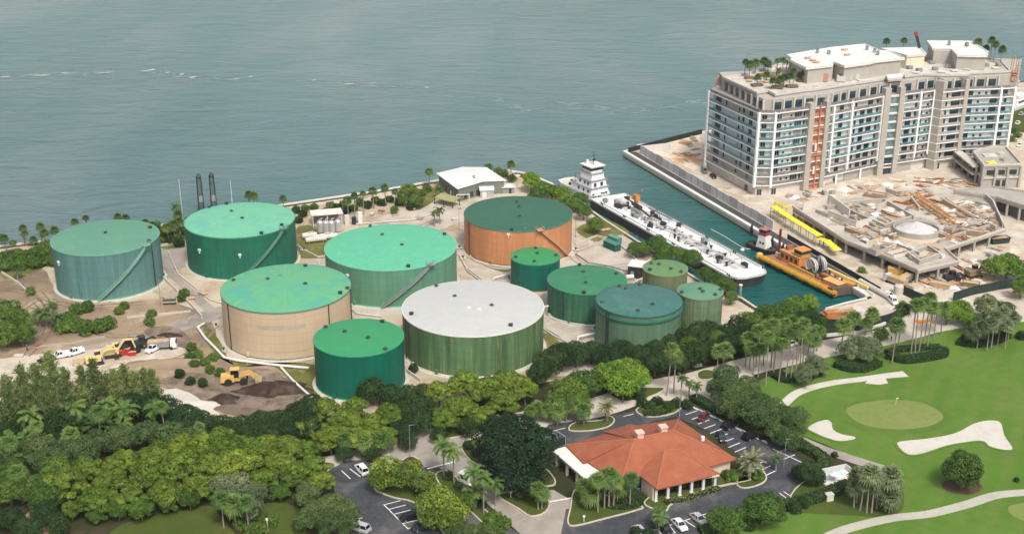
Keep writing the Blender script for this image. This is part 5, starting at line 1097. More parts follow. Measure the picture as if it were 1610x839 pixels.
# white flat canopy at the entrance
cp = [P3(868, 707, 3.6), P3(889, 701, 3.6), P3(917, 728, 3.6), P3(924, 727, 3.6), P3(945, 742, 3.6), P3(921, 753, 3.6)]
MB().prism(cp, 3.25, 3.6).build('flat_canopy', M_white, rs_t)
for f in (.08, .4, .7, .97): q = cp[0].lerp(cp[5], f) + vd_ * -.0 + ud_ * .5; MB().box((q.x, q.y, 1.62), (.6, .6, 3.24), ua).build('canopy_post', M_rw, rs_t)
MB().prism([P3(884, 708, 3.0), P3(893, 704, 3.0), P3(946, 744, 3.0), P3(936, 748, 3.0)], 0, 3.2).build('entrance_wall', M_rw, rs_t)
for f in (.3, .6): q = cp[0].lerp(cp[5], f) + ud_ * 3.6; MB().box((q.x, q.y, 1.2), (1.4, 1.4, 2.4), ua).build('entrance_door', M_dark, rs_t)
prismthing('service_yard_wall', 'small grey walled bin yard left of the restaurant roof', 'bin store', 872, 697, .6, [('wall', M_grey, lambda b: [b.wall([(-2, -1.5), (-2, 1.5), (2, 1.5), (2, -1.5)], .25, 0, 2)]), ('gate', M_dark, lambda b: [b.box((-1, -1.5, .95), (1.8, .1, 1.9)), b.box((1, -1.5, .95), (1.8, .1, 1.9))])])
# kerbed planting islands
def island(poly, m=None, sm=3, h=.30, name='planting_bed'):
    p = smooth_poly(pts(poly), sm) if sm else [q.xy for q in pts(poly)]
    struct('kerb', MB().wall(p, .3, 0, h + .05, True), M_kerb)
    struct(name, MB().sheet(p, h), m or M_grass)
isl = [[(592, 772), (590, 762), (605, 752), (640, 750), (665, 770), (690, 790), (720, 839), (705, 846), (680, 815), (650, 790), (620, 783)], [(685, 748), (700, 741), (718, 752), (735, 775), (775, 815), (778, 830), (765, 828), (735, 800), (700, 772)], [(684, 678), (695, 672), (740, 672), (760, 668), (745, 680), (715, 688), (695, 690)], [(725, 702), (745, 690), (765, 692), (800, 705), (845, 728), (868, 748), (872, 762), (850, 765), (815, 765), (790, 750), (765, 735), (740, 725)],
       [(795, 775), (830, 775), (862, 787), (858, 805), (835, 812), (815, 800), (785, 782)], [(903, 772), (925, 770), (960, 782), (1008, 796), (1000, 803), (950, 816), (905, 827), (893, 822), (897, 800)], [(1045, 805), (1060, 790), (1130, 765), (1180, 755), (1140, 745), (1040, 775), (1018, 785), (1015, 795)], [(1158, 760), (1170, 740), (1195, 738), (1205, 752), (1195, 762), (1170, 768)], [(1242, 785), (1255, 765), (1275, 755), (1300, 765), (1290, 785), (1258, 795)],
       [(895, 677), (905, 665), (945, 662), (958, 655), (966, 662), (955, 672), (925, 678)], [(960, 620), (985, 612), (1020, 610), (1045, 612), (1020, 625), (985, 632), (970, 628)], [(1097, 587), (1110, 582), (1125, 586), (1120, 596), (1100, 597)], [(630, 728), (645, 718), (660, 725), (655, 733), (640, 738)], [(1000, 645), (1030, 632), (1075, 632), (1060, 650), (1020, 656)]]
for i, p in enumerate(isl): island(p, M_mulch if i in (12,) else M_grass)
# painted lines
def marks(name, segs, wd=.16, z=.0, m=None):
    mb = MB()
    for a, b_ in segs:
        A = at(*a); B = at(*b_); e = (B - A).normalized(); s = Vector((-e.y, e.x, 0)) * wd / 2
        mb.add([A - s + Vector((0, 0, .13)), A + s + Vector((0, 0, .13)), B + s + Vector((0, 0, .13)), B - s + Vector((0, 0, .13))], [(0, 1, 2, 3)])
    LV[0] += .0025
    for i, p in enumerate(mb.v): mb.v[i] = (p[0], p[1], LV[0])
    struct(name, mb, m or M_mark)
marks('parking_lines', [((603, 794), (630, 787)), ((611, 801), (638, 794)), ((618, 809), (645, 802)), ((626, 816), (652, 810)), ((634, 823), (660, 817)), ((642, 831), (668, 825))] + [((548, 831), (566, 817)), ((537, 740), (551, 753)), ((550, 737), (567, 750)), ((552, 818), (570, 814)), ((565, 838), (585, 834)), ((604, 735), (612, 746)), ((603, 793), (642, 832))], .22)
marks('parking_lines', [((1078 + 9.6 * i, 652 + 7.4 * i), (1096 + 9.6 * i, 646 + 7.2 * i)) for i in range(14)] + [((1088, 639), (1206, 695)), ((1215, 706), (1260, 727)), ((1222, 712), (1238, 706)), ((1232, 722), (1250, 715)), ((1225, 700), (1245, 690))], .25)
marks('parking_lines', [((1052, 826), (1062, 838)), ((1078, 819), (1093, 829)), ((1105, 811), (1115, 818)), ((1032, 832), (1042, 842)), ((1020, 836), (1110, 808)), ((1225, 775), (1240, 786)), ((1232, 773), (1250, 785)), ((869, 678), (889, 673)), ((980, 655), (996, 651))], .22)
marks('stop_line', [((672, 737), (715, 726)), ((864, 789), (899, 783)), ((733, 756), (745, 768))], .5)
for i in range(9):
    p = at(1094 + i * 13.5, 643 + i * 6.5); tt = tag(MB().box((0, 0, .09), (1.8, .25, .16)).build('wheel_stop', M_white, loc=p), 'white concrete wheel stop, %s of nine in the right car park row' % ordn(i, 9), 'wheel stop', 'wheel stops'); tt.rotation_euler.z = -.95
# ------------------------------------------------------------------ tank barge
M_fo = plain('dull_orange', (.50, .22, .05), .7, .25, .6)
BZ = 1.7
fl_, fr_, nl_, nr_ = at(922, 313, BZ), at(989, 305, BZ), at(1157, 438, BZ), at(1213, 431, BZ)
o = (fl_ + fr_ + nl_ + nr_) / 4; o.z = WL
axd = ((nl_ + nr_) - (fl_ + fr_)).normalized(); axd.z = 0; BR = atan2(axd.y, axd.x); BL = ((nl_ + nr_) / 2 - (fl_ + fr_) / 2).length
sv = Vector((-axd.y, axd.x, 0)); BW = abs(((nr_ - nl_)).dot(sv)) * .5 + abs((fr_ - fl_).dot(sv)) * .5
h = BZ - WL; hl, hw = BL / 2, BW / 2
bg_ = thing('tank_barge', 'long white decked tank barge moored along the tank yard dock', 'barge', o, BR)
def hullring(x, w_, z): return [(x, -w_, z), (x, w_, z)]
pl = [(-hl, -hw), (-hl, hw), (hl - 5, hw), (hl - 1, hw * .75), (hl, hw * .45), (hl, -hw * .45), (hl - 1, -hw * .75), (hl - 5, -hw)]
hb = MB(); n = len(pl)
hb.loft([[(x * .97 if x > 0 else x, y * .96, -1) for x, y in pl], [(x * .985 if x > 0 else x, y, h * .4) for x, y in pl], [(x, y, h - .35) for x, y in pl]])
hb.build('hull', plain('black_hull', (.045, .045, .05), .5, .3, .3, alt=(.09, .07, .06)), bg_)
M_bdeck = ground('barge_deck', [(.72, .72, .70), ((.62, .62, .60), .12, .45, .62), ((.45, .44, .40), .5, .62, .78)], .7)
MB().prism(pl, h - .34, h).build('deck', M_bdeck, bg_)
MB().wall(pl, .25, h - .3, h + .3, True).build('gunwale', M_offw, bg_)
rb = random.Random(9)
mb = MB()
for y in (-1.6, -.9, .9, 1.6): mb.tube([(-hl * .55, y, h + .5), (hl * .85, y, h + .5)], .15, 6)
mb.build('cargo_pipe', M_offw, bg_)
for y in (-hw + 1.2, hw - 1.2): MB().tube([(-hl * .9, y, h + .35), (hl * .88, y, h + .35)], .11, 5).build('deck_pipe', M_grey, bg_)
for i in range(16):
    x = -hl * .5 + i * BL * .042 + rb.uniform(-1, 1); y = rb.uniform(-hw * .55, hw * .55); c = MB(); c.cyl((x, y, h), .35, 1.1, 8); c.cyl((x, y, h + 1.1), .55, .3, 8); c.build('vent_valve', M_dark, bg_)
for i in range(9):
    x = -hl * .35 + i * BL * .068; s = rb.choice([-1, 1]); c = MB().tube([(x, s * .9, h + .5), (x, s * .9, h + 1.6), (x + .3, s * 3.6, h + 1.6), (x + .3, s * 3.9, h + .2)], .14, 6); c.build('branch_pipe', M_grey, bg_)
for i in range(8):
    x = -hl * .3 + i * BL * .07; y = rb.uniform(-hw * .6, hw * .6); MB().cyl((x, y, h), .75, .35, 10).build('tank_hatch', M_grey, bg_)
for x, y, sx_, sy, hz, m in ((-hl * .78, 0, 4, 3, 1.8, M_offw), (-hl * .72, -3, 3, 2, 1.2, M_dark), (-hl * .60, 2, 2.4, 2.2, 1.4, M_dark), (-hl * .52, -1, 5, 1.2, 1.5, M_grey), (-hl * .68, 3.4, 4.5, 1.2, .9, M_dark), (-hl * .46, -3.2, 3.4, 1.3, 1.2, M_grey), (hl * .82, 2.3, 2.0, 1.5, 1.4, M_dark), (hl * .62, -1.0, 2.2, 1.6, 1.1, M_dark), (hl * .3, 3, 1.8, 1.6, 1.8, M_grey), (-hl * .9, -hw * .5, 1.6, 1.6, 1.0, M_grey), (-hl * .36, 2.2, 3, 1, 1.7, M_dark)):
    c = MB().box((x, y, h + hz / 2), (sx_, sy, hz)); c.box((x, y, h + hz + .1), (sx_ * .6, sy * .6, .3)); c.cyl((x + sx_ * .6, y, h), .4, hz * .8, 8); c.build('deck_machinery', m, bg_)
for i in range(26):
    x = rb.uniform(-hl * .88, -hl * .1); y = rb.uniform(-hw * .7, hw * .7); s_ = rb.uniform(.6, 1.5); c = MB().box((x, y, h + s_ * .45), (s_ * rb.uniform(.8, 2), s_, s_ * .9), rb.uniform(0, 3)); c.cyl((x + s_, y, h), .22, rb.uniform(.8, 1.8), 7); c.build('deck_fitting', rb.choice([M_dark, M_dark, M_grey, M_offw]), bg_)
for i in range(8):
    x = -hl * .8 + i * BL * .1; mb = MB(); P_ = [(x + j * 1.1, rb.uniform(-.4, .4) * hw + j * rb.uniform(-.3, .3), h + .15) for j in range(7)]; mb.tube(smooth_line(P_, 3), .13, 5); mb.build('hose', M_rub, bg_)
cr = MB().cyl((-hl * .72, hw * .62, h), .8, 2.4, 10).build('crane_pedestal', M_fo, bg_)
c = MB(); c.box((-hl * .72, hw * .62, h + 2.8), (2.2, 1.9, 1.8)); c.build('crane_cab', M_fo, cr); MB().bar((-hl * .72, hw * .62, h + 4), (-hl * .66, hw * .7, h + 6.2), .4).build('crane_jib', M_fo, cr)
MB().bar((-hl * .70, hw * .2, h + 2.2), (-hl * .3, -hw * .2, h + 2.0), .45).build('hose_boom', M_dark, bg_)
MB().bar((-hl * .50, hw * .5, h + 1.8), (-hl * .22, hw * .75, h + 1.2), .5).build('gangway', M_grey, bg_)
for f in (-.85, -.5, -.15, .2, .55, .9):
    for s in (-1, 1): c = MB(); c.cyl((hl * f, s * (hw - .6), h), .25, .7, 8); c.cyl((hl * f + 1, s * (hw - .6), h), .25, .7, 8); c.build('bollard', M_dark, bg_)
mb = MB()
for i in range(26):
    x = -hl * .95 + i * BL * .037; mb.bar((x, hw - .2, h), (x, hw - .2, h + 1.0), .06)
mb.bar((-hl * .95, hw - .2, h + 1.0), (hl * .85, hw - .2, h + 1.0), .06); mb.build('hand_rail', M_grey, bg_)
# mooring dolphin by the barge bow
t = thing('mooring_pile', 'grey steel mooring pile at the near bow of the white barge', 'mooring pile', at(1163, 470, WL)); MB().cyl((0, 0, -2), .45, 6.5, 12).build('pile', M_grey, t); MB().cyl((0, 0, 4.5), .6, .3, 12).build('cap', M_white, t)
# ------------------------------------------------------------------ push tug
tb = at(945, 311, 0); ta = at(888, 286, 0); L = (tb - ta).length; o = (ta + tb) / 2; dd = (tb - ta).normalized(); o.z = WL; o += Vector((.4, 1.5, 0))
tg = thing('push_tug', 'white push tug with tiered deckhouse moored behind the barge', 'tugboat', o, atan2(dd.y, dd.x))
hl2, hw2 = L / 2, 4.6
pl = [(-hl2, -hw2 * .75), (-hl2 - .8, 0), (-hl2, hw2 * .75), (-hl2 + 3, hw2), (hl2 - 2, hw2), (hl2, hw2 * .8), (hl2, -hw2 * .8), (hl2 - 2, -hw2), (-hl2 + 3, -hw2)]
MB().loft([[(x * .95, y * .9, -1) for x, y in pl], [(x, y, 1.0) for x, y in pl], [(x, y, 2.2) for x, y in pl]]).build('hull', plain('white_hull', (.60, .61, .62), .5, .1), tg)
MB().prism([(x * .985, y * .97) for x, y in pl], 2.2, 2.32).build('deck', M_offw, tg); MB().wall(pl, .2, 2.2, 3.0, True).build('bulwark', M_white, tg); MB().wall(pl, .35, .2, .75, True).build('rubbing_strake', M_rub, tg)
def tier(x0, x1, w0, z0, z1, nm, tp=.4): 
    b = MB().loft([[(x0, -w0, z0), (x1, -w0, z0), (x1, w0, z0), (x0, w0, z0)], [(x0 + tp, -w0 + tp, z1), (x1 - tp, -w0 + tp, z1), (x1 - tp, w0 - tp, z1), (x0 + tp, w0 - tp, z1)]])
    return b.build(nm, plain('white_superstructure', (.74, .74, .76), .5, .05), tg)
x1 = hl2 - 1.2
tier(x1 - 13, x1, 4.2, 2.3, 5.2, 'main_deckhouse'); tier(x1 - 10.5, x1 - .6, 3.6, 5.2, 7.9, 'upper_deckhouse'); tier(x1 - 8.6, x1 - 1.4, 3.0, 7.9, 10.3, 'bridge_deck', .25)
wh = tier(x1 - 7.6, x1 - 2.4, 2.5, 10.3, 12.8, 'wheelhouse', -.25)
c = MB(); c.box((x1 - 5, 0, 11.9), (5.6, 5.5, .95)); c.build('wheelhouse_glazing', M_win, wh)
MB().box((x1 - 5, 0, 13.0), (7.2, 6.8, .3)).build('wheelhouse_roof', M_white, wh)
for z, x0, xx, w_ in ((5.2, x1 - 13, x1, 4.2), (7.9, x1 - 10.5, x1 - .6, 3.6), (10.3, x1 - 8.6, x1 - 1.4, 3.0)):
    mb = MB().box(((x0 + xx) / 2, 0, z), (xx - x0 + .3, w_ * 2 + .2, .14)); mb.build('deck_edge', M_grey, tg)
for x in (-8, -5, -2): MB().box((x1 + x, -4.05, 3.9), (.8, .3, .9)).build('window', M_win, tg)
for x in (-8, -5, -3): MB().box((x1 + x, -3.45, 6.6), (.9, .3, 1.0)).build('window', M_win, tg)
for y in (-2, 1): MB().box((x1 - .35, y, 6.5), (.3, .9, 1.3)).build('window', M_win, tg)
for y in (-1.3, 1.3): MB().cyl((x1 - 6.6, y, 13.1), .55, 1.6, 10).build('funnel', M_white, tg)
ms = MB().tube([(x1 - 4.4, 0, 13.1), (x1 - 4.4, 0, 18.4)], .16, 6, .07); ms.bar((x1 - 4.4, -1.6, 16.6), (x1 - 4.4, 1.6, 16.6), .12); ms.box((x1 - 4.4, 0, 15), (.9, .9, .9)); ms.build('mast', M_dark, tg)
MB().tube([(-hl2 + 5, 1, 2.3), (-hl2 + 5, 1, 6.5)], .1).build('stern_pole', M_dark, tg)
for x, y in ((-6, -2), (-3, 2), (-9, 1), (hl2 - 1.5, -3), (hl2 - 1.5, 3)): MB().cyl((x, y, 2.3), .55, .9, 10).build('winch', M_dark, tg)
for y in (-3.4, -1.2): MB().lathe([(.5, 0), (.8, .2), (.8, .5), (.5, .7)], 12, (hl2 + .1, y, 2.0)).build('fender_tyre', M_rub, tg)
tag(put('winch_cover', MB().box((0, 0, .4), (2.4, 1.6, .8)).mesh('winch_cover', M_dark), tg, (hl2 - 2, 1.2, 2.3)))
# ------------------------------------------------------------------ small red and white tug
p = at(1198, 393, WL); t = thing('harbour_tug', 'small black hulled tug with white cabin and red top by dredge', 'tugboat', p, BR + .25)
pl = [(-5.2, -1.6), (-5.6, 0), (-5.2, 1.6), (-2, 2.4), (3, 2.4), (5, 1.6), (5.6, 0), (5, -1.6), (3, -2.4), (-2, -2.4)]
MB().loft([[(x * .9, y * .85, -.8) for x, y in pl], [(x, y, .9) for x, y in pl], [(x * 1.03, y * 1.03, 1.4) for x, y in pl]]).build('hull', plain('black_hull', (.045, .045, .05)), t)
MB().wall([(x * 1.04, y * 1.04) for x, y in pl], .45, .8, 1.5, True).build('fender_band', M_rub, t)
MB().loft([[(-1.4, -1.7, 1.3), (2.6, -1.7, 1.3), (2.6, 1.7, 1.3), (-1.4, 1.7, 1.3)], [(-.9, -1.3, 5.6), (2.0, -1.3, 5.6), (2.0, 1.3, 5.6), (-.9, 1.3, 5.6)]]).build('cabin', M_white, t)
MB().loft([[(-.9, -1.35, 5.6), (2.0, -1.35, 5.6), (2.0, 1.35, 5.6), (-.9, 1.35, 5.6)], [(-.6, -1.15, 7.6), (1.7, -1.15, 7.6), (1.7, 1.15, 7.6), (-.6, 1.15, 7.6)]]).build('wheelhouse', plain('dull_red', (.28, .045, .04), .5, .2), t)
MB().box((.5, 0, 7.1), (2.9, 2.8, .55)).build('wheelhouse_glazing', M_win, t); MB().box((.5, 0, 7.75), (3.0, 2.9, .2)).build('wheelhouse_roof', plain('dull_pink_roof', (.40, .16, .15), .6, .1), t)
for x, y in ((.2, -1.66), (1.4, -1.66)): MB().box((x, y + .1, 3.2), (.6, .2, .6)).build('porthole', M_dark, t)
MB().tube([(-.2, 0, 7.8), (-.2, 0, 9.8)], .08).build('mast', M_dark, t)
for x, y in ((-3.5, 0), (-3, 1.2), (3.6, 0)): MB().cyl((x, y, 1.3), .4, .8, 10).build('bitt', M_dark, t)
# ------------------------------------------------------------------ dredge
DKZ = .1
a0, a1, b1, b0 = at(1194, 402, DKZ), at(1312, 460, DKZ), at(1352, 452, DKZ), at(1236, 392, DKZ)
o = (a0 + a1 + b1 + b0) / 4; o.z = WL; dd = (a1 - a0).normalized(); DR = atan2(dd.y, dd.x); DL = (a1 - a0).length; s = Vector((-dd.y, dd.x, 0)); DW = (b0 - a0).dot(s)
dr = thing('dredge_barge', 'yellow and rust orange dredging barge with winches and red spud', 'dredge', o, DR)
hl3, hw3 = DL / 2, DW / 2; h3 = DKZ - WL
MB().prism([(-hl3 + 1, -hw3 + 1.9), (-hl3 + 1, hw3), (hl3 - 3, hw3), (hl3, hw3 - 1.5), (hl3 - 1.5, -hw3 + 1.9)], -1, h3).build('hull', plain('dredge_hull', (.30, .16, .07), .8, .3, .3), dr)
MB().sheet([(-hl3 + 1.2, -hw3 + 2), (-hl3 + 1.2, hw3 - .2), (hl3 - 3.2, hw3 - .2), (hl3 - .3, hw3 - 1.6), (hl3 - 1.6, -hw3 + 2)], h3 + .02).build('deck', plain('rust_deck', (.30, .15, .08), .85, .35, .25, alt=(.42, .24, .13)), dr)
for y in (-hw3 + .9, hw3 + .0):
    x0 = -hl3; k = 6
    for i in range(k):
        a = x0 + i * DL / k; c = MB().tube([(a + .2, y, h3 - .5), (a + DL / k - .15, y, h3 - .5)], 1.0, 14); c.build('pontoon_float', M_yel if y < 0 else plain('ochre_float', (.45, .25, .04)), dr)
        if y < 0: MB().lathe([(.5, -.25), (.75, -.2), (.75, .2), (.5, .25)], 12, (a + DL / k, y - .9, h3 - .6)).build('fender_tyre', M_rub, dr)
MB().lathe([(.1, -1.4), (1.0, -1.0), (1.25, 0), (1.0, 1.0), (.1, 1.4)], 14, (-hl3 - .6, -hw3 + 1.0, h3 - .4)).build('float_end', plain('pale_ochre', (.60, .40, .12), .6, .15), dr)
MB().prism([(hl3 - 3, -hw3 + .4), (hl3 - 1, -hw3 + .4), (hl3 + .6, hw3 - 2.4), (hl3 - 2, hw3 - 2)], .4, h3 + .9).build('bow_plate', plain('dark_plate', (.11, .08, .06), .8, .3), dr)
hx = -hl3 * .42
M_do = plain('dredge_orange', (.62, .25, .07), .7, .25, .5)
hs_ = MB().box((hx, .6, h3 + 1.7), (9.5, 4.6, 3.2)).build('engine_house', M_do, dr); MB().box((hx, .6, h3 + 3.4), (9.9, 5, .25)).build('engine_house_roof', plain('tan_rust_roof', (.46, .24, .12), .8, .25), hs_)
for i in range(4): MB().box((hx - 3.4 + i * 2.2, -1.75, h3 + 1.9), (1.1, .2, 1.3)).build('opening', M_dark, hs_)
MB().box((hx + 3.2, .6, h3 + 4.6), (3.4, 3.6, 2.3)).build('control_cabin', M_yel, hs_); MB().box((hx + 3.2, .6, h3 + 5.0), (3.5, 3.7, .8)).build('cabin_glazing', M_win, hs_); MB().box((hx + 3.2, .6, h3 + 5.85), (4, 4.2, .2)).build('cabin_roof', M_do, hs_)
MB().box((hx - 3.4, 1, h3 + 4.2), (1.2, 2.4, 1.4)).build('roof_box', M_rust, hs_)
for y in (-.9, .9, 2.7):
    xw = hl3 * .12; wv_ = MB(); 
    for q in (-.35, .35):
        ring = [(xw + r_ * cos(a), y + q, h3 + 2.6 + r_ * sin(a)) for a in [2 * pi * i / 18 for i in range(18)] for r_ in (2.3,)]
        wv_.tube(ring + ring[:1], .28, 5)
    for i in range(6): wv_.bar((xw, y, h3 + 2.6), (xw + 2.2 * cos(i * pi / 3), y, h3 + 2.6 + 2.2 * sin(i * pi / 3)), .35)
    wv_.build('winch_wheel', plain('pale_grey_wheel', (.50, .50, .48), .6, .25) if y != .9 else M_dark, dr)
MB().box((hl3 * .12, .9, h3 + .5), (5, 5.4, .9)).build('winch_bed', M_dark, dr)
A_ = MB().bar((hl3 * .22, -1.2, h3), (hl3 * .20, .6, h3 + 6), .4); A_.bar((hl3 * .22, 2.8, h3), (hl3 * .20, 1.0, h3 + 6), .4); A_.bar((hl3 * .2, .6, h3 + 6), (hl3 * .2, 1, h3 + 6), .5); A_.build('gantry_frame', M_grey, dr)
MB().bar((hl3 * .25, hw3 - 2.2, h3 + 1.5), (hl3 + 3.5, hw3 - 1.0, h3 + 1.0), .75).build('suction_pipe', plain('pale_yellow_pipe', (.74, .55, .17), .5, .12), dr)
MB().bar((-hl3 * .1, -1.4, h3 + .6), (hl3 * .5, -1.4, h3 + .6), .9, .9).build('side_girder', M_dark, dr); MB().bar((hl3 * .3, .8, h3 + .6), (hl3 * .9, .8, h3 + .5), 1.6, .9).build('dredge_ladder', M_rust, dr)
MB().box((hl3 * .72, -1.2, h3 + .7), (6, 3, 1.1), .08).build('deck_hopper', M_do, dr); MB().box((hl3 * .72, -1.2, h3 + 1.3), (6.6, 3.4, .15), .08).build('hopper_lid', plain('tan_lid', (.62, .36, .14), .7, .2), dr)
MB().box((-hl3 * .05, -2.2, h3 + .4), (12, .8, .7)).build('pipe_rack', plain('ochre_float', (.45, .25, .04)), dr)
MB().cyl((-hl3 + 3.4, -.2, -1), .42, 12.6, 10).build('spud_pole', M_maroon, dr); MB().box((-hl3 + 3.4, -.2, h3 + .8), (1.6, 1.6, 1.4)).build('spud_collar', M_offw, dr)
for x, y in ((-hl3 * .75, 2.5), (-hl3 * .7, -1.6), (hl3 * .35, -2), (hl3 * .5, 3), (-hl3 * .9, 1)): c = MB().cyl((x, y, h3), .5, 1.3, 8); c.box((x + 1, y, h3 + .4), (1.2, .9, .8)); c.build('deck_winch', M_rust, dr)
c = MB(); c.box((hl3 * .88, 2, h3 + .8), (4, 2, 1.2), .3); c.build('rust_frame', M_do, dr)
# mooring frame at the dredge end
t = thing('gangway', 'white edged steel gangway between dredge and landing', 'gangway', at(1367, 455, 0)); o = at(1367, 455, 0)
MB().wall([p - o for p in pts([(1345, 455), (1373, 466)])], .25, .1, 1.0).build('rail', M_white, t); MB().wall([p - o for p in pts([(1346, 453), (1366, 447)])], .25, .1, 1.0).build('rail', M_offw, t); MB().wall([p - o for p in pts([(1358, 452), (1372, 460)])], 2.4, -.1, .1).build('floor', M_grey, t)
# rusty work barge at the basin head
p = at(1318, 506, 0); t = thing('work_barge', 'rusty orange flat work barge loaded with machine parts', 'work barge', p, -.0)
dk_ = [q - p for q in pts([(1290, 496), (1302, 492), (1345, 492), (1352, 506), (1330, 511), (1292, 509)])]
MB().prism(dk_, -1.5, 1.2).build('hull', plain('tan_rust_hull', (.36, .24, .13), .85, .25), t)
MB().prism([q * .96 for q in dk_], 1.2, 1.3).build('deck', plain('brown_deck', (.30, .17, .09), .85, .3), t)
MB().box((-1.8, .8, 2.2), (4.4, 2.6, 1.8), .2).build('machine_house', plain('bright_rust', (.42, .17, .065), .7, .3, .6), t); MB().box((-5, .5, 1.9), (3, 2.2, 1.2), -.1).build('winch_box', M_rust, t)
MB().bar((-1, .5, 2.8), (4.5, 2.4, 3.4), .7).build('bucket_arm', plain('tan_paint', (.5, .34, .2)), t); MB().box((4.2, .2, 1.9), (2.4, 2, 1.2), .4).build('bucket', plain('pale_tan', (.55, .42, .27)), t)
# white buoy on a floating line
p = at(1167, 393, WL); t = thing('mooring_buoy', 'white buoy floating in the channel beside the small tug', 'buoy', p); MB().lathe([(.1, -.5), (.7, -.2), (.75, .2), (.4, .6), (.05, .7)], 12).build('float', M_white, t)
MB().tube([Vector(q) - p for q in smooth_line([at(1185, 390, WL + .06)[:], at(1170, 390, WL + .06)[:], at(1140, 372, WL + .06)[:], at(1118, 360, WL + .06)[:]], 4)], .16, 4).build('floating_line', M_offw, t)
# ------------------------------------------------------------------ vehicles
def carpaint(n, c): return plain(n, c, .25, .05, 1, spec=.6)
CP = {'white': carpaint('white_car_paint', (.75, .75, .74)), 'black': carpaint('black_car_paint', (.012, .012, .014)), 'silver': carpaint('silver_car_paint', (.42, .43, .44)), 'red': carpaint('dark_red_car_paint', (.12, .02, .02)), 'blue': carpaint('blue_black_car_paint', (.02, .03, .05)), 'grey': carpaint('grey_car_paint', (.12, .125, .13))}
M_cg = glass('car_glass', (.012, .016, .02), .05); M_lamp = plain('lamp_lens', (.7, .7, .65), .2, .05); M_tail = plain('tail_lens', (.4, .02, .02), .3, .1)
CM = {}
def carmesh(kind, cl):
    if (kind, cl) in CM: return CM[kind, cl]
    m = CP[cl]; s = 1.0 if kind == 'sedan' else 1.06; H = .0 if kind == 'sedan' else .32
    prof = {'sedan': [(-2.25, .35, .55), (-2.3, .55, .8), (-2.1, .82, .86), (-1.2, .92, .9), (.9, .95, .92), (2.0, .82, .86), (2.3, .6, .78), (2.28, .35, .6)], 'suv': [(-2.3, .4, .7), (-2.35, .7, .88), (-2.25, 1.1, .9), (-1.0, 1.12, .94), (1.0, 1.1, .94), (2.1, 1.0, .88), (2.35, .75, .82), (2.3, .4, .7)]}['suv' if kind != 'sedan' else 'sedan']
    b = MB(); rings = [[(x, -w_, .3), (x, -w_ * 1.02, (z + .3) / 2), (x, -w_ * .93, z), (x, w_ * .93, z), (x, w_ * 1.02, (z + .3) / 2), (x, w_, .3)] for x, z, w_ in prof]
    b.loft(rings)
    zt = prof[3][1]
    if kind == 'sedan': g = [(-1.75, 1.25, -1.0, .75), ]; x0, x1, y0, y1 = -1.7, 1.15, -1.0, .45
    elif kind == 'suv': x0, x1, y0, y1 = -2.15, 1.2, -1.85, .6
    else: x0, x1, y0, y1 = -.5, 1.3, -.35, .7
    zr = zt + .48 + H * .6
    gl = MB().loft([[(x0, -.82, zt - .02), (x1, -.82, zt - .02), (x1, .82, zt - .02), (x0, .82, zt - .02)], [(y0, -.64, zr), (y1, -.64, zr), (y1, .64, zr), (y0, .64, zr)]])
    rf = MB().box(((y0 + y1) / 2, 0, zr + .03), (y1 - y0 + .12, 1.34, .07))
    for sx_ in (-1, 1):
        rf.bar((x0, sx_ * .81, zt), (y0, sx_ * .65, zr), .09); rf.bar((x1, sx_ * .81, zt), (y1, sx_ * .65, zr), .09); rf.bar(((x0 + x1) / 2, sx_ * .83, zt), ((y0 + y1) / 2, sx_ * .66, zr), .09)
    if kind == 'pickup': b.box((-1.4, -.8, 1.25), (1.7, .1, .3)).box((-1.4, .8, 1.25), (1.7, .1, .3)).box((-2.25, 0, 1.25), (.1, 1.6, .3))
    wh = MB()
    ring = [[(r_ * cos(a), y, r_ * sin(a)) for a in [2 * pi * i / 14 for i in range(14)]] for y, r_ in ((-.11, .3), (-.1, .34), (.1, .34), (.11, .3))]
    wh.loft(ring); ri = MB().loft([[(.2 * cos(2 * pi * i / 10), y, .2 * sin(2 * pi * i / 10)) for i in range(10)] for y in (-.13, .13)])
    li = MB().box((0, 0, 0), (.12, .34, .15))
    CM[kind, cl] = (b.mesh('body', m), gl.mesh('windows', M_cg), rf.mesh('roof', m), wh.mesh('wheel', M_rub), ri.mesh('rim', M_grey), li.mesh('headlight', M_lamp), li.mesh('tail_light', M_tail)); return CM[kind, cl]
def car(label, kind, cl, px, py, toward, cat='car', z=.17):
    p = at(px, py, z); q = at(*toward, z); t = thing('parked_car' if kind != 'pickup' else 'pickup_truck', label, cat, p, atan2(q.y - p.y, q.x - p.x), 'parked vehicles')
    b, g, r_, w_, ri, hl_, tl = carmesh(kind, cl)
    bd = put('body', b, t); put('windows', g, t); put('roof', r_, t)
    for x in (-1.4, 1.4):
        for y in (-.82, .82): o = put('wheel', w_, t, (x, y, .34)); put('rim', ri, o)
    for y in (-.62, .62): put('headlight', hl_, t, (2.22, y, .68)); put('tail_light', tl, t, (-2.26, y, .72))
    return t
car('white saloon parked nose in beside the near driveway', 'sedan', 'white', 1068, 827, (1079, 838), 'car')
car('silver saloon parked nose in right of the white one', 'sedan', 'silver', 1098, 818, (1110, 828), 'car')
car('black saloon left of the white saloon, half under a palm', 'sedan', 'black', 1046, 834, (1057, 845), 'car')
car('white van parked by the trees at the left car park corner', 'suv', 'white', 569, 741, (557, 728), 'van')
car('silver estate parked at the bottom of the left car park', 'suv', 'silver', 566, 833, (553, 829), 'car')
car('black saloon in the left car park bay beneath the young trees', 'sedan', 'black', 645, 815, (660, 811), 'car')
car('dark saloon in the lowest bay of the left car park', 'sedan', 'blue', 664, 831, (680, 827), 'car')
car('dark red compact in the top bay of the right car park', 'sedan', 'red', 1106, 657, (1112, 650), 'car')
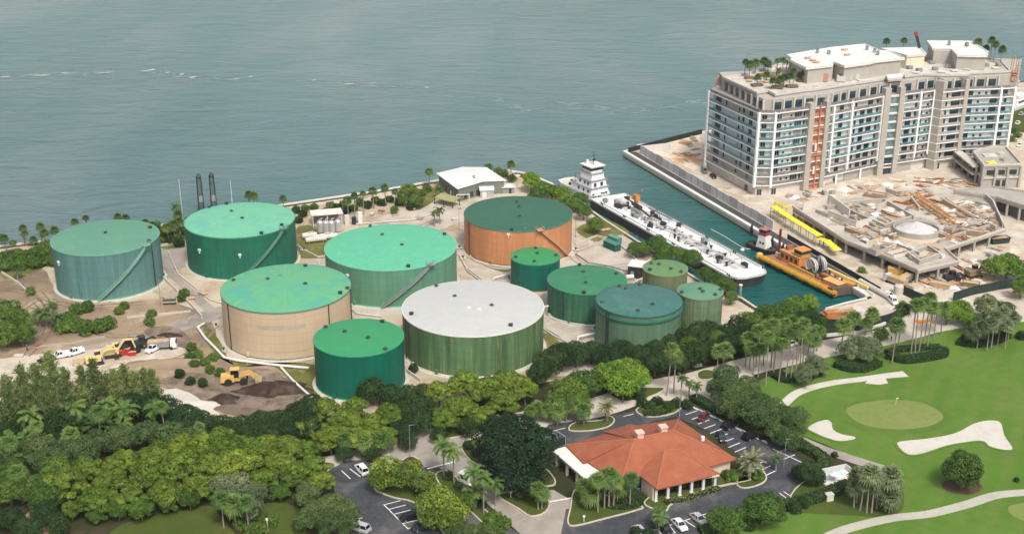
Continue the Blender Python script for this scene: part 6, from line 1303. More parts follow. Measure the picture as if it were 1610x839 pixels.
car('black four wheel drive in the middle of the right car park', 'suv', 'black', 1148, 671, (1162, 665), 'car')
car('black saloon fourth row of right car park beside hedge gap', 'suv', 'black', 1181, 688, (1196, 682), 'car')
car('small dark car standing in the lane behind the terracotta roof', 'sedan', 'blue', 1134, 689, (1140, 702), 'car')
car('white van parked under the palms beside the road', 'suv', 'white', 1242, 544, (1252, 541), 'van')
car('black saloon beside the white van under the roadside palms', 'sedan', 'black', 1256, 538, (1266, 535), 'car')
car('white four wheel drive at the site gate, nearest the road', 'suv', 'white', 1404, 476, (1412, 484), 'car')
car('white saloon behind the white four wheel drive at the site gate', 'sedan', 'white', 1397, 466, (1407, 470), 'car')
car('dark purple saloon parked beside the foot of the apartment block', 'suv', 'grey', 1107, 271, (1113, 278), 'car')
car('black saloon parked just beyond the purple one by the block', 'sedan', 'black', 1121, 279, (1128, 285), 'car')
car('white pickup truck with black load in the dirt yard', 'pickup', 'white', 96, 561, (86, 563), 'pickup truck')
car('white pickup truck nearer the red hoppers in the yard', 'pickup', 'white', 119, 556, (109, 559), 'pickup truck')
car('black saloon on the sand below the white pickups', 'sedan', 'black', 71, 571, (80, 574), 'car')
car('white van at the right end of the machine row in the yard', 'suv', 'white', 241, 551, (233, 555), 'van')
car('white car on the sandy track beyond the right end of the block', 'sedan', 'white', 1603, 230, (1597, 236), 'car')
car('white saloon on the far right lawn edge behind the block', 'sedan', 'white', 1600, 195, (1606, 190), 'car')
car('silver saloon farthest back on the right lawn edge', 'sedan', 'silver', 1606, 181, (1612, 178), 'car')
car('silver saloon at the bottom edge left of the black saloon', 'sedan', 'silver', 1006, 838, (1016, 848), 'car')
# machines
def wheels4(t, x, y, r_, wd):
    me = MB().loft([[(q * cos(2 * pi * i / 16), yy, q * sin(2 * pi * i / 16)) for i in range(16)] for yy, q in ((-wd / 2, r_ * .85), (-wd / 2 + .08, r_), (wd / 2 - .08, r_), (wd / 2, r_ * .85))]).mesh('wheel', M_rub)
    for sx_ in (-x, x):
        for sy in (-y, y): put('wheel', me, t, (sx_, sy, r_))
def loader(label, px, py, rz, m, s=1):
    t = thing('wheel_loader', label, 'wheel loader', at(px, py), rz); t.scale = (s,) * 3
    wheels4(t, 1.7, 1.15, .85, .65)
    MB().loft([[(-3.4, -1.1, .8), (-.4, -1.1, .8), (-.4, 1.1, .8), (-3.4, 1.1, .8)], [(-3.3, -1, 2.3), (-.4, -1, 2.5), (-.4, 1, 2.5), (-3.3, 1, 2.3)]]).build('engine_hood', m, t)
    MB().prism([(-.4, -.6), (2.2, -.6), (2.2, .6), (-.4, .6)], .8, 1.7).build('front_frame', m, t)
    c = MB().box((-.2, 0, 2.7), (1.7, 1.6, 1.8)).build('cab_glazing', M_cg, t); MB().box((-.2, 0, 3.65), (2, 1.8, .15)).build('cab_roof', m, c)
    for y in (-.7, .7): MB().bar((.8, y, 2.0), (3.2, y, 2.5), .4).bar((3.2, y, 2.5), (4.4, y, 1.1), .4).build('lift_arm', m, t)
    MB().loft([[(4.2, -1.6, 1.7), (4.3, -1.6, .4), (5.6, -1.6, .5)], [(4.2, 1.6, 1.7), (4.3, 1.6, .4), (5.6, 1.6, .5)]]).build('bucket', plain('worn_bucket', (.40, .30, .16), .6, .25), t)
    return t
def excav(label, px, py, rz, m, s=1, cat='excavator', rot=.5, z=0):
    t = thing('excavator', label, cat, at(px, py, z), rz); t.scale = (s,) * 3
    for y in (-1.1, 1.1): MB().loft([[(x, y - .35, z_) for x, z_ in ((-2, .15), (-2.2, .5), (-1.9, .9), (1.9, .9), (2.2, .5), (2, .15))], [(x, y + .35, z_) for x, z_ in ((-2, .15), (-2.2, .5), (-1.9, .9), (1.9, .9), (2.2, .5), (2, .15))]]).build('track', M_dark, t)
    MB().box((-.5, 0, 1.75), (4, 2.5, 1.3)).build('upper_body', m, t); c = MB().box((.9, .75, 2.6), (1.5, 1.0, 1.6)).build('cab', M_cg, t); MB().box((.9, .75, 3.45), (1.6, 1.1, .1)).build('cab_roof', m, c)
    MB().bar((1.2, -.3, 1.8), (3.2, -.3, 4.6), .5).bar((3.2, -.3, 4.6), (5.2, -.3, 4.4), .5).build('boom', m, t); MB().bar((5.2, -.3, 4.7), (6.0, -.3, 1.8), .38).build('stick', m, t)
    MB().loft([[(5.4, -.9, 1.9), (5.0, -.9, .9), (6.0, -.9, .7), (6.3, -.9, 1.6)], [(5.4, .3, 1.9), (5.0, .3, .9), (6.0, .3, .7), (6.3, .3, 1.6)]]).build('bucket', M_dark, t)
    return t
M_ly = plain('loader_yellow', (.62, .40, .12), .5, .2, .6); M_py = plain('pale_yellow_machine', (.66, .52, .24), .6, .2, .5)
loader('yellow wheel loader with raised arm on the dark soil heaps', 372, 602, .15, M_ly, 1.15)
excav('yellow excavator at the left end of the machine row', 150, 572, .5, M_py, 1.0)
excav('pale yellow excavator in the middle of the machine row', 178, 560, .4, M_py, 1.0)
loader('black wheel loader behind the red hoppers', 205, 553, .3, M_dark, 1.1)
loader('black wheel loader beside the white van in the yard', 225, 547, .5, plain('green_black_machine', (.04, .05, .025), .6, .3), 1.0)
excav('green and tan excavator by the site road trees', 1530, 436, .4, plain('olive_machine', (.20, .17, .09), .7, .3), 1.1)
excav('small orange excavator at the podium left front corner', 1418, 428, 2.4, M_yel, 1.0)
loader('dark loader parked on the sand in front of the podium corner', 1497, 441, .2, M_dark, .9)
def skip(label, cat, px, py, rz, m, sz=(4, 2, 1.5), nm='skip'):
    t = thing(nm, label, cat, at(px, py), rz); x, y, z = sz
    MB().loft([[(-x / 2 + .4, -y / 2, .1), (x / 2 - .4, -y / 2, .1), (x / 2 - .4, y / 2, .1), (-x / 2 + .4, y / 2, .1)], [(-x / 2, -y / 2, z), (x / 2, -y / 2, z), (x / 2, y / 2, z), (-x / 2, y / 2, z)]]).build('bin', m, t)
    MB().wall([(-x / 2, -y / 2), (x / 2, -y / 2), (x / 2, y / 2), (-x / 2, y / 2)], .15, z, z + .15, True).build('rim', m, t); MB().box((0, 0, z - .1), (x * .9, y * .85, .3)).build('load', M_wood, t)
skip('bright red hopper at the left of three red ones', 'hopper', 189, 558, .4, M_red, (2.4, 2, 1.5), 'hopper'); skip('bright red hopper in the middle of three red ones', 'hopper', 199, 556, .1, M_red, (2.4, 2, 1.7), 'hopper'); skip('bright red hopper at the right of three red ones', 'hopper', 208, 558, .3, M_red, (2.2, 1.6, 1.0), 'hopper')
skip('pale sand coloured skip left of the yellow excavators', 'skip', 124, 573, .3, plain('pale_tan', (.55, .42, .27)), (3, 1.8, 1.2)); skip('olive green skip on the sand below the podium right bays', 'skip', 1526, 452, -.4, plain('olive_machine', (.20, .17, .09)), (5, 2.4, 1.8)); skip('tan skip beside the olive skip near the road', 'skip', 1478, 452, -.5, plain('tan_skip', (.42, .32, .18)), (6, 2.4, 1.6))
skip('long dark skip under the podium right bays', 'skip', 1570, 382, .25, M_tarp, (7, 2.6, 2)); skip('white skip left of the site gate screens', 'skip', 1440, 455, .4, M_offw, (4, 2.2, 1.4)); skip('mustard skip at the podium left front wall', 'skip', 1408, 432, -.4, plain('mustard', (.52, .32, .07)), (5, 2.4, 2.2))
def truck(label, px, py, rz, cm, bm):
    t = thing('lorry', label, 'lorry', at(px, py), rz)
    wheels4(t, 2.4, 1.0, .5, .4)
    MB().loft([[(2.2, -1.15, .6), (4.0, -1.15, .6), (4.0, 1.15, .6), (2.2, 1.15, .6)], [(2.2, -1.1, 2.7), (3.6, -1.1, 2.7), (3.6, 1.1, 2.7), (2.2, 1.1, 2.7)]]).build('cab', cm, t); MB().box((3.75, 0, 2.1), (.4, 1.9, .7)).build('windscreen', M_cg, t)
    MB().box((-.9, 0, .75), (5.8, 1.2, .3)).build('chassis', M_dark, t); MB().loft([[(-3.8, -1.2, .95), (1.9, -1.2, .95), (1.9, 1.2, .95), (-3.8, 1.2, .95)], [(-3.9, -1.25, 2.5), (2.0, -1.25, 2.5), (2.0, 1.25, 2.5), (-3.9, 1.25, 2.5)]]).build('load_body', bm, t); MB().box((-.95, 0, 2.5), (5.4, 2.2, .25)).build('load', M_wood, t)
truck('white lorry with dark body at the right of the yard machines', 256, 548, .15, M_white, M_grey); truck('dark blue grey lorry on the sand before the site gate', 1425, 443, .8, M_dark, M_grey)
truck('tan bodied lorry parked inside the quay fence by the podium', 1407, 447, 2.2, M_offw, plain('tan_skip', (.42, .32, .18)))
# water tank trailer / round bin by the gate
t = thing('water_tank', 'round pale water tank beside the quay end cars', 'water tank', at(1412, 462)); MB().lathe([(1.5, 0), (1.5, 2.6), (1.1, 3.1), (.1, 3.3)], 18, capt=True).build('body', M_pale, t); MB().cyl((0, 0, 3.25), .35, .2, 10).build('lid', M_grey, t)
t = thing('storage_tube', 'long white pipe section lying at the end of the quay', 'pipe', at(1390, 462, 0)); MB().tube([at(1352, 441, 1) - at(1390, 462, 0), at(1400, 468, 1) - at(1390, 462, 0)], .8, 12).build('pipe', M_pale, t); MB().box((0, 0, .1), (.5, 2, .3), .5).build('cradle', M_wood, t)
# road barrier
t = thing('traffic_barrier', 'orange and white traffic barrier on the road by the palms', 'barrier', at(1450, 508)); MB().box((0, 0, .7), (5, .5, .8), .1).build('board', M_orange, t)
for x in (-2, 0, 2): MB().box((x, .1 * x, .2), (.4, .9, .4)).build('foot', M_white, t)
# garden and golf details
p = at(1408, 637, 0); t = thing('flagstick', 'white flag on a pole in the putting green hole', 'flag', p); MB().cyl((0, 0, 0), .03, 2.2, 6).build('pole', M_white, t); MB().add([(0, 0, 2.2), (.7, .1, 2.0), (0, 0, 1.7)], [(0, 1, 2)]).add([(0, .02, 2.2), (0, .02, 1.7), (.7, .12, 2.0)], [(0, 1, 2)]).build('flag', M_white, t)
prismthing('pool_terrace', 'small white terrace wall with turquoise basin by the hedge corner', 'terrace', 1315, 752, .35, [('floor', M_white, lambda b: b.box((0, 0, .15), (8, 5, .3))), ('basin', plain('turquoise_basin', (.25, .62, .66), .3, .1), lambda b: b.box((.6, 1.4, .33), (3.4, 1.6, .1))), ('wall', M_offw, lambda b: b.wall([(-4, 2.5), (4, 2.5), (4.3, -2)], .3, 0, 1.6)), ('step', plain('salmon_paving', (.6, .42, .33)), lambda b: b.box((3.4, -1.4, .35), (2.4, 2, .1)))])
prismthing('parasol', 'white parasol on the small terrace by the hedge corner', 'parasol', 1311, 757, 0, [('pole', M_grey, lambda b: b.cyl((0, 0, 0), .06, 2.5, 6)), ('canopy', M_white, lambda b: b.lathe([(1.4, 2.1), (.6, 2.5), (.05, 2.75)], 8))])
prismthing('utility_box', 'pale utility cabinet on the grass below the long hedge', 'utility cabinet', 1303, 786, .3, [('cabinet', plain('cream_cabinet', (.62, .58, .44)), lambda b: b.box((0, 0, .8), (1.6, 1.2, 1.6))), ('lid', M_offw, lambda b: b.box((0, 0, 1.66), (1.8, 1.4, .12))), ('plinth', M_conc, lambda b: b.box((.2, -.2, .06), (2.6, 2, .12)))])
for x, y, lab in ((918, 821, 'white sign post on the lawn in front of the restaurant'), (803, 783, 'white marker post at the left edge of the round shrub island'), (421, 833, 'white slim post at the lower edge of the left lawn')):
    t = thing('sign_post', lab, 'sign post', at(x, y)); MB().box((0, 0, .7 if y < 830 else 1.3), (.14, .14, 1.4 if y < 830 else 2.6)).build('post', M_white, t); MB().box((0, 0, 1.6 if y < 830 else 2.7), (.5, .12, .5)).build('panel', M_white, t)
prismthing('guard_booth', 'small white gatehouse booth in the island beside the drive', 'booth', 733, 757, -.6, [('wall', M_offw, lambda b: b.box((0, 0, 1.15), (2.2, 1.8, 2.3))), ('roof', plain('pale_blue_roof', (.55, .60, .58)), lambda b: b.box((0, 0, 2.4), (2.8, 2.4, .2))), ('window', M_win, lambda b: b.box((0, -.88, 1.5), (1.6, .1, .9)))])
def bench(label, px, py, rz):
    t = thing('picnic_bench', label, 'bench', at(px, py), rz); MB().box((0, 0, .45), (2.2, .5, .08)).build('seat', M_pale, t); MB().box((0, .3, .8), (2.2, .08, .5)).build('backrest', M_pale, t)
    for x in (-.9, .9): MB().box((x, 0, .2), (.12, .5, .4)).build('leg', M_grey, t)
bench('pale bench beside the dark tree verge of the road', 1098, 578, .3)
# lamp posts
def lamp(label, px, py, pt):
    p = at(px, py); h = zat(p.x, p.y, pt); t = thing('street_lamp', label, 'street lamp', p); MB().lathe([(.09, 0), (.05, h)], 8, capt=True).build('pole', M_grey, t); MB().bar((0, 0, h), (1.4, 0, h + .15), .1).build('arm', M_grey, t); MB().box((1.5, 0, h + .12), (.7, .3, .14)).build('lamp_head', M_dark, t)
lamp('grey street lamp beside the intersection left of the royal palms', 645, 720, 668); lamp('grey street lamp at the edge of the right car park', 1232, 735, 690); lamp('tall grey lamp post standing at the restaurant drive behind the roof', 1068, 656, 600)
# person
def person(label, px, py, top, leg):
    t = thing('person', label, 'person', at(px, py)); m1 = plain('cloth_' + label.split()[1], top, .9, .1); m2 = plain('trouser_' + label.split()[1], leg, .9, .1); sk = plain('skin', (.45, .28, .2), .6, .05)
    b = MB(); b.lathe([(.09, .88), (.17, .95), (.16, 1.15), (.22, 1.4), (.10, 1.5), (.06, 1.53), (.06, 1.57), (.105, 1.63), (.11, 1.7), (.07, 1.78), (.01, 1.8)], 10)
    for s in (-1, 1):
        b.tube([(0, s * .1, .95), (.05 * s, s * .11, .5), (.12 * s, s * .11, .06), (.12 * s + .16, s * .11, .03)], .09, 6, .05); b.tube([(0, s * .2, 1.42), (.02, s * .29, 1.15), (.12, s * .27, .9)], .06, 6, .04)
    me = b.mesh('body', sk); me.materials.append(m1); me.materials.append(m2)
    for f in me.polygons:
        z = f.center.z; f.material_index = 2 if z < .92 and abs(f.center.y) < .2 else 1 if z < 1.5 else 0
    put('body', me, t)
person('person in dark clothes walking on the road verge', 1355, 540, (.03, .04, .07), (.02, .02, .03)); person('person in blue clothes walking on the road by the trees', 1401, 536, (.08, .10, .2), (.03, .03, .05)); person('person in grey clothes standing at the lower road edge', 1314, 555, (.12, .1, .1), (.04, .04, .05)); person('person in black beside the sand in the left dirt yard', 43, 551, (.02, .02, .02), (.02, .02, .02))
# far right: white yacht hull and lawn behind the block
p = at(1608, 165, 0); t = thing('motor_yacht', 'white motor yacht berthed behind the right end of the block', 'yacht', p, .75)
MB().loft([[(-16, -3, -2), (-16, 3, -2), (10, 3, -2), (18, 0, -2), (10, -3, -2)], [(-16, -3.6, 1.8), (-16, 3.6, 1.8), (10, 3.8, 2.2), (21, 0, 3), (10, -3.8, 2.2)]]).build('hull', M_white, t)
MB().loft([[(-13, -3, 2), (-13, 3, 2), (8, 3, 2), (8, -3, 2)], [(-12, -2.7, 4.6), (-12, 2.7, 4.6), (5, 2.6, 4.6), (5, -2.6, 4.6)]]).build('cabin', M_white, t); MB().box((-3.5, 0, 3.5), (15, 6.1, .9)).build('window_band', M_win, t); MB().box((-5, 0, 5.4), (9, 4.4, 1.4)).build('flybridge', M_white, t)
overlay('lawn', pts([(1592, 165), (1640, 160), (1640, 215), (1586, 205)], 0), M_grass)
# ------------------------------------------------------------------ vegetation
L_yel = leafmat('leaf_yellow_green', (.060, .115, .012), (.125, .170, .022), .28); L_mid = leafmat('leaf_mid_green', (.045, .098, .014), (.088, .145, .024)); L_dark = leafmat('leaf_dark_green', (.014, .038, .010), (.030, .062, .016)); L_deep = leafmat('leaf_deep_green', (.009, .026, .009), (.018, 0.040, .013), .25)
L_grey = leafmat('leaf_grey_green', (.09, .125, .055), (.14, .17, .085)); L_feath = leafmat('leaf_feathery', (.095, .140, .040), (.15, .19, .066)); L_palm = leafmat('leaf_palm', (.055, .112, .022), (.105, .160, .042), .25); L_palmd = leafmat('leaf_palm_dark', (.038, .078, .02), (.075, .115, .034), .2)
L_ban = leafmat('leaf_banana', (.055, .11, .022), (.10, .15, .036), .3); L_bright = leafmat('leaf_bright_green', (.075, .15, .014), (.12, .20, .024)); L_hedge = leafmat('leaf_hedge', (.028, .066, .013), (.05, .095, .02)); L_dry = leafmat('leaf_date_palm', (.10, .115, .055), (.15, .155, .085), .2); L_olive = leafmat('leaf_olive', (.04, .078, .022), (.075, .112, .036))
L_golf = leafmat('leaf_fresh_green', (.030, .070, .014), (.065, .11, .02))
def finish(name, V, F, m, T=None, seed=0):
    me = bpy.data.meshes.new(name); me.from_pydata(V, [], F); me.materials.append(m); r = random.Random(seed + len(F))
    at_ = me.attributes.new('tone', 'FLOAT', 'FACE'); at_.data.foreach_set('value', T or [r.uniform(.8, 1.2) for _ in F]); me.update(); return me
def rdir(r):
    z = r.uniform(-1, 1); a = r.uniform(0, 2 * pi); q = math.sqrt(1 - z * z); return Vector((q * cos(a), q * sin(a), z))
def leafquad(V, F, p, nrm, l, wd, r):
    t_ = nrm.cross(rdir(r)); 
    if t_.length < 1e-3: t_ = nrm.orthogonal()
    t_ = t_.normalized() * l / 2; s = nrm.cross(t_).normalized() * wd / 2; k = len(V)
    dr = Vector((0, 0, -.12 * l))
    V.extend((tuple(p - t_ + dr), tuple(p - s), tuple(p + t_ + dr), tuple(p + s))); F.append((k, k + 1, k + 2, k + 3))
def crown(name, m, seed, Rr, Hh, zc, lobes, lr, leaf, per, flat=.8, low=-.5, jag=.35, fill=3):
    """foliage crown: many leafy pads set through an uneven dome, gaps between them"""
    r = random.Random(seed); L = []; V = []; F = []
    sq = [r.uniform(.72, 1.15) for _ in range(7)]
    for i in range(lobes):
        f = (i + .5) / lobes; z = low + (1 - low) * f ** .8 if True else 0; a = i * 2.39996 + r.uniform(-.5, .5); q = math.sqrt(max(0, 1 - min(1, abs(z)) ** 2))
        k = sq[int((a % (2 * pi)) / (2 * pi) * 7) % 7] * r.uniform(.70, 1.02); rad = lr * r.uniform(.6, 1.35)
        L.append((Vector((q * cos(a) * (Rr - lr * .6) * k, q * sin(a) * (Rr - lr * .6) * k, z * (Hh - lr * .4) * r.uniform(.82, 1.08))), rad))
    for i in range(lobes // fill if fill else 5):
        d = rdir(r); L.append((Vector((d.x * Rr * .45, d.y * Rr * .45, d.z * Hh * .35 + Hh * .1)), lr * 1.1))
    T = []
    for c, rad in L:
        tl = r.uniform(.72, 1.28)
        for j in range(int(per * (rad / lr) ** 2)):
            d = rdir(r)
            if d.z < -.55 and r.random() < .7: continue
            p = c + Vector((d.x, d.y, d.z * flat)) * rad * r.uniform(.78, 1.1)
            if any((p - c2).length < r2 * .62 for c2, r2 in L if c2 is not c): continue
            n = (d + Vector((0, 0, .35)) + rdir(r) * jag * 1.6).normalized()
            l = leaf * r.uniform(.6, 1.3); leafquad(V, F, p + Vector((0, 0, zc)), n, l * 1.3, l * .8, r); T.append(tl * r.uniform(.75, 1.25))
    return finish(name, V, F, m, T)
def trunkmesh(seed, h, r0, Rr, n=5, m=None):
    r = random.Random(seed); mb = MB(); mb.tube([(0, 0, -.3), (.05 * h * r.uniform(-1, 1), .05 * h * r.uniform(-1, 1), h * .5), (0, 0, h)], r0, 8, r0 * .55)
    for i in range(n):
        a = i * 2 * pi / n + r.uniform(-.4, .4); z = h * r.uniform(.45, .8); k = Rr * r.uniform(.45, .7)
        mb.tube([(0, 0, z), (k * .45 * cos(a), k * .45 * sin(a), z + h * .2), (k * cos(a), k * sin(a), z + h * r.uniform(.4, .65))], r0 * .42, 5, r0 * .12)
    return mb.mesh('trunk', m or M_trunk)
PR = {}
PLAIN_TREES = True
def proto(kind, n, fn): PR[kind] = [fn(s) for s in range(n)]
#  each: (crown mesh, trunk mesh, crown radius, crown centre height)
proto('yellow', 5, lambda s: (crown('crown', L_yel, 10 + s, 6, 3.9, 5.6, 32, 1.5, .46, 250, .55, -.35, .25, 0), trunkmesh(s, 5, .42, 6), 6, 6.2))
proto('mid', 3, lambda s: (crown('crown', L_mid, 20 + s, 5, 3.9, 5.2, 44, 1.5, .43, 190, .7), trunkmesh(s + 5, 4.6, .36, 5), 5, 5.8))
proto('dark', 4, lambda s: (crown('crown', L_dark, 30 + s, 5, 4.1, 4.9, 48, 1.45, .40, 190, .85, -.6), trunkmesh(s + 9, 4.4, .36, 5), 5, 5.4))
proto('deep', 1, lambda s: (crown('crown', L_deep, 40 + s, 9, 7.2, 7.4, 110, 1.9, .42, 270, .85, -.7), trunkmesh(s + 12, 6, .7, 9), 9, 8))
proto('golf', 1, lambda s: (crown('crown', L_golf, 45, 6, 4.6, 5.4, 60, 1.5, .4, 200, .7, -.6), trunkmesh(19, 4.6, .45, 6), 6, 6.0))
proto('grey', 2, lambda s: (crown('crown', L_grey, 50 + s, 4, 3.0, 5.2, 34, 1.25, .36, 170, .75), trunkmesh(s + 14, 4.4, .24, 4), 4, 5.6))
proto('olive', 2, lambda s: (crown('crown', L_olive, 54 + s, 4.6, 3.4, 4.9, 44, 1.3, .36, 180, .75), trunkmesh(s + 15, 4.2, .28, 4.6), 4.6, 5.3))
proto('bright', 1, lambda s: (crown('crown', L_bright, 60 + s, 5, 3.6, 5.0, 44, 1.5, .55, 125, .65), trunkmesh(s + 16, 4.4, .36, 5), 5, 5.5))
proto('thin', 2, lambda s: (crown('crown', L_yel, 64 + s, 3.6, 2.8, 4.2, 26, 1.15, .42, 80, .6), trunkmesh(s + 18, 3.6, .18, 3.6), 3.6, 4.6))
proto('bush', 2, lambda s: (crown('foliage', L_mid, 70 + s, 2.2, 1.7, 1.3, 24, .75, .34, 90, .8, -.7), trunkmesh(s + 20, 1.2, .12, 1.8, 4), 2.2, 1.5))
proto('dbush', 2, lambda s: (crown('foliage', L_dark, 74 + s, 2.2, 1.7, 1.3, 24, .75, .34, 95, .85, -.7), trunkmesh(s + 22, 1.2, .12, 1.8, 4), 2.2, 1.5))
def feather(name, m, seed):
    r = random.Random(seed); V = []; F = []
    for b in range(46):
        z0 = 2 + 8.5 * (b / 46) ** .9; a = r.uniform(0, 2 * pi); l = (2.5 - 1.9 * (b / 46)) * r.uniform(.7, 1.15)
        for j in range(44):
            f = r.random() ** .7; p = Vector((cos(a) * l * f + r.gauss(0, .25), sin(a) * l * f + r.gauss(0, .25), z0 + l * .5 * f + r.gauss(0, .3)))
            n = rdir(r); n.z *= .4; leafquad(V, F, p, n.normalized(), r.uniform(.5, .9), r.uniform(.14, .26), r)
    return finish(name, V, F, m)
PR['feather'] = [(feather('crown', L_feath, 80 + s), MB().lathe([(.2, -.3), (.14, 6), (.03, 10.8)], 7).mesh('trunk', M_trunk), 2.5, 7) for s in range(2)]
def fan(name, m, seed, n=30, Lf=1.55, bl=9):
    """round crown of fan leaves on petioles"""
    r = random.Random(seed); V = []; F = []
    for i in range(n):
        el = -0.75 + 2.1 * (i + .5) / n; a = i * 2.39996 + r.uniform(-.2, .2); d = Vector((cos(a) * cos(el), sin(a) * cos(el), sin(el)))
        pt = d * r.uniform(.55, .85); sd_ = d.cross(Vector((0, 0, 1))); sd_ = sd_.normalized() if sd_.length > .01 else Vector((1, 0, 0)); up = sd_.cross(d)
        k = len(V); wv_ = sd_ * .05; V.extend((tuple(wv_), tuple(-wv_), tuple(pt - wv_), tuple(pt + wv_))); F.append((k, k + 1, k + 2, k + 3))
        for j in range(bl):
            th = (j - (bl - 1) / 2) / (bl - 1) * 2.7; e = d * cos(th) + sd_ * sin(th); ln = Lf * (.75 + .25 * cos(th)) * r.uniform(.85, 1.1)
            wd = up.cross(e).normalized() * .15; mid = pt + e * ln * .6 + up * .05; tip = pt + e * ln - Vector((0, 0, .28 * ln))
            k = len(V); V.extend((tuple(pt), tuple(mid + wd), tuple(tip), tuple(mid - wd))); F.append((k, k + 1, k + 2, k + 3))
    return finish(name, V, F, m)
def pinnate(name, m, seed, n=18, Lf=3.2, stiff=.5, wl=.75, up0=1.25, low=-.4, seg=9):
    r = random.Random(seed); V = []; F = []
    for i in range(n):
        f = (i + .5) / n; el = low + (up0 - low) * f; a = i * 2.39996 + r.uniform(-.25, .25); h = Vector((cos(a), sin(a), 0)); s = Vector((-sin(a), cos(a), 0)); L = Lf * r.uniform(.85, 1.1)
        p = Vector((0, 0, 0)); e = el; P = [p]; T = []
        for q in range(seg):
            d = h * cos(e) + Vector((0, 0, sin(e))); p = p + d * L / seg; P.append(p); T.append(d); e -= (1.6 - stiff) / seg * (1 + .6 * q / seg)
        for q in range(seg):
            w0 = wl * min(1, .35 + 1.3 * sin(pi * (q + .4) / (seg + .6)))
            for u in (-1, 1):
                for z in range(2):
                    b0 = P[q].lerp(P[q + 1], z * .5); b1 = P[q].lerp(P[q + 1], z * .5 + .42); o_ = s * u * w0 * r.uniform(.8, 1.1) + T[q] * w0 * .45 - Vector((0, 0, w0 * r.uniform(.3, .6)))
                    k = len(V); V.extend((tuple(b0), tuple(b1), tuple(b1 + o_), tuple(b0 + o_ * .95))); F.append((k, k + 1, k + 2, k + 3))
    return finish(name, V, F, m)
FANS = [fan('crown', L_palm, 100 + s) for s in range(3)]; FANG = [fan('crown', L_grey, 104 + s, 34, 1.4) for s in range(2)]; FAND = [fan('crown', L_palmd, 106 + s, 26) for s in range(2)]
ROY = [pinnate('crown', L_palm, 110 + s, 17, 3.0, .35, .7) for s in range(2)]; ROYD = [pinnate('crown', L_palmd, 114 + s, 18, 3.0, .3, .7) for s in range(2)]
DATE = [pinnate('crown', L_dry, 118 + s, 44, 3.6, .85, .42, 1.35, -.55) for s in range(2)]
BAN = [pinnate('foliage', L_ban, 122 + s, 11, 3.2, .9, .55, 1.4, .5, 6) for s in range(2)]
PT = MB().lathe([(1.25, -.02), (1.0, .04), (.82, .3), (.8, .7), (.95, .93), (.6, 1)], 8).mesh('trunk', M_ptrunk)
DT = MB().lathe([(1.2, -.02), (1, .05), (1, .8), (1.5, .92), (1, 1.02)], 10).mesh('trunk', plain('date_palm_bark', (.20, .15, .10), .95, .3, 3))
vr = random.Random(77)
NAMES = dict(golf='shade_tree', yellow='broadleaf_tree', mid='broadleaf_tree', dark='broadleaf_tree', deep='shade_tree', grey='buttonwood_tree', olive='olive_tree', bright='broadleaf_tree', thin='young_tree', bush='shrub', dbush='shrub', feather='feathery_tree')
CNT = [0]
def tree(kind, cx, cy, rp, label, group, z=0.0, sq=1.0, name=None):
    """a tree whose crown centre shows at (cx, cy) with radius rp pixels"""
    P = PR[kind]; CNT[0] += 1; cm, tm, Rr, hc = P[CNT[0] % len(P)]
    s = .8
    for _ in range(4):
        p = at(cx, cy, z + hc * s * sq); s = rp / FOC * dep(p) / Rr
    t = thing(name or NAMES[kind], label, 'shrub' if 'bush' in kind else 'tree', (p.x, p.y, z), vr.uniform(0, 6.28), group)
    if 'bush' not in kind: s *= vr.uniform(.92, 1.14)
    t.scale = (s * vr.uniform(.92, 1.12), s * vr.uniform(.92, 1.12), s * sq * vr.uniform(.85, 1.12))
    put('trunk', tm, t); put(cm.name.split('.')[0], cm, t); return t
def palm(kind, bx, by, ty, label, group, z=0.0, s=1.0, name=None, cat='palm', tr=None):
    """palm standing at (bx, by) on level z whose crown heart shows at row ty"""
    p = at(bx, by, z); h = max(1.2, zat(p.x, p.y, ty) - z); CNT[0] += 1
    cms = dict(fan=FANS, fang=FANG, fand=FAND, royal=ROY, royald=ROYD, date=DATE)[kind]
    t = thing(name or dict(fan='cabbage_palm', fang='cabbage_palm', fand='cabbage_palm', royal='royal_palm', royald='coconut_palm', date='date_palm')[kind], label, cat, p, vr.uniform(0, 6.28), group)
    r0 = tr or (.45 if kind == 'date' else .2)
    lx, ly = vr.gauss(0, .025) * h, vr.gauss(0, .025) * h
    tk = put('trunk', DT if kind == 'date' else PT, t); tk.scale = (r0, r0, h); 
    tk.rotation_euler = (-math.asin(max(-.2, min(.2, ly / h))), math.asin(max(-.2, min(.2, lx / h))), 0)
    q = s * vr.uniform(.82, 1.16); put('crown', cms[CNT[0] % len(cms)], t, (lx, ly, h), vr.uniform(0, 6), (q, q, q * vr.uniform(.85, 1.1))); return t
def cluster(fn, kind, items, what, where, **k):
    n = len(items); items = sorted(items, key=lambda q: q[0])
    for i, it in enumerate(items):
        lab = '%s %s %s' % (ordn(i, n), 'of ' + what if n > 1 else what, where) if n > 1 else what + ' ' + where
        fn(kind, *it, lab, (what + ' ' + where) if n > 1 else None, **k)
def C3(l, r_): return [(x, y, r_) for x, y in l]
